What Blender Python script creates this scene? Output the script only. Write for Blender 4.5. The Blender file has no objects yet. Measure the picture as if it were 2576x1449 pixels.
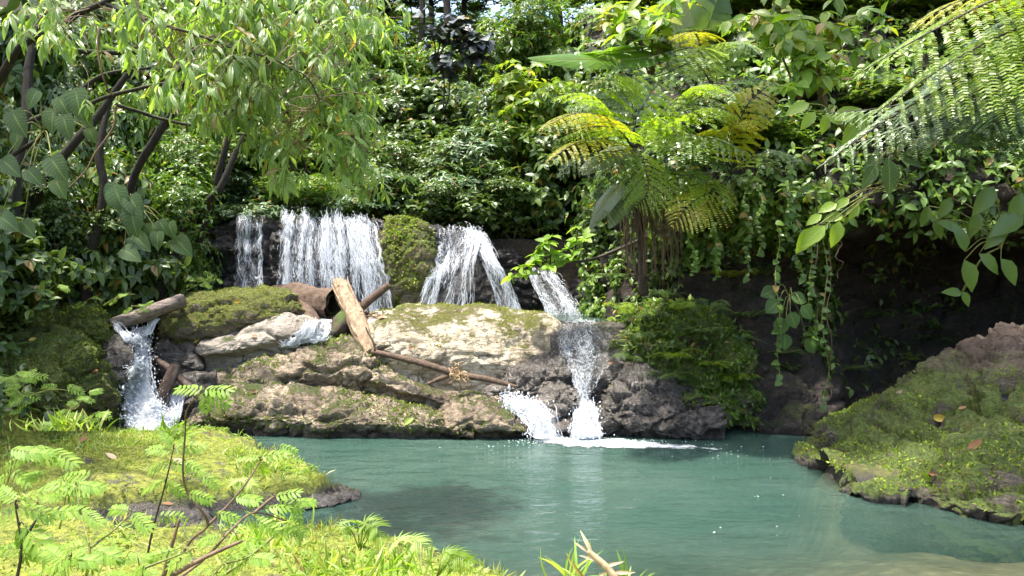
import bpy, math
import numpy as np
from mathutils import Vector
from mathutils.bvhtree import BVHTree

C = bpy.context.scene.collection
SC = bpy.context.scene
rng = np.random.default_rng(7)

# ------------------------------------------------------------------ camera, sky, sun, exposure
CAM = np.array([0.0, 0.0, 2.2])
F, CX, CY = 2061.0, 1288.0, 724.5          # focal length and centre of a 2576 wide frame
PITCH = math.atan2(75.0, F)
cam = bpy.data.cameras.new('camera')
cam.sensor_width = 36.0
cam.lens = 36.0 * F / 2576.0
cam.clip_end = 2000.0
cam.clip_start = 0.05
cam_o = bpy.data.objects.new('camera', cam)
cam_o.location = CAM
cam_o.rotation_euler = (math.pi / 2 - PITCH, 0, 0)
C.objects.link(cam_o)
SC.camera = cam_o

SUN_TO = np.array([-0.26, -0.06, 0.96]); SUN_TO /= np.linalg.norm(SUN_TO)
world = bpy.data.worlds.new('World'); SC.world = world
world.use_nodes = True
wn = world.node_tree.nodes; wl = world.node_tree.links
wn.clear()
sky = wn.new('ShaderNodeTexSky'); sky.sky_type = 'NISHITA'; sky.sun_disc = False
sky.sun_elevation = math.asin(SUN_TO[2])
sky.sun_rotation = math.atan2(SUN_TO[0], SUN_TO[1])
sky.air_density = 1.0; sky.dust_density = 4.0; sky.ozone_density = 0.5
bgn = wn.new('ShaderNodeBackground'); bgn.inputs['Strength'].default_value = 0.15
won = wn.new('ShaderNodeOutputWorld')
wl.new(sky.outputs[0], bgn.inputs[0]); wl.new(bgn.outputs[0], won.inputs[0])
sun = bpy.data.lights.new('sun', 'SUN'); sun.energy = 2.7; sun.angle = math.radians(1.5)
sun.color = (1.0, 0.95, 0.86)
sun_o = bpy.data.objects.new('sun', sun)
sun_o.rotation_euler = Vector(SUN_TO).to_track_quat('Z', 'Y').to_euler()
sun_o.location = (-8, -8, 30)
C.objects.link(sun_o)
SC.view_settings.view_transform = 'Standard'
SC.view_settings.look = 'None'
SC.view_settings.exposure = 2.05
SC.view_settings.gamma = 1.0
SC.render.engine = 'CYCLES'
cy = SC.cycles
cy.use_denoising = True
cy.max_bounces = 8; cy.diffuse_bounces = 4; cy.glossy_bounces = 3
cy.transmission_bounces = 4; cy.transparent_max_bounces = 16
cy.caustics_reflective = False; cy.caustics_refractive = False
cy.sample_clamp_indirect = 6.0

# ------------------------------------------------------------------ helpers
RIGHT = np.array([1.0, 0, 0])
FWD = np.array([0, math.cos(PITCH), -math.sin(PITCH)])
UP = np.array([0, math.sin(PITCH), math.cos(PITCH)])

def P(px, py, d):
    return CAM + d * (FWD + (px - CX) / F * RIGHT - (py - CY) / F * UP)

def PP(a):
    return np.array([P(*q) for q in a])

def _hash(ix, iy, iz, s):
    h = (ix * 374761393 + iy * 668265263 + iz * 2147483647 + s * 1274126177) & 0xFFFFFFFF
    h = ((h ^ (h >> 13)) * 1274126177) & 0xFFFFFFFF
    h = ((h ^ (h >> 16)) * 2246822519) & 0xFFFFFFFF
    return ((h ^ (h >> 15)) & 0xFFFFFF) / float(0xFFFFFF) * 2 - 1

def vnoise(p, s=0):
    p = np.asarray(p, float)
    i = np.floor(p).astype(np.int64); f = p - i
    f = f * f * f * (f * (f * 6 - 15) + 10)
    r = 0
    for a in (0, 1):
        for b in (0, 1):
            for c in (0, 1):
                w = (f[..., 0] if a else 1 - f[..., 0]) * (f[..., 1] if b else 1 - f[..., 1]) * (f[..., 2] if c else 1 - f[..., 2])
                r = r + w * _hash(i[..., 0] + a, i[..., 1] + b, i[..., 2] + c, s)
    return r

def fbm(p, octv=4, s=0, lac=2.05, gain=0.5):
    p = np.asarray(p, float); a = 1.0; r = 0; t = 0
    for k in range(octv):
        r = r + a * vnoise(p, s + k * 17); t += a; a *= gain; p = p * lac + 3.7
    return r / t

def ridged(p, octv=4, s=0):
    p = np.asarray(p, float); a = 1.0; r = 0; t = 0
    for k in range(octv):
        r = r + a * (1 - np.abs(vnoise(p, s + k * 31)) * 2); t += a; a *= 0.5; p = p * 2.1 + 1.3
    return r / t

def worley(p, s=0):
    """nearest and second nearest cell distance and a random value of the nearest cell"""
    p = np.asarray(p, float); i = np.floor(p).astype(np.int64)
    f1 = np.full(p.shape[:-1], 9.0); f2 = f1.copy(); cid = np.zeros(p.shape[:-1])
    for a in (-1, 0, 1):
        for b in (-1, 0, 1):
            for c in (-1, 0, 1):
                x, y, z = i[..., 0] + a, i[..., 1] + b, i[..., 2] + c
                q = np.stack([x + 0.5 + 0.5 * _hash(x, y, z, s), y + 0.5 + 0.5 * _hash(x, y, z, s + 1), z + 0.5 + 0.5 * _hash(x, y, z, s + 2)], -1)
                d = np.linalg.norm(q - p, axis=-1)
                m = d < f1
                f2 = np.where(m, f1, np.minimum(f2, d)); cid = np.where(m, _hash(x, y, z, s + 3), cid); f1 = np.where(m, d, f1)
    return f1, f2, cid

def sstep(a, b, x):
    t = np.clip((x - a) / (b - a), 0, 1)
    return t * t * (3 - 2 * t)

def unit(v):
    v = np.asarray(v, float)
    return v / np.maximum(np.linalg.norm(v, axis=-1, keepdims=True), 1e-9)

class MB:
    """collects pieces of ONE mesh object"""
    def __init__(s):
        s.v = []; s.q = []; s.t = []; s.quv = []; s.n = 0; s.has_uv = False
    def add(s, v, f, uv=None):
        v = np.asarray(v, float).reshape(-1, 3); f = np.asarray(f, np.int64)
        if len(v) == 0 or len(f) == 0: return s
        s.v.append(v)
        (s.q if f.shape[1] == 4 else s.t).append(f + s.n)
        if f.shape[1] == 4:
            if uv is not None: s.has_uv = True; s.quv.append(np.asarray(uv, float).reshape(-1, 2))
            else: s.quv.append(np.zeros((len(f) * 4, 2)))
        s.n += len(v)
        return s
    def arrays(s):
        v = np.concatenate(s.v) if s.v else np.zeros((0, 3))
        q = np.concatenate(s.q) if s.q else np.zeros((0, 4), np.int64)
        t = np.concatenate(s.t) if s.t else np.zeros((0, 3), np.int64)
        return v, q, t
    def mesh(s, name, smooth=True):
        v, q, t = s.arrays()
        me = bpy.data.meshes.new(name)
        me.vertices.add(len(v)); me.vertices.foreach_set('co', v.astype(np.float32).ravel())
        loops = np.concatenate([q.ravel(), t.ravel()]).astype(np.int32)
        me.loops.add(len(loops)); me.loops.foreach_set('vertex_index', loops)
        st = np.concatenate([np.arange(len(q)) * 4, len(q) * 4 + np.arange(len(t)) * 3]).astype(np.int32)
        me.polygons.add(len(st)); me.polygons.foreach_set('loop_start', st)
        if smooth: me.polygons.foreach_set('use_smooth', np.ones(len(st), bool))
        if s.has_uv:
            uvl = me.uv_layers.new(name='UVMap')
            uv = np.concatenate(s.quv + [np.zeros((len(t) * 3, 2))]).astype(np.float32)
            uvl.data.foreach_set('uv', uv.ravel())
        me.update(calc_edges=True)
        return me
    def build(s, name, mat, parent=None, smooth=True):
        me = s.mesh(name, smooth)
        me.materials.append(mat)
        o = bpy.data.objects.new(name, me); C.objects.link(o)
        if parent is not None:
            o.parent = parent
            o.matrix_parent_inverse = parent.matrix_basis.inverted()
        return o

def tag(o, label=None, cat=None, group=None, kind=None):
    if label: o['label'] = label
    if cat: o['category'] = cat
    if group: o['group'] = group
    if kind: o['kind'] = kind
    return o

def empty(name, loc, label, cat, group=None):
    o = bpy.data.objects.new(name, None); C.objects.link(o)
    o.empty_display_size = 0.1
    o.location = tuple(loc)
    bpy_loc = o.matrix_basis  # built lazily below
    return tag(o, label, cat, group)

def copy_tree(o, parent=None):
    c = o.copy(); C.objects.link(c)
    if parent is not None: c.parent = parent
    for ch in list(o.children): copy_tree(ch, c)
    return c

def crom(p, n):
    """Catmull-Rom along axis 0 to n points"""
    p = np.asarray(p, float); m = len(p)
    if m == 2:
        t = np.linspace(0, 1, n).reshape((-1,) + (1,) * (p.ndim - 1))
        return p[0] * (1 - t) + p[1] * t
    e = np.concatenate([(2 * p[0] - p[1])[None], p, (2 * p[-1] - p[-2])[None]])
    u = np.linspace(0, m - 1, n); i = np.minimum(u.astype(int), m - 2); f = (u - i).reshape((-1,) + (1,) * (p.ndim - 1))
    a, b, c, d = e[i], e[i + 1], e[i + 2], e[i + 3]
    return 0.5 * (2 * b + (c - a) * f + (2 * a - 5 * b + 4 * c - d) * f ** 2 + (3 * b - a - 3 * c + d) * f ** 3)

def loft(ctrl, nu, nv):
    g = crom(np.asarray(ctrl, float), nu)                      # (nu,K,3)
    return np.swapaxes(crom(np.swapaxes(g, 0, 1), nv), 0, 1)   # (nu,nv,3)

def grid_faces(nu, nv):
    i = np.arange(nu - 1)[:, None] * nv + np.arange(nv - 1)[None]
    return np.stack([i, i + nv, i + nv + 1, i + 1], -1).reshape(-1, 4)

def grid_normals(g):
    du = np.gradient(g, axis=0); dv = np.gradient(g, axis=1)
    return unit(np.cross(du, dv))

def tube(path, rad, sides=8, n=None, noise=0.0, nscale=3.0, seed=0, caps=True, flat=1.0):
    path = np.asarray(path, float); rad = np.asarray(rad, float)
    if rad.ndim == 0: rad = np.full(len(path), float(rad))
    if n: 
        path = crom(path, n); rad = crom(rad[:, None], n)[:, 0]
    n = len(path)
    t = unit(np.gradient(path, axis=0))
    up = np.array([0, 0, 1.0]) if abs(t[0, 2]) < 0.9 else np.array([1.0, 0, 0])
    X = np.zeros((n, 3)); x = unit(np.cross(up, t[0]))
    for i in range(n):
        x = unit(x - t[i] * np.dot(x, t[i])); X[i] = x
    Y = np.cross(t, X)
    a = np.arange(sides) / sides * 2 * np.pi
    off = X[:, None] * np.cos(a)[None, :, None] + Y[:, None] * np.sin(a)[None, :, None] * flat
    r = rad[:, None]
    v = path[:, None] + off * r[..., None]
    if noise:
        k = np.maximum(rad, 1e-4)[:, None]
        s_ = np.concatenate([[0], np.cumsum(np.linalg.norm(np.diff(path, axis=0), axis=1))])
        ac = np.stack([np.cos(a)[None] + 0 * r, np.sin(a)[None] + 0 * r, 0 * a[None] + s_[:, None] * nscale * 0.35], -1)   # grain runs along the wood
        v = v + off * (r * noise * (0.6 * fbm(ac * 1.6, 3, seed) + 0.5 * ridged(ac * np.array([3, 3, .8]), 3, seed + 9) - 0.15))[..., None]
    i = np.arange(n - 1)[:, None] * sides; j = np.arange(sides)[None]; j2 = (j + 1) % sides
    f = np.stack([i + j, i + j2, i + sides + j2, i + sides + j], -1).reshape(-1, 4)
    v = v.reshape(-1, 3)
    tris = []
    if caps:
        v = np.concatenate([v, path[:1] - t[:1] * 0.0, path[-1:]])
        a0, b0 = len(v) - 2, len(v) - 1
        jj = np.arange(sides)
        tris = np.concatenate([np.stack([np.full(sides, a0), (jj + 1) % sides, jj], -1),
                               np.stack([np.full(sides, b0), (n - 1) * sides + jj, (n - 1) * sides + (jj + 1) % sides], -1)])
    return v, f, tris

def add_tube(mb, *a, **k):
    v, f, t = tube(*a, **k)
    n0 = mb.n
    mb.add(v, f)
    if len(t):
        mb.t.append(np.asarray(t) + n0)

def tubes_batch(paths, rad, sides=3):
    """paths (M,S,3), rad (M,S) -> verts, quads (thin strands)"""
    M, S, _ = paths.shape
    t = unit(np.gradient(paths, axis=1))
    ref = np.array([0.31, 0.9, 0.2])
    X = unit(np.cross(t, ref)); Y = np.cross(t, X)
    a = np.arange(sides) / sides * 2 * np.pi
    v = paths[:, :, None] + (X[:, :, None] * np.cos(a)[:, None] + Y[:, :, None] * np.sin(a)[:, None]) * rad[:, :, None, None]
    i = np.arange(S - 1)[:, None] * sides; j = np.arange(sides)[None]; j2 = (j + 1) % sides
    f = np.stack([i + j, i + j2, i + sides + j2, i + sides + j], -1).reshape(-1, 4)
    f = (f[None] + (np.arange(M) * S * sides)[:, None, None]).reshape(-1, 4)
    return v.reshape(-1, 3), f

# ------------------------------------------------------------------ leaf templates (base at origin, along +Y, face +Z, unit length)
def leaf_tpl(n=3, w=0.2, peak=0.45, fold=0.35, curve=0.3, tip=0.02, stalk=0.0, wave=0.0, heart=0.0):
    t = np.linspace(0, 1, n + 1)
    p = np.where(t < peak, np.sin(np.pi / 2 * t / peak) ** 0.75, np.cos(np.pi / 2 * (t - peak) / (1 - peak)) ** 0.9)
    hw = np.maximum(w * p, tip * (1 - 0.6 * t) * 0.5 + 0.004)
    y = stalk + (1 - stalk) * t
    z = -curve * t ** 2
    zw = wave * np.sin(t * 19.0)
    back = -heart * np.exp(-((t - 0.12) / 0.16) ** 2)
    L = np.stack([-hw, y + back, z + fold * hw + zw], -1); M = np.stack([0 * t, y, z], -1); R = np.stack([hw, y + back, z + fold * hw - zw], -1)
    v = np.stack([L, M, R], 1).reshape(-1, 3)
    i = np.arange(n) * 3
    f = np.concatenate([np.stack([i, i + 1, i + 4, i + 3], -1), np.stack([i + 1, i + 2, i + 5, i + 4], -1)])
    uvv = np.stack([np.stack([np.full(n + 1, 0.0), t], -1), np.stack([np.full(n + 1, 0.5), t], -1), np.stack([np.full(n + 1, 1.0), t], -1)], 1).reshape(-1, 2)
    return v, f, uvv

def place(tpl, pos, dirv, nor, size, wscale=None):
    tv, tf, tuv = tpl
    pos = np.asarray(pos, float); M = len(pos)
    Y = unit(dirv); X = unit(np.cross(Y, nor)); Z = np.cross(X, Y)
    s = np.broadcast_to(np.asarray(size, float), (M,))
    ws = np.ones(M) if wscale is None else np.broadcast_to(np.asarray(wscale, float), (M,))
    v = pos[:, None] + s[:, None, None] * (tv[None, :, 0:1] * ws[:, None, None] * X[:, None] + tv[None, :, 1:2] * Y[:, None] + tv[None, :, 2:3] * Z[:, None])
    f = (tf[None] + (np.arange(M) * len(tv))[:, None, None]).reshape(-1, 4)
    uv = np.broadcast_to(tuv[tf.ravel()][None], (M, tf.size, 2)).reshape(-1, 2)
    return v.reshape(-1, 3), f, uv

T_SMALL = leaf_tpl(2, 0.24, 0.45, 0.3, 0.2)
T_OVATE = leaf_tpl(4, 0.27, 0.4, 0.3, 0.25)
T_LANCE = leaf_tpl(6, 0.145, 0.5, 0.45, 0.28)
T_STRAP = leaf_tpl(5, 0.09, 0.4, 0.5, 0.45)
T_HEART = leaf_tpl(8, 0.42, 0.22, 0.18, 0.22, heart=0.2)
T_ROUND = leaf_tpl(6, 0.46, 0.42, 0.15, 0.15, heart=0.1)
T_BLADE = leaf_tpl(2, 0.05, 0.3, 0.2, 0.5)
T_LEAFLET = leaf_tpl(3, 0.17, 0.55, 0.15, 0.12, tip=0.12)
T_COCOA = leaf_tpl(8, 0.125, 0.52, 0.5, 0.34, wave=0.008)
T_SPECK = (np.array([[-.35, 0, 0], [.35, 0, 0], [.28, 1, .1], [-.28, 1, .1]]), np.array([[0, 1, 2, 3]]), np.array([[0, 0], [1, 0], [1, 1], [0, 1.]]))

def rand_unit(n, r=None):
    r = r or rng
    return unit(r.normal(size=(n, 3)))

# ------------------------------------------------------------------ solid surfaces for resting things on
SOLID = []
_bvh = [None]
def solid(v, q):
    SOLID.append((v.copy(), np.asarray(q))); _bvh[0] = None

def bvh():
    if _bvh[0] is None:
        vs, fs, n = [], [], 0
        for v, q in SOLID:
            vs.append(v); fs.append(q + n); n += len(v)
        _bvh[0] = BVHTree.FromPolygons(np.concatenate(vs).tolist(), np.concatenate(fs).tolist())
    return _bvh[0]

def hit(px, py, back=0.0):
    d = unit(P(px, py, 1.0) - CAM)
    loc, nor, idx, dist = bvh().ray_cast(Vector(CAM), Vector(d))
    if loc is None: return P(px, py, 20.0), np.array([0, 0, 1.0])
    n = np.array(nor)
    if np.dot(n, d) > 0: n = -n
    return np.array(loc) + d * back, n

def drop(x, y, z=30.0):
    loc, nor, idx, dist = bvh().ray_cast(Vector((x, y, z)), Vector((0, 0, -1)))
    if loc is None: return np.array([x, y, 0.0]), np.array([0, 0, 1.0])
    n = np.array(nor)
    return np.array(loc), (n if n[2] > 0 else -n)
# ------------------------------------------------------------------ materials
class NT:
    def __init__(s, name):
        s.m = bpy.data.materials.new(name); s.m.use_nodes = True
        s.t = s.m.node_tree; s.t.nodes.clear()
        s.out = s.t.nodes.new('ShaderNodeOutputMaterial')
    def n(s, typ, **kw):
        o = s.t.nodes.new('ShaderNode' + typ)
        for k, v in kw.items():
            if k.startswith('_'): setattr(o, k[1:], v)
        return o
    def l(s, a, b): s.t.links.new(a, b)
    def val(s, sock, v):
        if hasattr(v, 'is_output'): s.l(v, sock)
        elif isinstance(v, (tuple, list)) and len(v) == 3 and sock.type == 'RGBA': sock.default_value = (*v, 1)
        else: sock.default_value = v
    def math(s, op, a, b=0.0, clamp=False):
        o = s.t.nodes.new('ShaderNodeMath'); o.operation = op; o.use_clamp = clamp
        s.val(o.inputs[0], a); s.val(o.inputs[1], b)
        return o.outputs[0]
    def mix(s, f, a, b, blend='MIX'):
        o = s.t.nodes.new('ShaderNodeMix'); o.data_type = 'RGBA'; o.blend_type = blend
        s.val(o.inputs[0], f); s.val(o.inputs[6], a); s.val(o.inputs[7], b)
        return o.outputs[2]
    def noise(s, vec, scale, detail=5.0, rough=0.6, dist=0.0):
        o = s.t.nodes.new('ShaderNodeTexNoise')
        if vec is not None: s.l(vec, o.inputs['Vector'])
        o.inputs['Scale'].default_value = scale; o.inputs['Detail'].default_value = detail
        o.inputs['Roughness'].default_value = rough; o.inputs['Distortion'].default_value = dist
        return o.outputs[0]
    def ramp(s, f, stops, interp='LINEAR'):
        o = s.t.nodes.new('ShaderNodeValToRGB'); o.color_ramp.interpolation = interp
        e = o.color_ramp.elements
        while len(e) < len(stops): e.new(0.5)
        for k, (p, c) in enumerate(stops):
            e[k].position = p; e[k].color = (*c, 1) if isinstance(c, tuple) else (c, c, c, 1)
        s.l(f, o.inputs[0])
        return o.outputs[0]
    def rng(s, x, a, b, lo=0.0, hi=1.0):
        o = s.t.nodes.new('ShaderNodeMapRange'); o.interpolation_type = 'SMOOTHSTEP'
        s.val(o.inputs[0], x); s.val(o.inputs[1], a); s.val(o.inputs[2], b); s.val(o.inputs[3], lo); s.val(o.inputs[4], hi)
        return o.outputs[0]
    def scale(s, vec, sc):
        o = s.t.nodes.new('ShaderNodeVectorMath'); o.operation = 'MULTIPLY'
        s.l(vec, o.inputs[0]); o.inputs[1].default_value = sc
        return o.outputs[0]
    def pos(s): return s.n('NewGeometry').outputs['Position']
    def objco(s): return s.n('TexCoord').outputs['Object']
    def bump(s, h, strength=0.5, dist=0.02, nor=None):
        o = s.t.nodes.new('ShaderNodeBump'); o.inputs['Strength'].default_value = strength; o.inputs['Distance'].default_value = dist
        s.l(h, o.inputs['Height'])
        if nor is not None: s.l(nor, o.inputs['Normal'])
        return o.outputs[0]
    def bsdf(s, col, rough=0.5, spec=0.5, nor=None):
        o = s.t.nodes.new('ShaderNodeBsdfPrincipled')
        s.val(o.inputs['Base Color'], col); s.val(o.inputs['Roughness'], rough); s.val(o.inputs['Specular IOR Level'], spec)
        if nor is not None: s.l(nor, o.inputs['Normal'])
        return o.outputs[0]
    def shmix(s, f, a, b):
        o = s.t.nodes.new('ShaderNodeMixShader'); s.val(o.inputs[0], f); s.l(a, o.inputs[1]); s.l(b, o.inputs[2])
        return o.outputs[0]
    def done(s, sh):
        s.l(sh, s.out.inputs[0]); return s.m

def m_leaf(name, cols, trans=0.35, rough=0.42, spec=0.5, tcol=None, vein=0.0, tips=None, spots=0.0, old=(0.24, 0.16, 0.04)):
    """cols: ramp of leaf colours taken at random per leaf"""
    t = NT(name)
    r = t.n('NewGeometry').outputs['Random Per Island']
    n = len(cols)
    col = t.ramp(r, [(k / max(n - 1, 1), c) for k, c in enumerate(cols)])
    co = t.objco()
    if old: col = t.mix(t.rng(r, 0.962, 0.972), col, old)
    v = t.noise(co, 1.3, 3)
    col = t.mix(1.0, col, t.ramp(v, [(0.3, 0.72), (0.7, 1.25)]), 'MULTIPLY')
    uv = t.n('TexCoord').outputs['UV']
    nor = None
    if vein:
        sep = t.n('SeparateXYZ'); t.l(uv, sep.inputs[0])
        ax = t.math('ABSOLUTE', t.math('SUBTRACT', sep.outputs[0], 0.5))
        ph = t.math('SUBTRACT', t.math('MULTIPLY', sep.outputs[1], 62.0), t.math('MULTIPLY', ax, 26.0))
        sn = t.math('SINE', ph)
        mid = t.rng(ax, 0.0, 0.06, 1.0, 0.0)
        h = t.math('ADD', t.math('MULTIPLY', sn, 0.5), mid)
        nor = t.bump(h, vein, 0.006)
        col = t.mix(t.math('MULTIPLY', mid, 0.35), col, (0.30, 0.42, 0.12))
        col = t.mix(t.math('MULTIPLY', t.rng(sn, 0.6, 1.0), 0.16), col, (0.30, 0.42, 0.14))
    if spots:
        sp = t.noise(co, 22.0, 3)
        col = t.mix(t.math('MULTIPLY', t.rng(sp, 0.62, 0.72), spots), col, (0.23, 0.17, 0.06))
    if tips:
        at = t.n('Attribute'); at.attribute_name = 'tip'
        col = t.mix(at.outputs['Fac'], col, tips)
    b = t.bsdf(col, rough, spec, nor)
    tr = t.n('BsdfTranslucent')
    tc = t.mix(1.0, col, tcol or (1.7, 1.75, 0.55), 'MULTIPLY')
    t.l(tc, tr.inputs[0])
    return t.done(t.shmix(trans, b, tr.outputs[0]))

def m_rock(name, light=(0.42, 0.36, 0.27), mid=(0.22, 0.18, 0.13), dark=(0.05, 0.045, 0.04), moss=0.35, mosscol=((0.05, 0.075, 0.012), (0.13, 0.17, 0.02)), wet=0.0, tone=0.5, wetz=0.12, strata=1.0, mz=None, soil=None):
    t = NT(name)
    p = t.pos()
    n1 = t.noise(p, 1.6, 8, 0.65, 0.6)
    n2 = t.noise(t.scale(p, (1.2, 1.2, 6.0)), 2.2, 7, 0.7, 1.0)
    n3 = t.noise(p, 11.0, 8, 0.8, 0.4)
    n4 = t.noise(p, 60.0, 4, 0.7)
    s = t.math('ADD', t.math('MULTIPLY', n1, 0.45), t.math('MULTIPLY', n2, 0.25 * strata))
    s = t.math('ADD', s, t.math('MULTIPLY', n3, 0.30 + 0.25 * (1 - strata)))
    col = t.ramp(s, [(0.30 + 0.2 * (0.5 - tone), dark), (0.46 + 0.2 * (0.5 - tone), mid), (0.60 + 0.2 * (0.5 - tone), light)])
    # speckles of lichen and grit
    col = t.mix(t.rng(n3, 0.60, 0.72), col, t.mix(0.6, col, light))
    col = t.mix(t.rng(n4, 0.52, 0.70, 0.0, 0.75), col, dark)
    vo = t.n('TexVoronoi'); vo.feature = 'DISTANCE_TO_EDGE'; vo.inputs['Scale'].default_value = 0.95
    dn = t.n('TexNoise'); dn.inputs['Scale'].default_value = 3.0; dn.inputs['Detail'].default_value = 6; t.l(p, dn.inputs['Vector'])
    mx = t.n('VectorMath'); mx.operation = 'ADD'; sc = t.n('VectorMath'); sc.operation = 'SCALE'; sc.inputs['Scale'].default_value = 1.3
    t.l(dn.outputs['Color'], sc.inputs[0]); t.l(t.scale(p, (1, 1, 1.7)), mx.inputs[0]); t.l(sc.outputs[0], mx.inputs[1]); t.l(mx.outputs[0], vo.inputs['Vector'])
    crack = t.math('MULTIPLY', t.rng(vo.outputs['Distance'], 0.0, 0.022, 1.0, 0.0), t.rng(n1, 0.40, 0.55))
    col = t.mix(t.math('MULTIPLY', crack, 0.6), col, (0.02, 0.017, 0.013))
    hgt = t.math('ADD', t.math('ADD', t.math('MULTIPLY', n3, 0.5), t.math('MULTIPLY', n4, 0.16)), t.math('ADD', t.math('MULTIPLY', n2, 0.9), t.math('MULTIPLY', crack, -0.45)))
    # moss grows where the surface faces up
    g = t.n('NewGeometry'); sn = t.n('SeparateXYZ'); t.l(g.outputs['Normal'], sn.inputs[0])
    mn = t.noise(p, 2.3, 6, 0.7, 0.5); mf = t.noise(p, 26.0, 5, 0.75)
    mm = t.math('ADD', t.math('MULTIPLY', sn.outputs[2], 0.33), t.math('ADD', t.math('MULTIPLY', mn, 1.0), t.math('MULTIPLY', mf, 0.42)))
    mask = t.rng(mm, 1.12 - moss * 0.75, 1.24 - moss * 0.75)
    if mz is not None:
        pz = t.n('SeparateXYZ'); t.l(p, pz.inputs[0])
        hi = t.rng(t.math('ADD', pz.outputs[2], t.math('MULTIPLY', t.math('SUBTRACT', mn, 0.5), 1.3)), mz - 0.12, mz + 0.2)
        mask = t.math('MULTIPLY', mask, t.math('SUBTRACT', 1.0, hi))
        col = t.mix(t.math('MULTIPLY', hi, 0.7), col, t.mix(t.rng(n3, 0.38, 0.62), tuple(x * 0.35 for x in soil), soil))
    mc = t.mix(t.rng(mf, 0.35, 0.68), mosscol[0], mosscol[1])
    mc = t.mix(t.rng(t.noise(p, 5.0, 4), 0.5, 0.7, 0, 0.45), mc, (0.17, 0.14, 0.035))
    col = t.mix(mask, col, mc)
    hgt = t.math('ADD', hgt, t.math('MULTIPLY', mask, t.math('ADD', 0.25, t.math('MULTIPLY', t.noise(p, 95.0, 3, 0.8), 0.7))))
    sp = t.n('SeparateXYZ'); t.l(p, sp.inputs[0])
    wline = t.rng(t.math('ADD', sp.outputs[2], t.math('MULTIPLY', t.math('SUBTRACT', n3, 0.5), 0.25)), wetz - 0.05, wetz + 0.05, 1.0, 0.0)
    wetm = t.math('MAXIMUM', wline, t.math('MULTIPLY', t.rng(n1, 0.2, 0.5, 0.75, 1.0), wet)) if wet else wline
    wetm = t.math('MULTIPLY', wetm, t.math('SUBTRACT', 1.0, t.math('MULTIPLY', mask, 0.6)))
    col = t.mix(t.math('MULTIPLY', wetm, 0.8), col, t.mix(1.0, col, (0.28, 0.27, 0.27), 'MULTIPLY'))
    rough = t.math('SUBTRACT', 0.88, t.math('MULTIPLY', wetm, 0.70))
    nor = t.bump(hgt, 1.0, 0.075)
    return t.done(t.bsdf(col, rough, 0.5, nor))

def m_wood(name, light, dark, axis=(9, 9, 1.2), moss=0.0, rough=0.85):
    t = NT(name); p = t.pos()
    g = t.noise(t.scale(p, axis), 3.0, 8, 0.7, 0.4); k = t.noise(p, 9.0, 6, 0.7); fine = t.noise(t.scale(p, axis), 14.0, 4, 0.7)
    col = t.ramp(t.math('ADD', t.math('MULTIPLY', g, 0.7), t.math('MULTIPLY', k, 0.3)), [(0.34, dark), (0.62, light)])
    col = t.mix(t.rng(fine, 0.58, 0.72, 0, 0.6), col, dark)
    if moss:
        sn = t.n('SeparateXYZ'); t.l(t.n('NewGeometry').outputs['Normal'], sn.inputs[0])
        mk = t.rng(t.math('ADD', sn.outputs[2], k), 1.5 - moss, 1.75 - moss)
        col = t.mix(mk, col, (0.05, 0.075, 0.015))
    return t.done(t.bsdf(col, rough, 0.3, t.bump(t.math('ADD', g, t.math('MULTIPLY', fine, 0.4)), 0.8, 0.03)))

def m_fall(name, dens=0.5, su=16.0, sv=2.2):
    """white water: broken veil, more or less open"""
    t = NT(name)
    uv = t.n('TexCoord').outputs['UV']
    a = t.noise(t.scale(uv, (su, sv, 1)), 1.0, 6, 0.7, 0.6)
    b = t.noise(t.scale(uv, (su * 3.2, sv * 3.6, 1)), 1.0, 4, 0.75, 0.8)
    c = t.noise(t.scale(uv, (3.0, 0.7, 1)), 1.0, 3)
    h = t.math('ADD', t.math('MULTIPLY', a, 0.60), t.math('ADD', t.math('MULTIPLY', b, 0.38), t.math('MULTIPLY', c, 0.17)))
    sep = t.n('SeparateXYZ'); t.l(uv, sep.inputs[0])
    at = t.n('Attribute'); at.attribute_name = 'edge'
    h = t.math('SUBTRACT', h, t.math('MULTIPLY', t.math('SUBTRACT', 1.0, at.outputs['Fac']), 0.40))
    th = 0.865 - 0.42 * dens
    mask = t.rng(h, th - 0.17, th + 0.22)
    body = t.bsdf((0.88, 0.91, 0.95), 0.55, 0.4, t.bump(t.math('ADD', h, t.math('MULTIPLY', b, 0.6)), 0.9, 0.05))
    tl = t.n('BsdfTranslucent'); tl.inputs[0].default_value = (0.8, 0.86, 0.92, 1)
    white = t.shmix(0.3, body, tl.outputs[0])
    film = t.n('BsdfGlossy'); film.inputs[0].default_value = (0.9, 0.95, 1, 1); film.inputs['Roughness'].default_value = 0.12
    t.l(t.bump(h, 0.8, 0.06), film.inputs['Normal'])
    tp = t.n('BsdfTransparent')
    clear = t.shmix(0.06, tp.outputs[0], film.outputs[0])
    return t.done(t.shmix(mask, clear, white))

def m_white():
    t = NT('white_water')
    b = t.bsdf((0.88, 0.92, 0.97), 0.3, 0.6)
    tl = t.n('BsdfTranslucent'); tl.inputs[0].default_value = (0.82, 0.88, 0.95, 1)
    return t.done(t.shmix(0.35, b, tl.outputs[0]))

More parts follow.
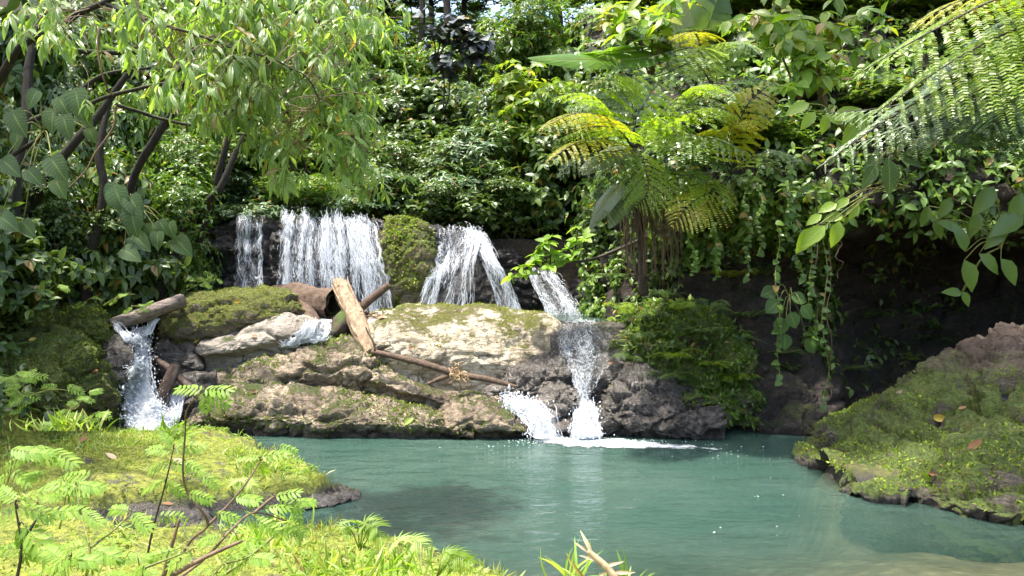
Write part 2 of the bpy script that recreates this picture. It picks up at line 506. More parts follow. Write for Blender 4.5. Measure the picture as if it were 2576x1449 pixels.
def m_foam():
    t = NT('foam')
    p = t.pos()
    at = t.n('Attribute'); at.attribute_name = 'edge'
    a = t.noise(t.scale(p, (1.0, 1.6, 1)), 5.0, 6, 0.75, 0.4); b = t.noise(p, 34.0, 3, 0.7)
    h = t.math('ADD', t.math('MULTIPLY', a, 0.8), t.math('MULTIPLY', b, 0.35))
    th = t.math('SUBTRACT', 0.92, t.math('MULTIPLY', at.outputs['Fac'], 0.62))
    mask = t.rng(t.math('SUBTRACT', h, th), -0.03, 0.22)
    w = t.bsdf((0.85, 0.9, 0.93), 0.5, 0.4, t.bump(h, 0.6, 0.04))
    tp = t.n('BsdfTransparent')
    return t.done(t.shmix(mask, tp.outputs[0], w))

def m_pool():
    t = NT('pool_water')
    p = t.pos()
    at = t.n('Attribute'); at.attribute_name = 'depth'
    dep = at.outputs['Fac']
    w1 = t.math('ADD', t.noise(t.scale(p, (1.0, 2.6, 1)), 2.4, 3, 0.55, 0.5), t.math('MULTIPLY', t.noise(t.scale(p, (0.6, 1.2, 1)), 1.0, 2, 0.5, 1.2), 1.2))
    w2 = t.noise(t.scale(p, (1.0, 2.2, 1)), 9.0, 3, 0.6, 0.3)
    w3 = t.noise(t.scale(p, (1.0, 1.6, 1)), 28.0, 2, 0.5)
    h = t.math('ADD', w1, t.math('ADD', t.math('MULTIPLY', w2, 0.32), t.math('MULTIPLY', w3, 0.06)))
    nor = t.bump(h, 0.26, 0.10)
    fog = t.math('SUBTRACT', 1.0, t.math('POWER', 0.11, t.math('MAXIMUM', dep, 0.0)))   # turbid water hides the bed with depth
    cn = t.noise(p, 0.7, 3)
    teal = t.mix(t.rng(cn, 0.4, 0.65), (0.036, 0.076, 0.060), (0.050, 0.090, 0.072))
    df = t.n('BsdfDiffuse'); t.l(teal, df.inputs[0])
    tp = t.n('BsdfTransparent'); tp.inputs[0].default_value = (0.80, 0.88, 0.80, 1)
    body = t.shmix(fog, tp.outputs[0], df.outputs[0])
    fr = t.n('Fresnel'); fr.inputs['IOR'].default_value = 1.33; t.l(nor, fr.inputs['Normal'])
    gl = t.n('BsdfGlossy'); gl.inputs['Roughness'].default_value = 0.03; t.l(nor, gl.inputs['Normal'])
    return t.done(t.shmix(fr.outputs[0], body, gl.outputs[0]))

def m_ground():
    t = NT('ground')
    p = t.pos()
    a = t.n('Attribute'); a.attribute_name = 'moss'
    b = t.n('Attribute'); b.attribute_name = 'red'
    n1 = t.noise(p, 2.0, 7, 0.7); n2 = t.noise(p, 16.0, 6, 0.75); n3 = t.noise(p, 70.0, 3, 0.7)
    soil = t.ramp(n2, [(0.3, (0.012, 0.010, 0.007)), (0.55, (0.04, 0.03, 0.018)), (0.75, (0.10, 0.07, 0.04))])
    red = t.ramp(n2, [(0.3, (0.16, 0.055, 0.02)), (0.7, (0.34, 0.13, 0.05))])
    col = t.mix(b.outputs['Fac'], soil, red)
    mossc = t.mix(t.rng(n2, 0.35, 0.65), (0.08, 0.10, 0.014), (0.25, 0.28, 0.04))
    mossc = t.mix(t.rng(n1, 0.52, 0.68, 0, 0.7), mossc, (0.22, 0.20, 0.06))
    gk = t.mix(t.rng(n3, 0.4, 0.65), (0.035, 0.03, 0.025), (0.15, 0.13, 0.10))
    mossc = t.mix(t.rng(t.noise(p, 3.1, 6, 0.7), 0.56, 0.64), mossc, gk)
    col = t.mix(a.outputs['Fac'], col, mossc)
    sp = t.n('SeparateXYZ'); t.l(p, sp.inputs[0])
    under = t.rng(t.math('ADD', sp.outputs[2], t.math('MULTIPLY', t.math('SUBTRACT', n2, 0.5), 0.2)), 0.03, 0.15, 1.0, 0.0)
    vo = t.n('TexVoronoi'); vo.inputs['Scale'].default_value = 7.0; t.l(p, vo.inputs['Vector'])
    stone = t.mix(t.rng(n1, 0.35, 0.65), (0.26, 0.19, 0.115), (0.48, 0.36, 0.22))
    stone = t.mix(0.5, stone, t.mix(1.0, stone, t.ramp(vo.outputs['Distance'], [(0.1, 1.2), (0.6, 0.35)]), 'MULTIPLY'))
    bank = t.mix(t.rng(sp.outputs[2], -0.15, 0.02), stone, (0.045, 0.04, 0.035))
    col = t.mix(under, col, bank)
    rough = t.math('SUBTRACT', 0.95, t.math('MULTIPLY', under, 0.6))
    h = t.math('ADD', t.math('MULTIPLY', n2, 0.8), t.math('MULTIPLY', n3, 0.3))
    return t.done(t.bsdf(col, rough, 0.4, t.bump(h, 0.9, 0.05)))

def m_plain(name, col, rough=0.7, var=0.4, spec=0.4):
    t = NT(name); p = t.objco()
    r = t.n('NewGeometry').outputs['Random Per Island']
    n = t.noise(p, 18.0, 5, 0.7)
    c = t.mix(t.rng(n, 0.3, 0.7), tuple(x * (1 - var) for x in col), tuple(min(1, x * (1 + var)) for x in col))
    c = t.mix(1.0, c, t.ramp(r, [(0, 0.75), (1, 1.2)]), 'MULTIPLY')
    return t.done(t.bsdf(c, rough, spec, t.bump(n, 0.5, 0.01)))

M = {}
M['ground'] = m_ground(); M['pool'] = m_pool(); M['white'] = m_white(); M['foam'] = m_foam()
M['rock_pale'] = m_rock('pale_rock', (0.80, 0.71, 0.55), (0.40, 0.33, 0.23), (0.07, 0.06, 0.046), 0.32, ((0.09, 0.10, 0.015), (0.20, 0.20, 0.03)), tone=0.62)
M['rock_tan'] = m_rock('tan_rock', (0.48, 0.39, 0.28), (0.21, 0.16, 0.11), (0.04, 0.034, 0.027), 0.25, ((0.04, 0.06, 0.010), (0.12, 0.15, 0.02)), tone=0.55)
M['rock_slab'] = m_rock('grey_rock', (0.50, 0.45, 0.38), (0.25, 0.22, 0.18), (0.06, 0.055, 0.05), 0.10, tone=0.55)
M['rock_moss'] = m_rock('mossy_rock', (0.40, 0.34, 0.25), (0.17, 0.14, 0.10), (0.04, 0.035, 0.03), 0.58, ((0.075, 0.095, 0.014), (0.20, 0.21, 0.03)), tone=0.5)
M['rock_mossdark'] = m_rock('dark_mossy_rock', (0.24, 0.21, 0.17), (0.11, 0.095, 0.075), (0.035, 0.03, 0.025), 0.78, ((0.055, 0.085, 0.014), (0.15, 0.20, 0.03)), tone=0.5)
M['rock_wet'] = m_rock('wet_rock', (0.46, 0.42, 0.37), (0.17, 0.15, 0.13), (0.03, 0.028, 0.026), 0.08, wet=1.0, tone=0.52, strata=0.5)
M['rock_black'] = m_rock('black_rock', (0.15, 0.135, 0.125), (0.06, 0.054, 0.05), (0.018, 0.017, 0.016), 0.12, ((0.02, 0.03, 0.006), (0.05, 0.07, 0.012)), wet=0.8, tone=0.45, strata=0.6)
M['rock_bank'] = m_rock('bank_rock', (0.22, 0.185, 0.145), (0.10, 0.082, 0.062), (0.03, 0.025, 0.02), 0.50, ((0.06, 0.09, 0.014), (0.18, 0.25, 0.04)), tone=0.5, wetz=0.06, mz=0.92, soil=(0.085, 0.052, 0.036))
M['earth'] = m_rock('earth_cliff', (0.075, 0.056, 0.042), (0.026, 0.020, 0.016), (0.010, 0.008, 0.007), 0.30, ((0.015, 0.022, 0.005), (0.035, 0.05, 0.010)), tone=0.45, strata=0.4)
M['rock_pillar'] = m_rock('pillar_rock', (0.38, 0.31, 0.20), (0.20, 0.16, 0.10), (0.05, 0.04, 0.03), 0.6, ((0.06, 0.09, 0.012), (0.16, 0.20, 0.025)), tone=0.5)
M['wood_pale'] = m_wood('pale_wood', (0.42, 0.31, 0.205), (0.11, 0.07, 0.042), (7, 7, 1.0))
M['wood_brown'] = m_wood('brown_wood', (0.16, 0.108, 0.075), (0.036, 0.025, 0.019), (5, 5, 5))
M['wood_grey'] = m_wood('grey_bark', (0.26, 0.21, 0.18), (0.05, 0.04, 0.034), (2, 7, 9))
M['wood_dark'] = m_wood('dark_wood', (0.085, 0.062, 0.045), (0.022, 0.017, 0.013), (4, 4, 4), 0.5)
M['wood_wet'] = m_wood('wet_wood', (0.11, 0.075, 0.055), (0.03, 0.022, 0.018), (5, 5, 2), 0.0, 0.35)
M['bark'] = m_wood('bark', (0.036, 0.030, 0.022), (0.011, 0.009, 0.007), (6, 6, 2), 0.5)
M['twig'] = m_plain('twig', (0.13, 0.085, 0.05))
M['twig_dark'] = m_plain('dark_twig', (0.035, 0.028, 0.02))
M['twig_pale'] = m_plain('pale_twig', (0.42, 0.30, 0.17))
M['stem_green'] = m_plain('green_stem', (0.16, 0.17, 0.04))
M['root'] = m_plain('hanging_root', (0.12, 0.075, 0.045))
G = m_leaf
M['lf_bg'] = G('leaf_background', [(0.045, 0.092, 0.016), (0.083, 0.152, 0.025), (0.128, 0.213, 0.036), (0.180, 0.265, 0.054)], 0.36, 0.35)
M['lf_dark'] = G('leaf_dark', [(0.037, 0.073, 0.016), (0.062, 0.112, 0.025), (0.098, 0.159, 0.037), (0.135, 0.199, 0.054)], 0.32, 0.34)
M['lf_mid'] = G('leaf_mid', [(0.054, 0.111, 0.014), (0.090, 0.170, 0.023), (0.144, 0.233, 0.036)], 0.4, 0.35)
M['lf_grey'] = G('leaf_greygreen', [(0.077, 0.132, 0.061), (0.110, 0.182, 0.083), (0.143, 0.209, 0.099)], 0.3, 0.38)
M['lf_lime'] = G('leaf_lime', [(0.09, 0.17, 0.018), (0.14, 0.24, 0.025), (0.20, 0.29, 0.03), (0.26, 0.27, 0.03)], 0.5, 0.36, vein=0.2, spots=0.25)
M['lf_canopy'] = G('leaf_canopy', [(0.10, 0.19, 0.04), (0.17, 0.28, 0.065), (0.24, 0.36, 0.10), (0.32, 0.42, 0.17)], 0.45, 0.28, 0.9, vein=0.5)
M['lf_purple'] = G('leaf_purplish', [(0.035, 0.042, 0.045), (0.05, 0.055, 0.06), (0.06, 0.085, 0.06)], 0.1, 0.35)
M['lf_heart'] = G('leaf_heart', [(0.045, 0.085, 0.036), (0.06, 0.105, 0.045), (0.085, 0.125, 0.05)], 0.3, 0.55, 0.25, vein=0.12, spots=0.5)
M['lf_round'] = G('leaf_round', [(0.035, 0.08, 0.02), (0.05, 0.10, 0.028), (0.07, 0.13, 0.035)], 0.3, 0.5, 0.3, vein=0.15)
M['lf_banana'] = G('leaf_banana', [(0.10, 0.20, 0.022), (0.13, 0.25, 0.03)], 0.5, 0.32, 0.5, vein=0.3)
M['lf_bananadull'] = G('leaf_banana_dull', [(0.14, 0.17, 0.10), (0.17, 0.20, 0.13)], 0.2, 0.42, 0.5, vein=0.3, spots=0.5)
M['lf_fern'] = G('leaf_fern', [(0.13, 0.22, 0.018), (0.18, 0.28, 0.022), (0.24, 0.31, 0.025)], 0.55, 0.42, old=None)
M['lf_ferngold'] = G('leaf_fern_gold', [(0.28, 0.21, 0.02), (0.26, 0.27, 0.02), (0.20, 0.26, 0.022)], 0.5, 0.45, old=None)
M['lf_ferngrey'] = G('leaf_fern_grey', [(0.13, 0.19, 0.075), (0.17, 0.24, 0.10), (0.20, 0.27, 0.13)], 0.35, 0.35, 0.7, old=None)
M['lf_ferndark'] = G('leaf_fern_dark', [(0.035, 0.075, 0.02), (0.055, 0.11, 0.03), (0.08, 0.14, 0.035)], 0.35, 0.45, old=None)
M['lf_mimosa'] = G('leaf_pinnate', [(0.13, 0.24, 0.03), (0.18, 0.30, 0.038), (0.24, 0.36, 0.05)], 0.45, 0.5, 0.35, old=None)
M['lf_grass'] = G('grass_blade', [(0.14, 0.25, 0.035), (0.24, 0.36, 0.06), (0.36, 0.42, 0.11), (0.46, 0.43, 0.20)], 0.38, 0.5)
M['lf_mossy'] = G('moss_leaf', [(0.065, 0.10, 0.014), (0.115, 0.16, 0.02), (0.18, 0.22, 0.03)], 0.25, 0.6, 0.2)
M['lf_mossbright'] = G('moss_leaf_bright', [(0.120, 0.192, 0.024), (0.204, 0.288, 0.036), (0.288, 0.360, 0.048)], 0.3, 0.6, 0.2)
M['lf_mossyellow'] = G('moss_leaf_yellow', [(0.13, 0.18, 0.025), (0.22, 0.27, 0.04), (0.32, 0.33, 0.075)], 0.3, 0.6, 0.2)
M['dead_brown'] = G('dead_leaf_brown', [(0.20, 0.10, 0.05), (0.30, 0.16, 0.08)], 0.15, 0.6, 0.3, tcol=(1.3, 0.9, 0.5))
M['dead_yellow'] = G('dead_leaf_yellow', [(0.42, 0.30, 0.04), (0.50, 0.40, 0.08)], 0.25, 0.5, 0.3, tcol=(1.2, 1.0, 0.4))
M['dead_pale'] = G('dead_leaf_pale', [(0.46, 0.36, 0.22), (0.52, 0.42, 0.28)], 0.15, 0.6, 0.3, tcol=(1.1, 0.9, 0.6))
FALLM = {}
def fallmat(d, su=16.0, sv=2.2):
    k = (d, su, sv)
    if k not in FALLM: FALLM[k] = m_fall('falling_water', d, su, sv)
    return FALLM[k]
def set_attr(o, name, vals):
    a = o.data.attributes.new(name, 'FLOAT', 'POINT')
    a.data.foreach_set('value', np.asarray(vals, np.float32).ravel())

# ------------------------------------------------------------------ ground sheet
def poly_sd(x, y, poly):
    """signed distance, positive inside"""
    poly = np.asarray(poly, float); n = len(poly)
    d = np.full(x.shape, 1e9); ins = np.zeros(x.shape, bool)
    for i in range(n):
        ax, ay = poly[i]; bx, by = poly[(i + 1) % n]
        ex, ey = bx - ax, by - ay
        t = np.clip(((x - ax) * ex + (y - ay) * ey) / (ex * ex + ey * ey + 1e-12), 0, 1)
        d = np.minimum(d, np.hypot(x - ax - t * ex, y - ay - t * ey))
        c = ((ay > y) != (by > y)) & (x < (bx - ax) * (y - ay) / (by - ay + 1e-12) + ax)
        ins ^= c
    return np.where(ins, d, -d)

NEAR = [(0.15, 5.35), (-.25, 5.75), (-.70, 6.1), (-1.25, 6.38), (-2.0, 6.35), (-2.6, 6.5), (-4, 6.7), (-9, 6.6), (-9, -6), (9, -6), (3.4, 3.3), (1.6, 4.4), (0.6, 5.0)]
SPIT = [(-3.5, 10.15), (-3.0, 9.6), (-2.55, 9.05), (-2.05, 8.35), (-1.45, 7.55), (-1.75, 7.2), (-2.3, 7.08), (-2.9, 6.95), (-4, 6.6), (-9, 6.4), (-9, 10.2), (-5.4, 10.2), (-4.9, 10.15), (-4.5, 9.9)]
RBANK = [(3.3, 9.3), (3.05, 8.4), (3.05, 7.8), (3.6, 7.45), (4.4, 7.1), (5.2, 6.6), (8, 5), (12, 5), (12, 11), (4.5, 11)]

def H(x, y):
    x = np.asarray(x, float); y = np.asarray(y, float)
    p = np.stack([x, y, np.zeros_like(x)], -1)
    wob = 0.16 * fbm(p * 1.3, 3, 5) + 0.05 * fbm(p * 6, 3, 6)
    dep = 0.16 + 0.36 * np.maximum(0, y - 0.10 * np.clip(x, -2, 6) - 5.35)
    dep = dep * (1 - 0.55 * sstep(1.4, 3.4, x) * sstep(9.0, 6.6, y))
    bed = -1.25 * (1 - np.exp(-dep / 1.25 * 1.3)) + 0.10 * fbm(p * 0.8, 3, 9) * sstep(0.1, 0.8, dep) + 0.05 * fbm(p * 1.7, 3, 10) - 0.04
    nb = poly_sd(x, y, NEAR) + wob
    sp = poly_sd(x, y, SPIT) + wob * 0.8
    rb = poly_sd(x, y, RBANK) + wob
    rough = 0.07 * fbm(p * 2.2, 4, 21) + 0.035 * ridged(p * 5.0, 3, 22)
    z = bed
    znb = 0.13 + 0.20 * sstep(0.2, 3.0, nb) + rough
    z = z + (znb - z) * sstep(-0.22, 0.22, nb)
    zsp = 0.10 + 0.12 * sstep(0.1, 1.2, sp) + 0.10 * sstep(9.0, 7.0, y) + rough * 0.8
    z = z + (zsp - z) * sstep(-0.18, 0.16, sp)
    zrb = 0.10 + 0.15 * sstep(0.2, 2, rb) + rough
    z = z + (zrb - z) * sstep(-0.2, 0.3, rb)
    # left slope of the valley
    ls = -5.25 - x - 0.15 * np.clip(y - 9.5, 0, 4)
    left = 0.45 + 0.80 * ls + 0.35 * fbm(p * 0.6, 4, 30) + rough
    left = np.where(y < 6, left - (6 - y) * 0.25, left)
    z = np.maximum(z, np.where(ls > -1, np.minimum(left, 6.5 + 0.15 * ls), -9))
    # shelf that carries the upper pool
    sh = sstep(10.7, 11.6, y) * sstep(-5.6, -4.9, x) * sstep(3.2, 2.4, x)
    z = np.maximum(z, -1.0 + 2.05 * sh + 0.0 * x)
    fl = sstep(10.4, 11.4, y) * sstep(2.0, 3.0, x)
    z = np.maximum(z, -1.0 + (1.3 + 0.10 * (y - 11)) * fl)
    # upper shelf and back hill
    up = sstep(13.75, 14.15, y)
    hill = 2.52 + 0.66 * np.clip(y - 14.9, 0, 8.5) + 0.16 * np.clip(y - 23.4, 0, 400) + 0.5 * fbm(p * 0.35, 4, 40) * sstep(14.5, 17, y) + rough
    hill = hill + 0.32 * np.clip(np.abs(x - 0.5) - 3.5, 0, 14) * sstep(13.8, 15.5, y)
    z = np.where(up > 0, np.maximum(z, -1 + (hill + 1) * up), z)
    # right slope, well outside the pool
    rs = x - 6.4 - 0.15 * np.clip(y - 8, 0, 6)
    right = 0.8 + 0.85 * rs + 0.3 * fbm(p * 0.7, 4, 50) - 0.10 * np.clip(7 - y, 0, 9)
    z = np.maximum(z, np.where(rs > -0.5, np.minimum(right, 7 + 0.1 * rs), -9))
    return z

def axis(fine0, fine1, st, far):
    a = np.arange(fine0, fine1 + 1e-6, st)
    g = [0.3]
    while sum(g) < far: g.append(g[-1] * 1.35)
    o = np.cumsum(g)
    return np.concatenate([(fine0 - o)[::-1], a, fine1 + o])

gx = axis(-10, 9, 0.075, 320); gy = axis(-2.5, 16.5, 0.075, 420)
GX, GY = np.meshgrid(gx, gy, indexing='ij')
GZ = H(GX, GY)
gv = np.stack([GX, GY, GZ], -1)
gf = grid_faces(len(gx), len(gy))
mb = MB(); mb.add(gv.reshape(-1, 3), gf)
ground = tag(mb.build('ground', M['ground']), kind='structure')
solid(gv.reshape(-1, 3), gf)
nbd = poly_sd(GX, GY, NEAR); spd = poly_sd(GX, GY, SPIT); rbd = poly_sd(GX, GY, RBANK)
mossv = np.maximum(np.maximum(sstep(-0.05, 0.3, nbd), sstep(-0.1, 0.2, spd)), 0.45 * sstep(0, 0.5, rbd)) * sstep(-6.0, -4.8, GX) * sstep(10.6, 10.0, GY)
set_attr(ground, 'moss', mossv)
# bare red earth of a slip on the left slope
_a, _b = np.array([-7.5, 12.2]), np.array([-6.0, 12.6])
tt = np.clip(((GX - _a[0]) * (_b - _a)[0] + (GY - _a[1]) * (_b - _a)[1]) / ((_b - _a) ** 2).sum(), 0, 1)
rd = np.hypot(GX - _a[0] - tt * (_b - _a)[0], GY - _a[1] - tt * (_b - _a)[1])
set_attr(ground, 'red', sstep(0.75, 0.25, rd + 0.25 * fbm(np.stack([GX, GY, GZ], -1) * 2, 3, 60)))

# ------------------------------------------------------------------ water sheets
wx = np.arange(-6.5, 7.6, 0.12); wy = np.arange(2.2, 12.0, 0.12)
WX, WY = np.meshgrid(wx, wy, indexing='ij')
wz = 0.006 * fbm(np.stack([WX * 1.2, WY * 2.6, 0 * WX], -1), 3, 70)
mb = MB(); mb.add(np.stack([WX, WY, wz], -1).reshape(-1, 3), grid_faces(len(wx), len(wy)))
water = tag(mb.build('water', M['pool']), kind='structure')
set_attr(water, 'depth', np.clip(-H(WX, WY), 0, 3))
wx = np.arange(-5.2, 3.0, 0.15); wy = np.arange(11.75, 14.0, 0.15)
WX2, WY2 = np.meshgrid(wx, wy, indexing='ij')
mb = MB(); mb.add(np.stack([WX2, WY2, 1.30 + 0.008 * fbm(np.stack([WX2 * 2, WY2 * 2, 0 * WX2], -1), 2, 71)], -1).reshape(-1, 3), grid_faces(len(wx), len(wy)))
w2 = tag(mb.build('water', M['pool']), kind='structure')
set_attr(w2, 'depth', np.full(WX2.size, 0.7))

# ------------------------------------------------------------------ rocks
def displace(g, amp, sc, seed, rid=0.5, blk=0.7):
    n = grid_normals(g)
    p = g * np.array([1, 1, 1.35])
    d = fbm(p * sc, 5, seed) * (1 - rid) + (ridged(p * sc * 0.8, 5, seed + 7) - 0.4) * rid
    d = d + 0.22 * ridged(p * sc * 4.5, 4, seed + 11) - 0.08 + 0.12 * fbm(p * sc * 13.0, 3, seed + 13)
    w = p + 0.25 * np.stack([fbm(p * 2, 3, seed + 20), fbm(p * 2, 3, seed + 21), fbm(p * 2, 3, seed + 22)], -1)
    f1, f2, cid = worley(w * np.array([1, 1, 1.5]) * sc * 0.85, seed)
    d = d + blk * (0.75 * cid - 0.85 * sstep(0.16, 0.0, f2 - f1))
    f1, f2, cid = worley(w * np.array([1, 1, 1.8]) * sc * 2.6, seed + 5)
    d = d + blk * (0.28 * cid - 0.30 * sstep(0.16, 0.0, f2 - f1))
    # layered ledges
    lay = np.sin(g[..., 2] * 17 + 3.5 * fbm(p * 1.1, 3, seed + 3))
    d = d + 0.05 * lay
    return g + n * (amp * d)[..., None]

def rock_grid(cols, nu, nv, amp, sc, seed, steep=0.5, rid=0.5, blk=0.7, prof=None, uc=0.16):
    ctrl = []
    for (px, yf, yt, df, dt, db) in cols:
        a = P(px, yf, df); c = P(px, yt, dt); h = c[2] - a[2]
        def q(d, z):
            u = P(px, 650, d); u[2] = z; return u
        s = steep
        A, B_ = prof or ((0.02 + 0.12 * (1 - s), 0.32 + 0.10 * s), (0.30 + 0.2 * (1 - s), 0.84))
        ctrl.append([q(df + uc + 0.03, a[2] - 0.45), q(df + uc, a[2]), q(df + A[0] * (dt - df), a[2] + A[1] * h),
                     q(df + B_[0] * (dt - df), a[2] + B_[1] * h), q(dt, c[2]), q(dt + 0.55 * (db - dt), c[2] - 0.16 * h), q(db, a[2] + 0.25 * h), q(db + 0.05, a[2] - 0.5)])
    return displace(loft(ctrl, nu, nv), amp, sc, seed, rid, blk)

def scatter_on_grid(g, n, mask=None, seed=0):
    """random points of a lofted surface with normals, kept by mask(pos, nor, v) in 0..1"""
    r = np.random.default_rng(seed)
    nu, nv = g.shape[:2]
    a = np.linalg.norm(np.cross(g[1:, :-1] - g[:-1, :-1], g[:-1, 1:] - g[:-1, :-1]), axis=-1).ravel()
    idx = r.choice(len(a), n, p=a / a.sum()); i, j = idx // (nv - 1), idx % (nv - 1)
    u, v = r.random(n)[:, None], r.random(n)[:, None]
    pos = g[i, j] * (1 - u) * (1 - v) + g[i + 1, j] * u * (1 - v) + g[i, j + 1] * (1 - u) * v + g[i + 1, j + 1] * u * v
    N = grid_normals(g); nor = N[i, j]
    if mask is not None:
        k = r.random(n) < mask(pos, nor)
        pos, nor = pos[k], nor[k]
    return pos, nor

def patchy(seed, sc=1.6, lo=-0.05, hi=0.25, up=0.0, z0=-9, z1=99):
    def f(p, n):
        m = sstep(lo, hi, fbm(p * sc, 4, seed) + up * n[:, 2] - up * 0.5)
        return m * (p[:, 2] > z0) * (p[:, 2] < z1)
    return f

def moss_mesh(pos, nor, size, seed, tpl=T_SMALL, lean=0.5, down=0.0):
    r = np.random.default_rng(seed)
    n = len(pos)
    d = unit(nor * lean + r.normal(size=(n, 3)) * 0.6 + np.array([0, 0, 0.25 - down]))
    up = unit(nor + r.normal(size=(n, 3)) * 0.5)
    mb = MB(); mb.add(*place(tpl, pos - nor * 0.004, d, up, size * r.uniform(0.5, 1.5, n)))
    return mb

def rock(name, label, cols, mat, nu=110, nv=90, amp=0.07, sc=1.6, seed=0, steep=0.5, rid=0.5, blk=0.7, prof=None, moss=None, cat='rock', group=None):
    g = rock_grid(cols, nu, nv, amp, sc, seed, steep, rid, blk, prof)
    v, f = g.reshape(-1, 3), grid_faces(nu, nv)
    mb = MB(); mb.add(v, f)
    base = P(*[(cols[0][k] + cols[-1][k]) / 2 for k in (0, 1)], (cols[0][3] + cols[-1][3]) / 2)
    o = tag(mb.build(name, M[mat]), label, cat, group)
    solid(v, f)
    for k, ms in enumerate(moss or []):
        (n, mask, size, mmat) = ms[:4]
        kw = ms[4] if len(ms) > 4 else {}
        pos, nor = scatter_on_grid(g, n, mask, seed + 100 + k)
        flip = np.sum(nor * (CAM - pos), -1) < 0
        if len(pos): tag(moss_mesh(pos, nor, size, seed + 200 + k, **kw).build('moss', M[mmat], o), kind='stuff')
    return o, g

R = {}
R['ledge'] = rock('rock_ledge', 'dark wet rock wall that the upper waterfalls drop over', [
    (400, 770, 690, 13.5, 14.0, 15), (450, 790, 625, 13.45, 13.9, 15.0), (510, 795, 585, 13.4, 13.8, 15.2), (560, 795, 556, 13.35, 13.75, 15.4), (640, 795, 548, 13.3, 13.7, 15.5), (720, 795, 549, 13.3, 13.7, 15.5),
    (800, 795, 552, 13.25, 13.7, 15.5), (900, 795, 556, 13.2, 13.65, 15.5), (960, 795, 554, 13.2, 13.6, 15.5), (1080, 795, 572, 13.2, 13.6, 15.5), (1150, 795, 580, 13.3, 13.6, 15.5),
    (1210, 795, 598, 13.4, 13.7, 15.5), (1270, 795, 625, 13.6, 13.9, 15.5), (1340, 800, 672, 13.8, 14.2, 15.5), (1420, 810, 690, 14.0, 14.4, 15.5), (1520, 815, 640, 13.8, 14.3, 15.5)],
    'rock_black', 390, 135, 0.14, 1.8, 11, steep=0.9, moss=[(5000, patchy(3, 1.2, 0.0, 0.3, 0.5, 2.55), 0.04, 'lf_mossy')])
R['pillar'] = rock('rock_pillar', 'moss curtained rock pillar between the two widest waterfalls', [
    (950, 795, 640, 13.1, 13.35, 14.2), (968, 795, 556, 12.95, 13.35, 14.3), (1000, 795, 546, 12.9, 13.35, 14.4), (1050, 795, 552, 12.9, 13.35, 14.4), (1085, 795, 566, 12.95, 13.35, 14.3), (1104, 795, 600, 13.1, 13.4, 14.2)],
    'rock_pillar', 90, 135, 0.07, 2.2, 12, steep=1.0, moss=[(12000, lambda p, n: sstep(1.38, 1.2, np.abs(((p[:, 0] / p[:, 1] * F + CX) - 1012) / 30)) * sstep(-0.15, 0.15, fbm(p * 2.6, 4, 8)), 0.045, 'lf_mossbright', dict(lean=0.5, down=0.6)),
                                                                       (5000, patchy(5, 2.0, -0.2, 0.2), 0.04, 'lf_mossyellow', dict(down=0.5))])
R['wedge'] = rock('rock', 'pointed black rock that splits the second waterfall in two', [
    (1085, 795, 765, 13.05, 13.25, 13.7), (1130, 795, 715, 12.95, 13.25, 13.8), (1185, 795, 640, 12.9, 13.3, 13.9), (1205, 795, 648, 12.9, 13.3, 13.9), (1245, 795, 715, 12.95, 13.3, 13.8), (1300, 795, 770, 13.05, 13.3, 13.7)],
    'rock_black', 90, 90, 0.05, 2.0, 13, steep=0.7)
R['pale'] = rock('boulder', 'largest pale cream boulder with flat mossy top below the waterfalls', [
    (868, 900, 850, 11.4, 11.7, 12.2), (890, 905, 812, 11.2, 11.7, 12.5), (930, 915, 784, 11.05, 11.75, 12.9), (1000, 935, 774, 10.95, 11.8, 13.0), (1100, 962, 766, 10.9, 11.8, 13.0),
    (1200, 975, 763, 10.9, 11.8, 13.0), (1300, 985, 777, 10.9, 11.8, 12.9), (1365, 985, 784, 10.9, 11.7, 12.8), (1400, 970, 803, 10.95, 11.6, 12.4), (1418, 955, 840, 11.05, 11.4, 12.0)],
    'rock_pale', 300, 195, 0.075, 1.2, 14, steep=0.55, blk=0.4, moss=[(9000, patchy(9, 1.5, 0.05, 0.3, 0.5), 0.030, 'lf_mossyellow')])
R['mossytop'] = rock('boulder', 'rounded mossy boulder with sunlit yellow green top beside the hollow log', [
    (388, 860, 812, 11.2, 11.45, 11.9), (412, 870, 765, 11.1, 11.6, 12.4), (450, 872, 742, 11.0, 11.7, 12.7), (520, 862, 728, 11.05, 11.8, 12.8), (620, 842, 722, 11.15, 11.9, 12.9), (700, 822, 728, 11.25, 11.9, 12.9), (740, 806, 748, 11.4, 11.85, 12.6), (762, 804, 782, 11.5, 11.7, 12.2)],
    'rock_moss', 195, 135, 0.09, 1.5, 15, steep=0.6, blk=0.6, moss=[(9000, patchy(10, 2.4, -0.05, 0.18, 0.4), 0.026, 'lf_mossyellow'), (6000, patchy(30, 2.8, -0.05, 0.15), 0.026, 'lf_mossy')])
R['slab'] = rock('boulder', 'angular grey tan boulder in front of the rounded mossy boulder', [
    (486, 908, 874, 10.95, 11.1, 11.6), (510, 915, 856, 10.85, 11.15, 11.8), (560, 912, 842, 10.85, 11.25, 11.9), (620, 905, 818, 10.9, 11.35, 12.0), (680, 895, 790, 10.9, 11.45, 12.1), (735, 880, 783, 10.9, 11.5, 12.1), (785, 862, 800, 11.0, 11.4, 12.0), (815, 850, 832, 11.1, 11.3, 11.8)],
    'rock_slab', 165, 120, 0.06, 1.3, 16, steep=0.75, blk=0.6, rid=0.3)
R['darka'] = rock('boulder', 'wet dark boulder on the right side of the left cascade', [
    (378, 965, 900, 10.9, 11.1, 11.6), (400, 975, 866, 10.85, 11.15, 11.7), (440, 975, 858, 10.85, 11.2, 11.8), (480, 965, 868, 10.85, 11.15, 11.7), (508, 940, 905, 10.9, 11.1, 11.5)],
    'rock_wet', 90, 90, 0.06, 2.2, 17, steep=0.6)
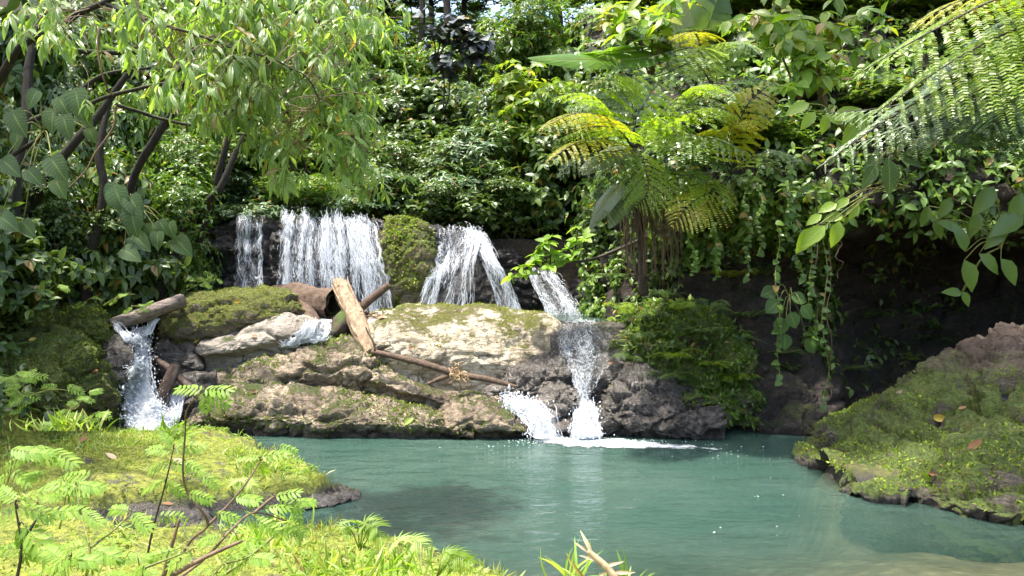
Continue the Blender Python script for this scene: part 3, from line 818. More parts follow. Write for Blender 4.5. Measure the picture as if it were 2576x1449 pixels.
R['darkb'] = rock('boulder', 'dark angular rock wall behind the pole at the left cascade', [
    (375, 1075, 960, 10.7, 10.95, 11.5), (420, 1080, 935, 10.6, 10.95, 11.5), (480, 1085, 930, 10.6, 10.9, 11.5), (540, 1080, 935, 10.65, 10.9, 11.5)],
    'rock_wet', 90, 90, 0.07, 2.2, 18, steep=0.9)
R['mid'] = rock('boulder', 'long mossy tan rock under the foot of the pale leaning log', [
    (470, 1010, 980, 10.8, 11.0, 11.5), (510, 1015, 945, 10.7, 11.1, 11.8), (580, 1010, 915, 10.6, 11.15, 11.9), (680, 1000, 884, 10.6, 11.2, 12.0), (770, 1000, 852, 10.6, 11.25, 12.0), (840, 1000, 842, 10.6, 11.25, 12.0),
    (910, 1000, 868, 10.6, 11.2, 11.9), (970, 1005, 908, 10.6, 11.1, 11.8), (1050, 1020, 955, 10.55, 11.0, 11.6), (1150, 1045, 985, 10.5, 10.9, 11.5), (1250, 1055, 1008, 10.4, 10.8, 11.3)],
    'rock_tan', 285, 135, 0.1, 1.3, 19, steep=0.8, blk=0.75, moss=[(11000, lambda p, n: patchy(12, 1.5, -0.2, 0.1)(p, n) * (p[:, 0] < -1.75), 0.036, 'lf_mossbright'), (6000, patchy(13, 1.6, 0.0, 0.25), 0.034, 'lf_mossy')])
R['front'] = rock('boulder', 'low brown boulder with dark moss front at the pool edge', [
    (448, 1094, 1078, 10.3, 10.45, 10.8), (470, 1096, 1045, 10.2, 10.38, 10.60), (510, 1098, 1012, 10.1, 10.43, 10.80), (600, 1104, 984, 9.98, 10.48, 10.90), (700, 1108, 974, 9.9, 10.48, 10.90), (800, 1111, 985, 9.84, 10.43, 10.90),
    (900, 1113, 990, 9.8, 10.38, 10.80), (1000, 1114, 1008, 9.78, 10.28, 10.70), (1080, 1114, 1030, 9.78, 10.18, 10.60), (1150, 1114, 1058, 9.78, 10.2, 10.8), (1190, 1113, 1085, 9.8, 10.05, 10.5)],
    'rock_tan', 300, 120, 0.095, 1.5, 20, steep=0.85, blk=0.75, moss=[(15000, lambda p, n: sstep(-0.25, 0.05, fbm(p * 1.7, 4, 14) + 0.35 * (0.38 - p[:, 2])) * (p[:, 2] > 0.10) * (p[:, 2] < 0.52), 0.036, 'lf_mossy', dict(down=0.2)), (2500, patchy(15, 2, 0.1, 0.3), 0.034, 'lf_mossbright')])
R['tip'] = rock('boulder', 'wrinkled brown rock with wet rounded end beside the splash at the pool', [
    (1085, 1112, 1055, 9.95, 10.3, 10.9), (1130, 1112, 1010, 9.85, 10.4, 11.1), (1190, 1112, 992, 9.82, 10.4, 11.1), (1250, 1112, 1008, 9.8, 10.35, 11.0), (1305, 1112, 1042, 9.8, 10.25, 10.8), (1338, 1110, 1072, 9.85, 10.1, 10.5), (1350, 1108, 1092, 9.9, 10.05, 10.4)],
    'rock_tan', 135, 120, 0.07, 2.4, 21, steep=0.8, blk=0.6, moss=[(1500, patchy(16, 2.0, 0.1, 0.3), 0.03, 'lf_mossy')])
R['wc'] = rock('boulder', 'grey wet boulder below the right corner of the pale boulder', [
    (1190, 1025, 985, 10.65, 10.9, 11.4), (1240, 1030, 945, 10.55, 11.0, 11.5), (1310, 1035, 915, 10.5, 11.0, 11.6), (1370, 1030, 898, 10.5, 11.05, 11.6), (1420, 1020, 905, 10.55, 11.0, 11.5), (1450, 1010, 945, 10.65, 10.9, 11.3)],
    'rock_wet', 135, 105, 0.1, 1.9, 22, steep=0.55, blk=0.7)
R['wd'] = rock('boulder', 'shiny wet rock between the side spill and the chute', [
    (1300, 1080, 1035, 10.25, 10.5, 11.0), (1345, 1095, 995, 10.1, 10.55, 11.1), (1400, 1100, 968, 10.05, 10.55, 11.1), (1440, 1100, 985, 10.05, 10.5, 11.0), (1458, 1100, 1030, 10.05, 10.4, 10.8)],
    'rock_wet', 90, 105, 0.09, 2.2, 23, steep=0.6, blk=1.0)
R['we'] = rock('rock', 'small wet knob of rock standing in the foam', [
    (1385, 1102, 1085, 9.98, 10.05, 10.3), (1405, 1106, 1056, 9.92, 10.1, 10.4), (1435, 1106, 1052, 9.92, 10.1, 10.4), (1456, 1104, 1078, 9.96, 10.05, 10.3)],
    'rock_wet', 60, 60, 0.03, 3.5, 24)
R['rw'] = rock('boulder', 'wide shiny wet boulder right of the lower chute', [
    (1500, 1106, 1060, 9.98, 10.3, 10.9), (1520, 1108, 985, 9.92, 10.5, 11.2), (1555, 1110, 915, 9.88, 10.7, 11.5), (1600, 1112, 893, 9.85, 10.75, 11.6), (1660, 1114, 912, 9.8, 10.65, 11.5), (1720, 1116, 945, 9.78, 10.5, 11.4), (1790, 1118, 985, 9.75, 10.35, 11.2), (1830, 1120, 1030, 9.75, 10.2, 11.0)],
    'rock_wet', 195, 165, 0.11, 1.9, 25, steep=0.35, blk=0.8, moss=[(1800, patchy(17, 1.5, 0.1, 0.3, 0.3, 0.5), 0.035, 'lf_mossy')])
R['step'] = rock('rock', 'flat wet sill that the lower right waterfall slides over', [
    (1385, 1040, 825, 10.75, 11.35, 12.4), (1420, 1045, 815, 10.6, 11.4, 12.5), (1480, 1050, 812, 10.55, 11.4, 12.5), (1540, 1040, 812, 10.65, 11.4, 12.5), (1575, 1020, 820, 10.8, 11.4, 12.4)],
    'rock_wet', 90, 120, 0.04, 2.0, 26, steep=0.35)
R['leftbig'] = rock('boulder', 'great moss covered boulder at the left edge beside the cascade', [
    (-140, 1060, 790, 8.3, 9.2, 10.4), (-60, 1060, 800, 8.4, 9.3, 10.5), (0, 1062, 822, 8.6, 9.4, 10.6), (60, 1066, 836, 8.7, 9.5, 10.6), (130, 1072, 834, 8.8, 9.6, 10.7), (200, 1080, 850, 9.1, 9.8, 10.7), (250, 1086, 895, 9.4, 9.95, 10.7), (285, 1088, 960, 9.7, 10.05, 10.6), (305, 1090, 1030, 9.9, 10.1, 10.5)],
    'rock_mossdark', 210, 165, 0.1, 1.4, 27, steep=0.4, blk=1.1, moss=[(22000, patchy(18, 2.0, -0.35, 0.05, 0.2), 0.030, 'lf_mossy'), (5000, patchy(38, 2.6, 0.0, 0.2, 0.2), 0.028, 'lf_mossyellow')])
R['leftup'] = rock('boulder', 'dark mossy rock shelf above and behind the left boulder', [
    (40, 870, 800, 10.2, 10.9, 12), (100, 872, 768, 10.1, 10.9, 12), (180, 880, 755, 10.1, 10.9, 12.1), (250, 890, 760, 10.2, 10.9, 12.1), (290, 892, 806, 10.4, 10.8, 11.6), (325, 885, 858, 10.6, 10.8, 11.4)],
    'rock_mossdark', 150, 120, 0.06, 1.6, 28, steep=0.4, moss=[(9000, patchy(19, 1.4, -0.3, 0.05, 0.2), 0.034, 'lf_mossy'), (2500, patchy(20, 1.0, 0.0, 0.2, 0.3, 1.45), 0.05, 'lf_mossbright')])
R['leftdark'] = rock('boulder', 'bare dark rounded rock bulging into the left cascade', [
    (225, 985, 900, 10.0, 10.4, 11), (262, 1000, 862, 9.95, 10.45, 11.1), (300, 1000, 848, 10.0, 10.5, 11.1), (330, 975, 862, 10.1, 10.5, 11), (345, 940, 895, 10.25, 10.45, 10.9)],
    'rock_wet', 105, 105, 0.06, 2.0, 29, steep=0.7)
R['leftstone'] = rock('rock', 'small black stone parting the foam of the left cascade', [
    (300, 1040, 1025, 10.3, 10.4, 10.7), (318, 1060, 985, 10.2, 10.45, 10.8), (340, 1070, 992, 10.2, 10.45, 10.8), (352, 1075, 1030, 10.25, 10.4, 10.7)],
    'rock_wet', 60, 60, 0.03, 3.0, 31)
R['rbank'] = rock('boulder', 'broad mossy bank rock sloping into the pool on the right', [
    (2024, 1162, 1150, 8.9, 9.1, 9.5), (2050, 1180, 1110, 8.55, 9.2, 10.0), (2085, 1205, 1060, 8.2, 9.3, 10.5), (2120, 1260, 1045, 7.5, 9.4, 10.8), (2190, 1278, 1000, 7.28, 9.5, 11.0), (2260, 1288, 965, 7.18, 9.6, 11.1), (2350, 1300, 922, 7.05, 9.6, 11.2),
    (2440, 1332, 880, 6.7, 9.6, 11.2), (2540, 1352, 838, 6.5, 9.6, 11.2), (2660, 1372, 790, 6.32, 9.6, 11.2), (2860, 1390, 690, 6.15, 9.5, 11.2), (3050, 1420, 650, 5.9, 9.3, 11.2)],
    'rock_bank', 390, 270, 0.12, 1.25, 32, steep=0.12, blk=1.1, prof=((0.10, 0.17), (0.52, 0.50)), moss=[
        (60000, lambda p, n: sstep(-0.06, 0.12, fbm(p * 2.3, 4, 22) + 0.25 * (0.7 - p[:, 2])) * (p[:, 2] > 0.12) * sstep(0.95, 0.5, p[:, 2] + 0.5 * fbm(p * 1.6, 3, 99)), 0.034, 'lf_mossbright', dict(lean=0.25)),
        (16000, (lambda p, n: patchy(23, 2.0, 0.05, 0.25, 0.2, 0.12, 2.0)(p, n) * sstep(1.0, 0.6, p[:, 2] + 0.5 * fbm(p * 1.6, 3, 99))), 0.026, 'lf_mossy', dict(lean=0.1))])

R['lip'] = rock('rock', 'dark wet rock lip at the tip of the near left spit', [
    (690, 1304, 1276, 7.0, 7.12, 7.4), (740, 1302, 1262, 7.0, 7.2, 7.6), (800, 1294, 1256, 7.1, 7.3, 7.7), (850, 1284, 1250, 7.2, 7.4, 7.8), (888, 1270, 1250, 7.35, 7.48, 7.7), (902, 1262, 1256, 7.42, 7.5, 7.6)],
    'rock_wet', 70, 40, 0.04, 3.2, 35, steep=0.6)
R['gledge'] = rock('rock', 'dark bare rock breaking through the moss of the near bank', [
    (270, 1352, 1330, 6.2, 6.35, 6.7), (320, 1354, 1318, 6.15, 6.35, 6.8), (400, 1356, 1312, 6.15, 6.35, 6.8), (480, 1352, 1320, 6.2, 6.4, 6.8), (540, 1348, 1330, 6.3, 6.42, 6.7)],
    'rock_wet', 60, 40, 0.04, 3.0, 36, steep=0.5)

# ------------------------------------------------------------------ right hand earth cliff with its undercut, and the slope above it
def cliff_cols():
    out = []
    zs = [-0.5, 0.45, 1.3, 2.2, 2.62, 3.1, 4.6, 7.0]
    ds = {1470: [13.0, 13.1, 13.3, 13.5, 13.5, 13.5, 14.2, 16.5],
          1530: [11.6, 11.8, 12.2, 12.6, 12.7, 12.6, 13.4, 16.0],
          1600: [10.7, 11.0, 11.5, 12.0, 12.0, 11.9, 12.8, 15.5],
          1700: [10.3, 10.7, 11.2, 11.5, 11.3, 11.2, 12.2, 15.0],
          1850: [10.15, 10.5, 11.1, 11.4, 11.1, 10.9, 12.0, 14.8],
          1980: [9.95, 10.4, 11.2, 11.6, 11.0, 10.8, 11.9, 14.6],
          2080: [9.8, 10.6, 11.9, 12.2, 11.0, 10.7, 11.8, 14.5],
          2200: [10.4, 11.6, 12.7, 12.6, 11.0, 10.6, 11.7, 14.4],
          2350: [11.0, 12.0, 12.9, 12.7, 11.0, 10.5, 11.6, 14.3],
          2480: [11.0, 11.8, 12.5, 12.4, 10.9, 10.4, 11.5, 14.2],
          2620: [10.8, 11.4, 11.9, 11.8, 10.8, 10.4, 11.4, 14.0],
          2850: [10.5, 10.9, 11.2, 11.3, 10.7, 10.4, 11.2, 13.8],
          3150: [10.2, 10.5, 10.8, 10.8, 10.5, 10.3, 11.0, 13.5]}
    for px, dd in ds.items():
        col = []
        for z, d in zip(zs, dd):
            u = P(px, 650, d); u[2] = z; col.append(u)
        out.append(col)
    return out
cg = displace(loft(cliff_cols(), 220, 130), 0.16, 1.1, 51, 0.5)
mb = MB(); mb.add(cg.reshape(-1, 3), grid_faces(220, 130))
cliff = tag(mb.build('hillside', M['earth']), kind='structure')
solid(cg.reshape(-1, 3), grid_faces(220, 130))
R['mound'] = rock('rock_mound', 'bulging mound covered in grass and ferns beside the lower right waterfall', [
    (1545, 905, 860, 10.7, 11.0, 11.6), (1560, 915, 800, 10.5, 11.1, 11.8), (1600, 930, 752, 10.35, 11.1, 12.0), (1660, 945, 735, 10.2, 11.0, 12.0), (1740, 965, 760, 10.1, 10.9, 11.9), (1810, 985, 800, 10.05, 10.8, 11.7), (1870, 990, 850, 10.1, 10.7, 11.5), (1900, 985, 910, 10.2, 10.6, 11.3)],
    'rock_mossdark', 165, 135, 0.3, 1.0, 34, steep=0.85, cat='mound', moss=[(9000, patchy(24, 1.6, -0.5, -0.2), 0.07, 'lf_mid', dict(lean=0.9, down=0.35)), (4500, lambda p, n: sstep(-4, 0.4, 0 * p[:, 0]) * (p[:, 0] / p[:, 1] < (1680 - CX) / F), 0.085, 'lf_grass', dict(tpl=T_BLADE, lean=0.7, down=0.9)), (5000, patchy(25, 1.2, -0.1, 0.1), 0.05, 'lf_mossbright', dict(lean=0.9))])
# ------------------------------------------------------------------ waterfalls
def snap(g, off=0.03):
    """keep the water in front of the rock it runs over"""
    b = bvh(); sh = g.shape; q = g.reshape(-1, 3).copy()
    for i in range(len(q)):
        d = q[i] - CAM; L = np.linalg.norm(d); d = d / L
        h = b.ray_cast(Vector(CAM), Vector(d))
        if h[0] is not None and h[3] < L + off and h[3] > L - 0.7: q[i] = CAM + d * (h[3] - off)
    q = q.reshape(sh)
    for _ in range(2):
        q[1:-1, 1:-1] = 0.5 * q[1:-1, 1:-1] + 0.125 * (q[:-2, 1:-1] + q[2:, 1:-1] + q[1:-1, :-2] + q[1:-1, 2:])
    return q

def fall(name, label, cols, dens, nstr, width=0.012, seed=0, su=16.0, sv=2.2, spread=0.05, strl=(0.05, 0.26), drops=0, wgt=None, nu=60, nv=60, edge=0.24, cat='waterfall'):
    """cols: list over the width of polylines from lip to foot, each [(px,py,d)...] with the same number of points"""
    r = np.random.default_rng(seed)
    ctrl = np.array([PP(c) for c in cols])
    g = loft(ctrl, nu, nv)
    g = snap(g)
    N = grid_normals(g)
    sgn = np.sign(np.sum(N * (CAM - g), -1, keepdims=True)); N = N * sgn
    g = g + N * (0.035 * fbm(g * np.array([5, 5, 2.0]), 3, seed) + 0.02)[..., None]
    ulen = np.linalg.norm(g[-1] - g[0], axis=-1).mean(); vlen = np.linalg.norm(np.diff(g, axis=1), axis=-1).sum(1).mean()
    f = grid_faces(nu, nv)
    uu, vv = np.meshgrid(np.linspace(0, ulen, nu), np.linspace(0, vlen, nv), indexing='ij')
    uvp = np.stack([uu + seed * 1.7, vv], -1).reshape(-1, 2)
    root = empty(name, g[:, -1].mean(0), label, cat)
    un = np.linspace(0, 1, nu)[:, None]
    e = sstep(0, edge, un) * sstep(1, 1 - edge, un) * np.ones((1, nv))
    if wgt is not None: e = e * wgt(un, np.linspace(0, 1, nv)[None])
    mb = MB(); mb.add(g.reshape(-1, 3), f, uvp[f.ravel()])
    o = mb.build('veil', fallmat(dens, su, sv), root)
    set_attr(o, 'edge', e.ravel())
    # strands and flung threads of white water
    S = 5
    n = int(nstr * 0.42)
    u = r.random(n * 3); v0 = 0.07 + 0.93 * r.random(n * 3) ** 0.9
    pk = 0.03 + 0.97 * sstep(-0.10, 0.40, fbm(np.stack([u * ulen * 11.0, v0 * vlen * 0.9, 0 * u + seed], -1), 3, seed + 5))
    if wgt is not None: pk = pk * np.clip(wgt(u, v0), 0, 1)
    k = np.flatnonzero(r.random(n * 3) < pk)[:n]
    u, v0 = u[k], v0[k]; n = len(u)
    ln = r.uniform(*strl, n) / vlen
    vs = np.clip(v0[:, None] + ln[:, None] * np.linspace(0, 1, S), 0, 1)
    us = np.clip(u[:, None] + (np.cumsum(r.normal(size=(n, S)), 1) * 0.012 / max(ulen, 0.2)), 0, 1)
    iu = us * (nu - 1.001); iv = vs * (nv - 1.001)
    i0, j0 = iu.astype(int), iv.astype(int); fu, fv = (iu - i0)[..., None], (iv - j0)[..., None]
    pts = g[i0, j0] * (1 - fu) * (1 - fv) + g[i0 + 1, j0] * fu * (1 - fv) + g[i0, j0 + 1] * (1 - fu) * fv + g[i0 + 1, j0 + 1] * fu * fv
    nn = N[i0, j0]
    pts = pts + nn * (np.abs(r.normal(size=(n, 1, 1))) * spread + r.normal(size=(n, S, 1)) * 0.008)
    rad = width * 0.30 * r.uniform(0.35, 1.25, (n, 1)) * np.array([0.25, 1.0, 0.8, 1.0, 0.2])
    mb = MB(); mb.add(*tubes_batch(pts, rad, 3))
    tag(mb.build('strands', M['white'], root), kind='stuff')
    if drops: droplets(root, pts[:, S // 2], drops, seed, 0.06)
    return root, g

OCT_V = np.array([[1, 0, 0], [-1, 0, 0], [0, 1, 0], [0, -1, 0], [0, 0, 1], [0, 0, -1.]])
OCT_F = np.array([[0, 2, 4], [2, 1, 4], [1, 3, 4], [3, 0, 4], [2, 0, 5], [1, 2, 5], [3, 1, 5], [0, 3, 5]])
def droplets(root, src, n, seed, sd, rad=0.006, name='spray'):
    r = np.random.default_rng(seed + 900)
    c = src[r.integers(0, len(src), n)] + r.normal(size=(n, 3)) * sd
    s = rad * r.lognormal(0, 0.4, n)
    st = np.stack([np.ones(n), np.ones(n), r.uniform(1.0, 2.6, n)], -1)
    v = (c[:, None] + OCT_V[None] * st[:, None] * s[:, None, None]).reshape(-1, 3)
    f = (OCT_F[None] + (np.arange(n) * 6)[:, None, None]).reshape(-1, 3)
    mb = MB(); mb.add(v, f)
    return tag(mb.build(name, M['white'], root), kind='stuff')

fall('waterfall', 'narrow thin waterfall in steps at the left end of the dark ledge', [
    [(594, 545, 13.75), (596, 556, 13.5), (592, 630, 13.38), (594, 680, 13.30), (588, 725, 13.2)],
    [(630, 545, 13.75), (634, 552, 13.5), (630, 630, 13.36), (628, 680, 13.28), (625, 725, 13.18)],
    [(668, 545, 13.75), (664, 552, 13.5), (662, 630, 13.38), (660, 680, 13.30), (664, 725, 13.2)]], 0.50, 1500, 0.009, 1, 18, 3.0, 0.03,
    wgt=lambda u, v: 0.35 + 0.65 * np.abs(np.sin(u * 7.3 + 0.4 + 1.5 * np.sin(v * 5))))
fall('waterfall', 'widest white waterfall pouring over the ledge behind the hollow log', [
    [(708, 548, 13.75), (708, 562, 13.45), (702, 640, 13.25), (700, 700, 13.15), (696, 775, 13.0)],
    [(760, 546, 13.75), (764, 558, 13.42), (764, 640, 13.15), (766, 700, 13.05), (768, 775, 12.95)],
    [(820, 548, 13.75), (828, 558, 13.40), (832, 640, 13.12), (836, 700, 13.0), (840, 775, 12.9)],
    [(868, 552, 13.75), (880, 562, 13.42), (900, 640, 13.15), (905, 700, 13.05), (910, 775, 12.95)]], 0.46, 7000, 0.009, 2, 24, 2.8, 0.07,
    wgt=lambda u, v: np.clip(1.25 - 0.9 * v * u - 0.25 * (v > 0.75) * (u > 0.5), 0.12, 1))
fall('waterfall', 'curved white waterfall falling right behind the small leaning stick', [
    [(862, 556, 13.7), (868, 566, 13.38), (884, 620, 13.15), (908, 700, 12.95), (922, 790, 12.85)],
    [(905, 553, 13.7), (908, 560, 13.34), (922, 620, 13.05), (940, 700, 12.85), (954, 790, 12.78)],
    [(938, 556, 13.7), (940, 572, 13.38), (954, 625, 13.12), (970, 700, 12.95), (986, 790, 12.85)]], 0.54, 3000, 0.009, 3, 22, 2.4, 0.05,
    wgt=lambda u, v: np.clip(0.35 + 2.2 * v, 0, 1))
fall('waterfall', 'second wide waterfall fanning to the left of the pointed black rock', [
    [(1098, 570, 13.6), (1100, 584, 13.4), (1106, 640, 13.25), (1085, 700, 13.0), (1050, 782, 12.85)],
    [(1140, 572, 13.6), (1142, 584, 13.38), (1140, 640, 13.2), (1124, 690, 12.9), (1098, 782, 12.8)],
    [(1180, 580, 13.6), (1182, 594, 13.36), (1176, 645, 13.0), (1162, 690, 12.85), (1150, 782, 12.75)],
    [(1212, 590, 13.6), (1212, 602, 13.38), (1200, 648, 12.95), (1192, 690, 12.85), (1196, 782, 12.75)]], 0.44, 3800, 0.009, 4, 24, 2.4, 0.05,
    wgt=lambda u, v: np.clip(1.15 - 1.25 * np.clip(v - 0.45, 0, 1) * u * 1.6 - 0.45 * (u < 0.3) * (v < 0.5) * (v > 0.1), 0.12, 1))
fall('waterfall', 'slanting white stream running down the right of the pointed black rock', [
    [(1172, 578, 13.6), (1186, 610, 13.3), (1212, 662, 12.95), (1240, 720, 12.9), (1258, 790, 12.85)],
    [(1192, 584, 13.6), (1206, 610, 13.3), (1232, 660, 12.95), (1262, 720, 12.88), (1284, 790, 12.82)],
    [(1208, 590, 13.6), (1218, 612, 13.35), (1246, 660, 13.0), (1278, 715, 12.95), (1306, 790, 12.9)]], 0.56, 2000, 0.010, 5, 20, 2.6, 0.04)
fall('waterfall', 'shaded back waterfall sliding right under the leafy branch', [
    [(1326, 684, 13.7), (1336, 710, 13.5), (1356, 750, 13.3), (1372, 780, 13.15), (1376, 812, 13.0)],
    [(1352, 676, 13.7), (1370, 710, 13.45), (1398, 748, 13.25), (1416, 780, 13.05), (1420, 812, 12.9)],
    [(1374, 684, 13.7), (1400, 712, 13.5), (1434, 748, 13.3), (1456, 778, 13.15), (1466, 812, 13.0)]], 0.58, 2600, 0.010, 6, 16, 4.5, 0.05, strl=(0.03, 0.12),
    wgt=lambda u, v: np.clip(0.25 + 0.9 * np.abs(np.sin(u * 5.2 + 0.6)), 0, 1))
fall('waterfall', 'broad glittering lower right waterfall sliding over the flat sill', [
    [(1404, 808, 11.6), (1404, 825, 11.3), (1402, 870, 11.05), (1416, 910, 10.85), (1442, 955, 10.62), (1452, 1000, 10.45), (1455, 1050, 10.3)],
    [(1448, 806, 11.6), (1448, 822, 11.25), (1446, 870, 11.0), (1448, 910, 10.78), (1456, 955, 10.55), (1462, 1000, 10.4), (1464, 1050, 10.22)],
    [(1492, 806, 11.6), (1492, 822, 11.25), (1496, 870, 11.0), (1488, 910, 10.78), (1474, 955, 10.55), (1472, 1000, 10.4), (1474, 1050, 10.22)],
    [(1532, 810, 11.6), (1534, 828, 11.3), (1540, 872, 11.05), (1536, 912, 10.85), (1502, 960, 10.62), (1484, 1000, 10.45), (1483, 1050, 10.3)]], 0.46, 3000, 0.008, 7, 26, 8.0, 0.02, strl=(0.02, 0.09),
    wgt=lambda u, v: np.clip(0.45 + 0.55 * np.abs(np.sin(u * 6 + 1.1)) + 0.9 * (v - .3) - 0.45 * (u > 0.7) * (v < .6), 0.1, 1))
fall('waterfall', 'foaming white chute dropping between the wet boulders into the pool', [
    [(1452, 1010, 10.42), (1456, 1040, 10.25), (1448, 1070, 10.1), (1436, 1104, 9.95)],
    [(1464, 1010, 10.38), (1472, 1040, 10.18), (1472, 1070, 10.0), (1470, 1106, 9.85)],
    [(1484, 1010, 10.42), (1490, 1040, 10.25), (1500, 1070, 10.1), (1510, 1104, 9.95)]], 0.95, 1800, 0.016, 8, 10, 3.0, 0.04, drops=500)
fall('waterfall', 'small foaming side spill sliding down to the pool left of the chute', [
    [(1254, 998, 10.62), (1280, 1030, 10.35), (1322, 1056, 10.1), (1340, 1104, 9.88)],
    [(1268, 994, 10.62), (1300, 1022, 10.32), (1352, 1040, 10.0), (1368, 1106, 9.82)],
    [(1280, 994, 10.64), (1318, 1020, 10.36), (1392, 1036, 10.05), (1412, 1104, 9.9)]], 0.92, 1900, 0.016, 9, 9, 3.0, 0.05, drops=700,
    wgt=lambda u, v: np.clip(0.3 + 1.3 * v, 0, 1))
fall('cascade', 'tumbling white left cascade between the mossy boulder and the dark rocks', [
    [(318, 838, 11.25), (322, 862, 11.0), (332, 890, 10.75), (312, 940, 10.55), (290, 985, 10.4), (310, 1030, 10.25), (318, 1078, 10.0)],
    [(352, 826, 11.3), (354, 856, 11.0), (356, 888, 10.72), (352, 940, 10.5), (352, 985, 10.32), (366, 1035, 10.12), (370, 1086, 9.9)],
    [(376, 820, 11.3), (374, 856, 11.05), (380, 890, 10.75), (384, 940, 10.52), (398, 985, 10.35), (432, 1040, 10.15), (456, 1080, 9.98)]], 1.0, 7200, 0.016, 10, 8, 3.4, 0.05, strl=(0.02, 0.07), drops=900, nv=90)
fall('cascade', 'thin trickle running under the left end of the bark log', [
    [(278, 808, 10.6), (290, 822, 10.55), (304, 845, 10.5), (312, 862, 10.45)],
    [(288, 808, 10.6), (300, 822, 10.54), (314, 845, 10.48), (322, 862, 10.43)],
    [(296, 808, 10.6), (306, 822, 10.55), (322, 845, 10.5), (332, 862, 10.45)]], 0.62, 300, 0.010, 11, 18, 3, 0.02, nu=20, nv=30)
fall('cascade', 'short steep spill squeezing past the right end of the bark log', [
    [(388, 806, 10.9), (378, 816, 10.86), (366, 830, 10.8), (356, 844, 10.76)],
    [(398, 804, 10.9), (388, 816, 10.85), (378, 830, 10.79), (368, 844, 10.75)],
    [(408, 806, 10.9), (398, 816, 10.86), (390, 830, 10.8), (384, 844, 10.76)]], 0.75, 400, 0.012, 12, 14, 3, 0.02, nu=20, nv=30)
fall('cascade', 'white spill at lower right of the left cascade behind the slanting pole', [
    [(424, 1000, 10.55), (418, 1030, 10.4), (412, 1060, 10.2)],
    [(446, 985, 10.58), (440, 1025, 10.4), (432, 1062, 10.18)],
    [(466, 980, 10.62), (462, 1020, 10.45), (452, 1060, 10.2)]], 0.62, 600, 0.012, 13, 14, 3, 0.03, nu=24, nv=30)
fall('cascade', 'small white spill between the grey slab and the pale leaning log', [
    [(770, 812, 11.6), (758, 830, 11.35), (735, 850, 11.15), (700, 868, 11.0)],
    [(806, 804, 11.7), (800, 825, 11.4), (785, 845, 11.15), (760, 868, 11.0)],
    [(848, 806, 11.7), (846, 828, 11.4), (838, 845, 11.15), (820, 862, 11.05)]], 0.84, 1300, 0.013, 14, 10, 3, 0.04, nu=40, nv=30)

def foam(label, pts, z, soft, nx=90, ny=40, bumpz=0.02, seed=0):
    """a raft of foam on the water: pts = outline in x,y"""
    pts = np.asarray(pts, float)
    x = np.linspace(pts[:, 0].min(), pts[:, 0].max(), nx); y = np.linspace(pts[:, 1].min(), pts[:, 1].max(), ny)
    X, Y = np.meshgrid(x, y, indexing='ij')
    e = sstep(0, soft, poly_sd(X, Y, pts) + 0.08 * fbm(np.stack([X * 4, Y * 4, 0 * X], -1), 3, seed))
    Z = z + 0.012 + bumpz * e * (0.5 + fbm(np.stack([X * 6, Y * 6, 0 * X], -1), 3, seed))
    mb = MB(); mb.add(np.stack([X, Y, Z], -1).reshape(-1, 3), grid_faces(nx, ny))
    o = tag(mb.build('foam', M['foam']), label, 'foam', kind='stuff')
    set_attr(o, 'edge', e.ravel())
    return o
def gp(px, py):
    d = unit(P(px, py, 1.0) - CAM); t = -CAM[2] / d[2]
    return (CAM + d * t)[:2]
foam('white foam where the lower falls strike the pool', [gp(1300, 1112), gp(1330, 1128), gp(1420, 1140), gp(1560, 1146), gp(1720, 1146), gp(1900, 1152), gp(1960, 1136), gp(1800, 1116), gp(1640, 1102), gp(1520, 1090), gp(1330, 1086)], 0.0, 0.55, 200, 90, 0.004, seed=3)
foam('white foam at the foot of the left cascade', [gp(300, 1096), gp(330, 1106), gp(420, 1098), gp(470, 1084), gp(450, 1066), gp(310, 1070)], 0.0, 0.25, 60, 40, 0.01, 4)

# bubbles drifting on the pool
r = np.random.default_rng(44)
bp = []
for px, py, sx, sy, n in ((1480, 1112, 130, 5, 420), (1400, 1108, 80, 5, 260), (1560, 1122, 220, 8, 130), (1850, 1146, 120, 14, 14), (1950, 1250, 90, 6, 4), (1250, 1125, 80, 6, 12), (1900, 1330, 160, 30, 5)):
    for k in range(n): bp.append((*gp(px + r.normal() * sx * 0.6, py + r.normal() * sy * 0.6), 0.006))
bp = np.array(bp)
mb = MB(); v = (bp[:, None] + OCT_V[None] * (r.uniform(0.003, 0.008, len(bp))[:, None, None] * np.array([1.6, 1.2, 0.5]))).reshape(-1, 3)
mb.add(v, (OCT_F[None] + (np.arange(len(bp)) * 6)[:, None, None]).reshape(-1, 3))
tag(mb.build('foam', M['white']), 'flecks of white foam drifting on the pool', 'foam', kind='stuff')

# ------------------------------------------------------------------ logs, poles and sticks
def log(name, label, pts, rad, mat, sides=18, n=40, noise=0.22, ns=5.0, seed=0, cat='log', flat=1.0, group=None):
    mb = MB(); add_tube(mb, PP(pts), rad, sides, n, noise, ns, seed, True, flat)
    o = tag(mb.build(name, M[mat]), label, cat, group)
    v, q, t = mb.arrays(); solid(v, q)
    return o
r = np.random.default_rng(15)
mb = MB(); add_tube(mb, PP([(934, 888, 10.95), (908, 832, 11.28), (883, 776, 11.62), (857, 718, 11.95)]), [0.075, 0.122, 0.132, 0.11], 30, 90, 0.45, 6.5, 3)
ax = unit(P(857, 718, 11.95) - P(883, 776, 11.62)); e0 = P(857, 718, 11.95)
for k in range(16):                                                   # splintered upper end and torn strips along the side
    a = k / 16 * 6.283; off = (np.array([1, 0, 0]) * math.cos(a) + np.cross(ax, [1, 0, 0]) * math.sin(a)) * 0.08
    add_tube(mb, np.array([e0 + off - ax * .12, e0 + off + ax * .02, e0 + off * .9 + ax * r.uniform(.03, .13)]), [.035, .03, .004], 5, 6)
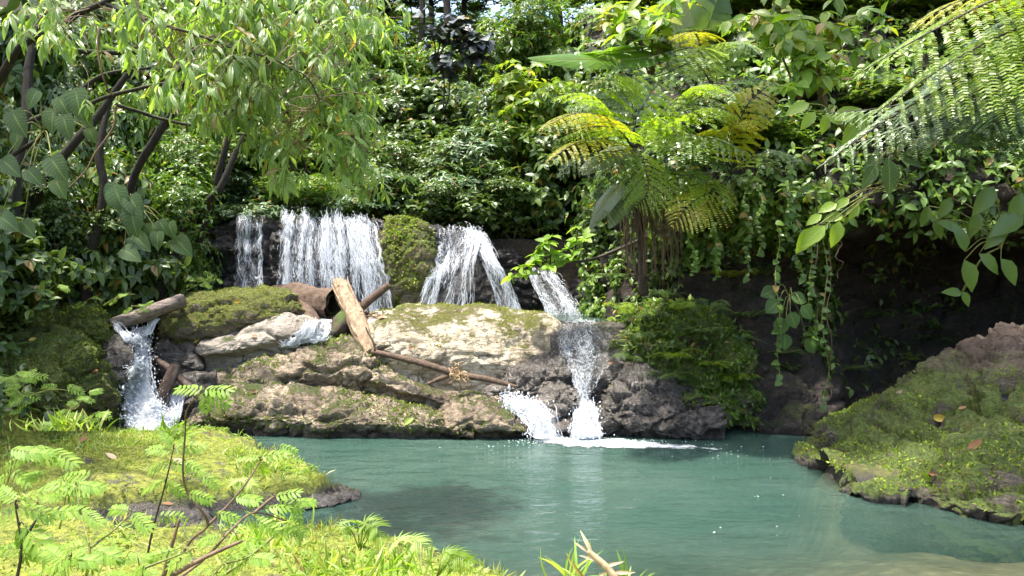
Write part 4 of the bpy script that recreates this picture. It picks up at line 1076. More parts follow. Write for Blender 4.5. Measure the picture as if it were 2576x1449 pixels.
for k in range(14):
    t_ = r.random(); q = P(934 - 70 * t_, 888 - 160 * t_, 10.95 + .95 * t_) + np.array([r.uniform(-.13, .13), -.10, 0.02])
    add_tube(mb, np.array([q, q + ax * r.uniform(.08, .25), q + ax * r.uniform(.26, .4) + r.normal(size=3) * .012]), [.004, .014, .003], 5, 8)
v, q, t = mb.arrays(); solid(v, q)
tag(mb.build('log', M['wood_pale']), 'pale barkless log standing tilted against the mossy rock', 'log')
log('stick', 'thick brown stick leaning up to the right behind the pale log', [(880, 798, 12.0), (930, 756, 12.0), (979, 717, 11.95)], [0.06, 0.062, 0.05], 'wood_brown', 12, 30, 0.25, 7, 4, cat='stick')
# hollow broken log: bark shell with an open end
root = empty('log', P(720, 770, 12.2), 'dark hollow broken log lying behind the rounded mossy boulder', 'log')
pts = crom(PP([(690, 748, 12.5), (740, 752, 12.35), (790, 760, 12.15), (842, 768, 11.95)]), 40)
mb = MB(); add_tube(mb, pts, crom(np.array([[.17], [.20], [.22], [.21]]), 40)[:, 0], 24, None, 0.55, 4.5, 8, False); mb.build('bark', M['wood_brown'], root)
mb = MB(); add_tube(mb, pts[8:], 0.15, 20, None, 0.5, 5, 9, False); add_tube(mb, pts[8:10], 0.14, 20, None, 0, 5, 9, True); mb.build('hollow', M['wood_dark'], root)
log('stump', 'splintered brown wood slab propped under the hollow log', [(742, 752, 12.2), (770, 780, 11.9), (800, 818, 11.6)], [0.09, 0.12, 0.06], 'wood_brown', 14, 24, 0.6, 6, 10, 'wood', 0.6)
log('log', 'dark wedge of wood under the pale leaning log', [(838, 842, 11.3), (862, 815, 11.5), (880, 790, 11.8)], [0.05, 0.13, 0.11], 'wood_dark', 14, 24, 0.6, 6, 12)
log('log', 'grey bark log bridging the top of the left cascade', [(280, 820, 10.62), (340, 798, 10.78), (400, 776, 10.92), (462, 756, 11.1)], [0.10, 0.12, 0.13, 0.13], 'wood_grey', 20, 60, 0.55, 4.0, 5, flat=0.75)
log('log', 'dark mossy fallen log behind the left end of the ledge', [(296, 690, 13.4), (350, 712, 13.0), (400, 735, 12.7), (442, 752, 12.5)], [0.19, 0.20, 0.19, 0.17], 'wood_dark', 18, 40, 0.25, 4, 6)
log('pole', 'long thin brown pole lying across the central rocks', [(936, 884, 10.75), (1040, 908, 10.62), (1150, 940, 10.5), (1230, 955, 10.45), (1302, 974, 10.45)], [0.035, 0.042, 0.042, 0.040, 0.022], 'wood_brown', 10, 50, 0.2, 8, 7, 'pole')
log('stick', 'short stick poking out under the long thin pole', [(1075, 966, 10.5), (1110, 952, 10.5), (1150, 938, 10.55)], [0.02, 0.03, 0.028], 'wood_brown', 8, 16, 0.3, 9, 8, 'stick')
log('twig', 'thin upright bent twig at the upper end of the long pole', [(944, 884, 10.72), (938, 858, 10.75), (926, 838, 10.8), (920, 822, 10.8)], [0.016, 0.014, 0.012, 0.006], 'wood_dark', 6, 14, 0.2, 9, 9, 'twig')
log('pole', 'thin wet pole slanting down beside the left cascade', [(384, 898, 10.75), (430, 930, 10.55), (480, 978, 10.38), (516, 1014, 10.3)], [0.035, 0.045, 0.05, 0.045], 'wood_wet', 10, 30, 0.2, 7, 10, 'pole')
log('board', 'dark flat piece of wood leaning under the thin wet pole', [(440, 918, 10.52), (425, 955, 10.45), (404, 998, 10.4)], [0.10, 0.12, 0.10], 'wood_wet', 12, 24, 0.25, 5, 11, 'wood', 0.3)
log('log', 'thin fallen branch on the dark left shelf', [(480 - 2, 742, 12.6), (420, 752, 12.4), (370, 738, 12.6), (340, 715, 12.8)], [0.02, 0.03, 0.03, 0.02], 'wood_dark', 8, 20, 0.2, 7, 13, 'branch')
log('stick', 'dark thin stick lying left of the bark log', [(182, 812, 10.6), (240, 806, 10.7), (300, 800, 10.9)], [0.02, 0.025, 0.015], 'wood_dark', 8, 20, 0.2, 7, 14, 'stick')
# tangle of roots on the pole
r = np.random.default_rng(5)
mb = MB(); c0 = P(1158, 948, 10.42)
for k in range(34):
    a = c0 + r.normal(size=3) * np.array([.05, .03, .02]); b = c0 + np.array([r.uniform(-.17, .12), r.uniform(-.1, .05), r.uniform(.02, .22) if r.random() < .7 else r.uniform(-.12, .0)])
    m_ = (a + b) / 2 + r.normal(size=3) * 0.045
    add_tube(mb, np.array([a, m_, b]), np.array([0.009, 0.007, 0.003]), 5, 7)
tag(mb.build('root_tangle', M['twig_pale']), 'dry tangle of pale roots snagged on the long pole', 'roots')
mb = MB(); c0 = P(912, 800, 11.5)
for k in range(22):
    a = c0 + r.normal(size=3) * 0.05; b = c0 + r.normal(size=3) * np.array([.14, .08, .07])
    add_tube(mb, np.array([a, (a + b) / 2 + r.normal(size=3) * .03, b]), np.array([0.016, 0.012, 0.004]), 5, 7)
tag(mb.build('root_tangle', M['wood_brown']), 'reddish broken roots jammed behind the pale log', 'roots')
# ------------------------------------------------------------------ foliage builders
def frames_leaf(mb, centers, outs, k, tpl, size, droop=0.35, elev=0.35, r=None, jit=0.35):
    """a rosette of k leaves at every twig end"""
    n = len(centers)
    c = np.repeat(centers, k, 0); o = np.repeat(unit(outs), k, 0)
    ref = np.where(np.abs(o[:, 2:3]) > 0.9, np.array([[1.0, 0, 0]]), np.array([[0, 0, 1.0]]))
    X = unit(np.cross(ref, o)); Y = np.cross(o, X)
    a = (np.tile(np.arange(k), n) / k + np.repeat(r.random(n), k)) * 2 * np.pi + r.normal(size=n * k) * 0.3
    rad = X * np.cos(a)[:, None] + Y * np.sin(a)[:, None]
    d = unit(rad + o * (elev + r.normal(size=(n * k, 1)) * jit) + np.array([0, 0, -1.0]) * droop)
    nor = unit(o * 0.8 + np.array([0, 0, 0.5]) + r.normal(size=(n * k, 3)) * 0.45)
    mb.add(*place(tpl, c, d, nor, size * r.uniform(0.6, 1.25, n * k)))

def blob_points(r, n, blobs, shell=0.55):
    """twig ends through the volume of several lobes, thickest towards the outside"""
    w = np.array([b[3] ** 2 for b in blobs]); idx = r.choice(len(blobs), n, p=w / w.sum())
    B = np.array(blobs)[idx]
    u = rand_unit(n, r); u[:, 2] = np.where(r.random(n) < 0.55, np.abs(u[:, 2]), u[:, 2])
    rr = (shell + (1 - shell) * r.random(n)) * (1 + 0.18 * vnoise(u * 3 + idx[:, None], 3))
    return B[:, :3] + u * (B[:, 3] * rr)[:, None] * np.array([1, 1, 0.85]), u

def lobes(r, n, rx, rz, z0, size):
    # lobes at all heights so that the outline is ragged and daylight shows between them
    out = []
    for k in range(n):
        a = r.random() * 6.283; q = math.sqrt(r.random())
        out.append((math.cos(a) * q * rx, math.sin(a) * q * rx, z0 + r.uniform(-rz, rz), size * r.uniform(0.6, 1.25)))
    return out

def shrub_proto(name, seed, mat, tpl, size, n, k, h=1.0, nl=7, droop=0.4, elev=0.4, lobe=0.3, rx=0.42, stems=4, stemmat='twig_dark', jit=0.3):
    """unit high shrub: parts foliage and stem"""
    r = np.random.default_rng(seed)
    o = empty(name, (0, 0, 0), None, None)
    L = lobes(r, nl, rx, 0.40, 0.52, lobe)
    pts, u = blob_points(r, n, L, 0.35)
    pts = pts + r.normal(size=pts.shape) * np.array([.02, .02, .03])
    pts[:, 2] = np.maximum(pts[:, 2], 0.03)
    mb = MB(); frames_leaf(mb, pts, u + np.array([0, 0, 0.5]), k, tpl, size, droop, elev, r, jit)
    mb.build('foliage', M[mat], o)
    mb = MB()
    for s in range(stems):
        e = np.array(L[s % len(L)][:3]); b = np.array([r.normal() * .05, r.normal() * .05, -0.12])
        add_tube(mb, np.array([b, b + (e - b) * np.array([.35, .35, .55]) + r.normal(size=3) * .04, e]), np.array([0.018, 0.013, 0.006]), 6, 9)
    mb.build('stem', M[stemmat], o)
    return o

used = set()
def stand(proto, px, pytop, d, wpx, label, cat, rot=None, group=None, base=None, r=rng):
    """stand a copy of a plant on the ground at the given distance, as tall as it shows"""
    q = P(px, 650, d)
    g = base if base is not None else drop(q[0], q[1], 12.0)[0]
    top = P(px, pytop, d)[2]
    h = max(top - g[2], 0.35)
    w = wpx / F * d
    o = proto if proto.name not in used else copy_tree(proto)
    used.add(proto.name)
    o.location = (q[0] if base is None else g[0], q[1] if base is None else g[1], g[2])
    o.rotation_euler = (r.normal() * 0.05, r.normal() * 0.05, r.random() * 6.28 if rot is None else rot)
    o.scale = (w, w, h)
    return tag(o, label, cat, group)

def frame_mat(pos, dirv, nor, s):
    from mathutils import Matrix
    Y = unit(dirv); X = unit(np.cross(Y, nor)); Z = np.cross(X, Y)
    m = Matrix.Identity(4)
    for i in range(3):
        m[i][0], m[i][1], m[i][2], m[i][3] = X[i] * s, Y[i] * s, Z[i] * s, pos[i]
    return m

# ------------------------------------------------------------------ fern fronds
def frond_mesh(pts, width, npin=24, nsub=15, droop=0.35, nor=(0, 0, 1), start=0.12, seed=0, pw=1.0, sweep=0.55):
    r = np.random.default_rng(seed)
    c = crom(np.asarray(pts, float), 60)
    t = np.linspace(start, 0.985, npin)
    i = t * 59.0; a = np.minimum(i.astype(int), 58); fr = (i - a)[:, None]
    pos = c[a] * (1 - fr) + c[a + 1] * fr
    T = unit(np.gradient(c, axis=0))[a]
    B = unit(np.cross(T, np.asarray(nor, float))); N = np.cross(B, T)
    prof = np.clip(np.sin(np.pi * np.clip((t - start * 0.6) / (1 - start * 0.6), 0, 1) ** 0.62) ** 0.8, 0.05, 1)
    mb = MB()
    L = np.linalg.norm(np.diff(c, axis=0), axis=1).sum()
    for sgn in (-1, 1):
        pd = unit(B * sgn + T * sweep + N * -0.05 + r.normal(size=T.shape) * 0.04)
        ln = width * prof * r.uniform(0.92, 1.05, npin)
        s = np.linspace(0.06, 1, nsub)
        P0 = pos[:, None] + pd[:, None] * (ln[:, None] * s)[..., None]
        P0 = P0 + np.array([0, 0, -1.0]) * (droop * ln[:, None] * s ** 2)[..., None]
        dd = unit(np.gradient(P0, axis=1))
        nn = np.broadcast_to(N[:, None], dd.shape); side = unit(np.cross(dd, nn))
        wl = (0.075 * width * pw) * (0.25 + 0.75 * np.sin(np.pi * np.clip(s * 0.93 + 0.05, 0, 1)) ** 0.6)[None] * np.ones((npin, 1)) * np.clip(prof[:, None] * 1.3, 0.3, 1)
        for s2 in (-1, 1):
            d2 = unit(side * s2 + dd * 0.45)
            n2 = unit(nn + r.normal(size=dd.shape) * 0.25)
            step = (ln / nsub)[:, None] * np.ones((1, nsub))
            mb.add(*place(PINNULE, P0.reshape(-1, 3), d2.reshape(-1, 3), n2.reshape(-1, 3), wl.ravel() * r.uniform(0.85, 1.15, wl.size), (step / wl * 1.0).ravel()))
    return mb, c
PINNULE = (np.array([[-.42, 0, 0], [.42, 0, 0], [.30, .75, .0], [-.05, 1.0, -.12], [-.36, .7, 0.0]])[[0, 1, 2, 3, 4]],
           np.array([[0, 1, 2, 4], [4, 2, 3, 3]])[:1], np.array([[0, 0], [1, 0], [1, 1], [.5, 1], [0, 1.]]))
PINNULE = (np.array([[-.46, 0, 0], [.46, 0, 0], [.26, 1.0, -.06], [-.30, .85, -.03]]), np.array([[0, 1, 2, 3]]), np.array([[0, 0], [1, 0], [1, 1], [0, 1.]]))

def fern(name, label, base, fronds, cat='fern', stalkmat='twig_dark', group=None):
    """fronds: (points, width, material, kwargs); every frond a part, its stalk a sub-part"""
    o = empty(name, base, label, cat, group)
    for k, (pts, w, mat, kw) in enumerate(fronds):
        mb, c = frond_mesh(pts, w, seed=int(abs(hash(name) % 97)) * 0 + k * 13 + int(w * 1000), **kw)
        f = mb.build('frond', M[mat], o)
        sb = MB(); Ln = np.linalg.norm(c[-1] - c[0]); add_tube(sb, c[::3], np.linspace(0.0075, 0.0015, 20) * max(0.6, Ln), 5)
        st = sb.build('stalk', M[stalkmat], o)
        st.parent = f; st.matrix_parent_inverse = (f.parent.matrix_basis @ f.matrix_parent_inverse).inverted() if False else o.matrix_basis.inverted() @ o.matrix_basis
    return o

def rosette_fern(name, label, base, n, ln, width, mat, seed, cat='fern', upz=0.7, group=None, npin=16, nsub=7, az=(0, 6.283), nor=None):
    r = np.random.default_rng(seed)
    fr = []
    base = np.asarray(base, float)
    for k in range(n):
        a = az[0] + (az[1] - az[0]) * (k + r.random() * 0.7) / n
        l = ln * r.uniform(0.7, 1.15); h = np.array([math.cos(a), math.sin(a), 0]); 
        ax = np.array([0, 0, 1.0]) if nor is None else unit(np.array([0, 0, .7]) + nor)
        u = upz * r.uniform(0.6, 1.2)
        p1 = base + h * l * 0.45 + ax * l * u * 0.6
        p2 = base + h * l * 0.95 + ax * l * (u * 0.6 - 0.18)
        fr.append(([base, p1, p2], width * r.uniform(0.8, 1.15), mat, dict(npin=npin, nsub=nsub, droop=0.35)))
    return fern(name, label, base, fr, cat, 'stem_green', group)

# ------------------------------------------------------------------ banana like leaves
def big_leaf(mb, pts, w, seed, tear=0.3, n=44, fold=0.25, nor=(0, 0, 1), droop=0.3):
    r = np.random.default_rng(seed)
    c = crom(np.asarray(pts, float), n)
    T = unit(np.gradient(c, axis=0)); B = unit(np.cross(T, np.asarray(nor, float))); N = np.cross(B, T)
    t = np.linspace(0, 1, n)
    prof = np.clip(np.minimum((t / 0.12) ** 0.6, 1) * np.minimum(((1 - t) / 0.35) ** 0.7, 1), 0.02, 1)
    for sgn in (-1, 1):
        cuts = np.sort(r.choice(np.arange(3, n - 2), int(tear * 16), replace=False)) if tear else []
        k0 = 0
        for k1 in list(cuts) + [n - 1]:
            if k1 - k0 < 1: continue
            i = np.arange(k0, k1 + 1)
            s = np.linspace(0, 1, 5)
            dz = droop * r.uniform(0.4, 1.6)
            ww = (w * prof[i])[:, None] * s
            sh = r.normal() * 0.03 * (s ** 2)
            v = c[i][:, None] + B[i][:, None] * sgn * ww[..., None] + N[i][:, None] * (fold * ww - dz * ww * s)[..., None] + T[i][:, None] * (0.30 * ww + sh)[..., None]
            uv = np.stack(np.broadcast_arrays(0.5 + sgn * 0.5 * s[None], t[i][:, None] * 1.6), -1).reshape(-1, 2)
            f = grid_faces(len(i), 5)
            mb.add(v.reshape(-1, 3), f, uv[f.ravel()])
            k0 = k1
    return c

def big_leaf_plant(name, label, base, leaves, cat='plant'):
    o = empty(name, base, label, cat)
    for k, (pts, w, mat, kw) in enumerate(leaves):
        mb = MB(); c = big_leaf(mb, pts, w, k * 7 + 3, **kw)
        f = mb.build('leaf', M[mat], o)
        sb = MB(); add_tube(sb, np.concatenate([np.asarray(base, float)[None], c[::4]]) if kw.get('petiole', True) and False else c[::2], np.linspace(0.016, 0.003, len(c[::2])), 6)
        m_ = sb.build('midrib', M['stem_green'], o); m_.parent = f
        m_.matrix_parent_inverse = o.matrix_basis.inverted() @ o.matrix_basis
    return o
# ------------------------------------------------------------------ prototypes of shrubs
S_rose = shrub_proto('shrub', 101, 'lf_bg', T_LANCE, 0.062, 1000, 6, droop=0.45, elev=0.35, nl=11, lobe=0.25)
S_small = shrub_proto('shrub', 102, 'lf_mid', T_SMALL, 0.038, 2200, 5, droop=0.35, elev=0.5, nl=12, lobe=0.24)
S_broad = shrub_proto('shrub', 103, 'lf_dark', T_OVATE, 0.085, 700, 5, droop=0.6, elev=0.3, nl=10, lobe=0.25)
S_grey = shrub_proto('shrub', 104, 'lf_grey', T_LANCE, 0.058, 1100, 6, droop=0.35, elev=0.4, nl=11, lobe=0.25)
S_lime = shrub_proto('shrub', 105, 'lf_lime', T_OVATE, 0.075, 700, 5, droop=0.6, elev=0.3, nl=10, lobe=0.25)
S_dark = shrub_proto('shrub', 106, 'lf_dark', T_SMALL, 0.05, 1600, 5, droop=0.5, elev=0.3, nl=12, lobe=0.24)
S_tall = shrub_proto('sapling', 107, 'lf_bg', T_OVATE, 0.045, 1300, 5, droop=0.5, elev=0.3, nl=12, lobe=0.21, stems=6, stemmat='bark')
S_strap = shrub_proto('shrub', 108, 'lf_mid', T_LANCE, 0.10, 450, 7, droop=0.55, elev=0.5, nl=9, lobe=0.25)

def tree_proto(name, seed, mat, tpl, size, n, k, spread=2.0, zc=0.72):
    r = np.random.default_rng(seed)
    o = empty(name, (0, 0, 0), None, None)
    L = [(r.normal() * .13 * spread, r.normal() * .13 * spread, zc + r.uniform(-.20, .2), 0.11 * r.uniform(0.6, 1.3)) for _ in range(13)]
    pts, u = blob_points(r, n, L, 0.2)
    mb = MB(); frames_leaf(mb, pts, u, k, tpl, size, 0.4, 0.3, r); mb.build('crown', M[mat], o)
    mb = MB()
    tp = np.array([[0, 0, -.02], [.01, .01, .3], [-.01, .02, .6], [0.02, 0, .9]])
    add_tube(mb, tp, np.array([.016, .013, .010, .003]), 8, 20, 0.2, 20)
    for q in L:
        z = q[2] - 0.18; e = np.array(q[:3]); b = np.array([0, 0.015, max(z, .2)])
        add_tube(mb, np.array([b, (b + e) / 2 + np.array([0, 0, .02]), e]), np.array([.006, .004, .0015]), 5, 8)
    mb.build('trunk', M['bark'], o)
    return o
T_a = tree_proto('tree', 121, 'lf_bg', T_SMALL, 0.020, 2400, 5)
T_b = tree_proto('tree', 122, 'lf_mid', T_SMALL, 0.022, 2000, 5, 1.6)

# ------------------------------------------------------------------ leafy undergrowth that covers the slopes
def on_ground(n, x0, x1, y0, y1, r, keep):
    x = r.uniform(x0, x1, n); y = r.uniform(y0, y1, n)
    k = keep(x, y); x, y = x[k], y[k]
    z = H(x, y)
    e = 0.05
    nx = -(H(x + e, y) - z) / e; ny = -(H(x, y + e) - z) / e
    return np.stack([x, y, z], -1), unit(np.stack([nx, ny, np.ones_like(nx)], -1))

r = np.random.default_rng(61)
def under(label, pos, nor, k, size, mat, tpl=T_OVATE, lift=0.25, seed=0, name='undergrowth'):
    rr = np.random.default_rng(seed)
    mb = MB()
    frames_leaf(mb, pos + nor * (rr.random((len(pos), 1)) ** 1.5 * lift), unit(nor + np.array([0, -.2, .5])), k, tpl, size, 0.45, 0.35, rr)
    return tag(mb.build(name, M[mat]), label, 'undergrowth', kind='stuff')
pos, nor = on_ground(15000, -11, 11, 14.2, 27, r, lambda x, y: np.abs(x) < y * 0.68 + 0.8)
under('dark leafy undergrowth over the slope behind the waterfalls', pos, nor, 5, 0.13, 'lf_dark', seed=1, lift=0.7)
pos, nor = on_ground(6000, -11, 11, 14.2, 25, r, lambda x, y: np.abs(x) < y * 0.66)
under('lighter green leaves among the undergrowth behind the waterfalls', pos, nor, 5, 0.12, 'lf_mid', seed=8, lift=0.95)
pos, nor = on_ground(5000, -20, -8, 6.0, 22, r, lambda x, y: x < -0.62 * y - 0.5)
under('leafy undergrowth at the top of the left slope', pos, nor, 4, 0.2, 'lf_bg', seed=9, lift=0.8)
pos, nor = on_ground(5200, -12, -5.1, 6.5, 14.5, r, lambda x, y: (x > -0.75 * y - 1) & (x < -5.0 - 0.12 * (y - 9)) & ~((y > 10.4) & (y < 13.4) & (x > -7.8) & (x < -5.6)) & (r.random(len(x)) < 0.75))
under('dark leafy undergrowth over the left slope', pos, nor, 4, 0.15, 'lf_dark', seed=2, lift=0.45)
pos, nor = scatter_on_grid(cg, 9000, lambda p, n: (p[:, 2] > 2.75) * sstep(-0.6, -0.1, fbm(p * 0.8, 3, 77)), 5)
under('mixed leafy undergrowth over the right hand slope above the hollow', pos, nor, 4, 0.14, 'lf_bg', seed=3, lift=0.45)
pos, nor = scatter_on_grid(cg, 42000, lambda p, n: (p[:, 2] > 0.25) * (p[:, 2] < 3.2) * (p[:, 0] / p[:, 1] < (2090 - CX) / F) * sstep(-0.1, 0.3, fbm(p * 1.1, 3, 78) + 0.20 * (p[:, 2] - 1.1)), 6)
under('small creeping leaves over the shaded earth cliff', pos, nor, 3, 0.10, 'lf_bg', T_OVATE, seed=4, lift=0.18)

pos, nor = scatter_on_grid(cg, 9000, lambda p, n: (p[:, 2] > 0.35) * (p[:, 2] < 2.7) * (p[:, 0] / p[:, 1] > (2080 - CX) / F) * sstep(0.05, 0.3, fbm(p * 1.3, 3, 79)) * 0.5, 7)
under('sparse dark leaves growing inside the hollow', pos, nor, 3, 0.11, 'lf_dark', T_OVATE, seed=5, lift=0.15)

# ------------------------------------------------------------------ shrubs and trees of the back slope: px, top, distance, width, proto, label
BG = [
 (470, 400, 14.3, 330, S_dark, 'dark small leaved shrub above the narrow left waterfall'),
 (560, 470, 14.2, 230, S_grey, 'grey green whorled shrub hanging over the left end of the ledge'),
 (680, 430, 14.4, 300, S_grey, 'pale green whorled shrub above the widest waterfall'),
 (800, 445, 14.3, 260, S_rose, 'mid green drooping shrub over the middle of the ledge'),
 (900, 410, 14.5, 280, S_grey, 'grey green shrub above the curved waterfall'),
 (1010, 452, 14.4, 240, S_broad, 'dark broad leaved shrub above the moss pillar'),
 (1110, 435, 14.5, 280, S_dark, 'dark dense shrub above the second waterfall'),
 (1215, 455, 14.4, 240, S_broad, 'dark broad leaved shrub at the upper right of the second waterfall'),
 (1300, 470, 14.4, 230, S_dark, 'dark shrub drooping over the shaded back waterfall'),
 (620, 330, 15.3, 320, S_small, 'fresh green small leaved shrub on the slope left of centre'),
 (760, 300, 15.5, 330, S_rose, 'mid green whorled shrub behind the overhanging branch'),
 (900, 290, 15.6, 300, S_tall, 'slender sapling behind the right edge of the overhanging tree'),
 (1040, 340, 15.4, 300, S_dark, 'dark shrub in the shady hollow at the middle of the slope'),
 (1130, 325, 15.2, 330, S_grey, 'large grey green whorled shrub at the centre of the slope'),
 (1260, 300, 15.4, 300, S_rose, 'leafy whorled shrub right of the large grey green shrub'),
 (1390, 330, 15.0, 290, S_broad, 'dark broad leaved shrub left of the hanging banana leaves'),
 (1200, 195, 16.4, 320, S_grey, 'silvery whorled shrub in the light patch on the slope'),
 (1330, 180, 16.2, 320, S_lime, 'yellow green shrub below the bright banana leaf'),
 (1440, 230, 15.8, 270, S_rose, 'mid green shrub behind the white lit fern fronds'),
 (1080, 215, 17.0, 260, S_broad, 'dark broad leaved shrub below the purplish plants'),
 (960, 190, 17.0, 300, S_dark, 'dark shrub beside the overhanging tree on the upper slope'),
 (700, 180, 17.0, 340, S_small, 'fresh green shrub deep behind the sunlit branch'),
 (520, 220, 16.0, 340, S_dark, 'dark shrub deep behind the leaning left trunk'),
 (850, 110, 18.5, 330, S_rose, 'mid green shrub near the top left of the back slope'),
 (1010, 90, 19.0, 280, S_small, 'small leaved green shrub under the sky gap'),
 (1140, 110, 19.0, 280, S_tall, 'slender sapling right of the sky gap'),
 (1260, 60, 18.5, 330, S_rose, 'whorled shrub high on the slope right of centre'),
 (1390, 40, 18.0, 330, S_small, 'small leaved shrub high on the slope above the banana leaves'),
 (1500, 60, 17.5, 300, S_broad, 'dark shrub high behind the yellow green shrub'),
 (620, 60, 19.0, 360, S_dark, 'dark shrub high on the slope behind the sunlit canopy'),
 (1600, 10, 18.0, 330, S_dark, 'dark shrub at the top of the slope behind the upright banana leaf'),
 (1750, -30, 18.5, 360, S_rose, 'whorled shrub at the top edge right of the upright banana leaf'),
]
for px, pt, d, w, pr, lab in BG:
    stand(pr, px, pt, d, w, lab, 'shrub', group='shrubs on the back slope')
for k, (px, d, pt, pr, lab) in enumerate([
    (930, 25.5, -160, T_a, 'tall dark tree on the skyline left of the sky gap'), (985, 28, -120, T_b, 'thin tall tree just left of the bright sky gap'),
    (1100, 27, -140, T_a, 'thin tall tree just right of the bright sky gap'), (1180, 24.5, -180, T_b, 'tall leafy tree right of the sky gap'),
    (1290, 26, -170, T_a, 'tall dark tree on the skyline at top centre right'), (1400, 24, -190, T_b, 'green tree on the skyline above the banana leaves'),
    (820, 25, -190, T_b, 'green tree on the skyline behind the sunlit canopy'), (700, 24, -200, T_a, 'dark tree on the skyline above the left slope'),
    (560, 22, -200, T_b, 'tree at the top left behind the thin branches'), (1530, 24, -200, T_a, 'dark tree on the skyline behind the yellow green shrub'),
    (1680, 23, -200, T_b, 'tree on the skyline behind the tall upright leaf'), (1045, 31, 30, T_b, 'far low tree under the bright sky gap')]):
    stand(pr, px, pt, d, 520 if 'sky gap' in lab else 850, lab, 'tree', group='trees on the skyline')

# left slope: shade loving shrubs
LEFT = [
 (40, 560, 9.6, 330, S_broad, 'dark broad leaved shrub at the left edge above the mossy boulder'), (150, 470, 10.6, 300, S_dark, 'dark shrub under the heart leaved vine'),
 (290, 420, 11.5, 290, S_broad, 'broad leaved shrub above the red earth slip'), (400, 350, 12.5, 320, S_small, 'bright small leaved shrub left of the narrow waterfall'),
 (60, 300, 11.0, 340, S_dark, 'dark shrub at the left edge of the picture'),
 (210, 230, 12.5, 340, S_dark, 'dark shrub behind the dangling leafless vine'), (350, 200, 13.5, 340, S_rose, 'whorled shrub on the upper left slope'),
 (110, 60, 13.0, 380, S_broad, 'dark broad leaved shrub in the top left corner'), (300, 20, 15.0, 380, S_dark, 'dark shrub at the top left below the thin branches'),
 (480, 120, 15.5, 340, S_rose, 'whorled shrub on the top left slope behind the sunlit branch'), (455, 480, 13.2, 220, S_small, 'small leaved bush drooping at the left end of the ledge'),
 (30, 680, 9.4, 230, S_dark, 'low dark plant on the left slope above the mossy boulder'), (-60, 420, 9.0, 330, S_broad, 'large dark shrub cut by the left edge of the picture'),
]
for px, pt, d, w, pr, lab in LEFT:
    stand(pr, px, pt, d, w, lab, 'shrub', group='shrubs on the left slope')
# right slope
RSIDE = [
 (1480, 330, 13.4, 250, S_dark, 'dark shrub on the corner above the shaded back waterfall'), (1560, 480, 12.9, 220, S_dark, 'dark small leaved shrub behind the hanging roots'),
 (1760, 470, 11.6, 230, S_broad, 'shaded broad leaved shrub under the golden fern frond'), (1880, 430, 11.4, 260, S_rose, 'shaded shrub at the middle of the right slope'),
 (1760, 260, 13.2, 300, S_dark, 'dark shrub behind the golden fern fronds'), (1900, 130, 13.8, 330, S_lime, 'bright yellow green shrub behind the top right fern'),
 (2020, 330, 11.8, 290, S_small, 'leafy bush left of the grey green fern frond'), (2060, 60, 13.5, 330, S_lime, 'sunlit broad leaved shrub left of the great yellow fern'),
 (2200, 150, 13.0, 330, S_rose, 'shaded shrub under the great yellow fern'), (2190, 390, 11.3, 280, S_broad, 'dark shrub over the lip of the hollow'),
 (2340, 330, 11.2, 300, S_dark, 'dark shrub below the grey green fern frond'), (2460, 260, 11.4, 330, S_broad, 'dark shrub at the right edge below the great fern'),
 (2560, 150, 11.8, 360, S_rose, 'shaded shrub at the upper right edge'), (2400, 60, 13.0, 380, S_dark, 'dark shrub in the top right corner behind the fern'),
 (1830, 20, 15.0, 330, S_strap, 'long leaved shrub at the top right of centre'), (2000, -40, 15.5, 360, S_broad, 'dark shrub at the top edge above the yellow green bush'),
 (2230, -40, 15.0, 380, S_small, 'leafy bush at the top edge above the great fern'), (1660, 120, 14.6, 300, S_rose, 'shaded shrub below the upright banana leaf'),
]
for px, pt, d, w, pr, lab in RSIDE:
    stand(pr, px, pt, d, w, lab, 'shrub', group='shrubs on the right slope')

# ------------------------------------------------------------------ unseen trees added outside the picture, crowns placed to shade the slopes
def shade_tree(label, foot, crowns, seed):
    r = np.random.default_rng(seed)
    o = empty('unseen_shade_tree', foot, label, 'tree')
    foot = np.asarray(foot, float); foot[2] = drop(foot[0], foot[1])[0][2] - 0.2
    mb = MB(); lf = MB()
    cc = np.mean([c[:3] for c in crowns], axis=0)
    fork = foot + (cc - foot) * np.array([.35, .35, .6])
    add_tube(mb, np.array([foot, (foot + fork) / 2 + np.array([.1, .1, 0]), fork]), np.array([.22, .18, .15]), 10, 16, 0.2, 3)
    for c in crowns:
        e = np.array(c[:3]); add_tube(mb, np.array([fork, (fork + e) / 2 + r.normal(size=3) * .3, e]), np.array([.13, .08, .03]), 7, 14, 0.2, 4)
        pts, u = blob_points(r, int(c[4]), [(*c[:3], c[3])], 0.25)
        frames_leaf(lf, pts, u, 5, T_OVATE, 0.24, 0.4, 0.3, r)
    mb.build('trunk', M['bark'], o); lf.build('crown', M['lf_mid'], o)
shade_tree('unseen tall tree added left of the frame to cast shade', (-9.5, 5.5, 0), [(-9.2, 7.4, 8.5, 1.9, 900), (-9.4, 9.6, 9.4, 1.8, 900), (-10.5, 9.5, 9.0, 2.0, 900), (-7.2, 7.2, 8.8, 1.3, 380), (-9.6, 11.8, 10.6, 1.7, 800)], 1)
shade_tree('unseen tall tree added right of the frame, leaning in to cast shade', (9.0, 5.0, 0), [(2.6, 8.6, 9.6, 1.2, 330), (6.6, 6.4, 8.8, 1.5, 500), (1.3, 8.4, 9.4, 0.8, 150)], 2)
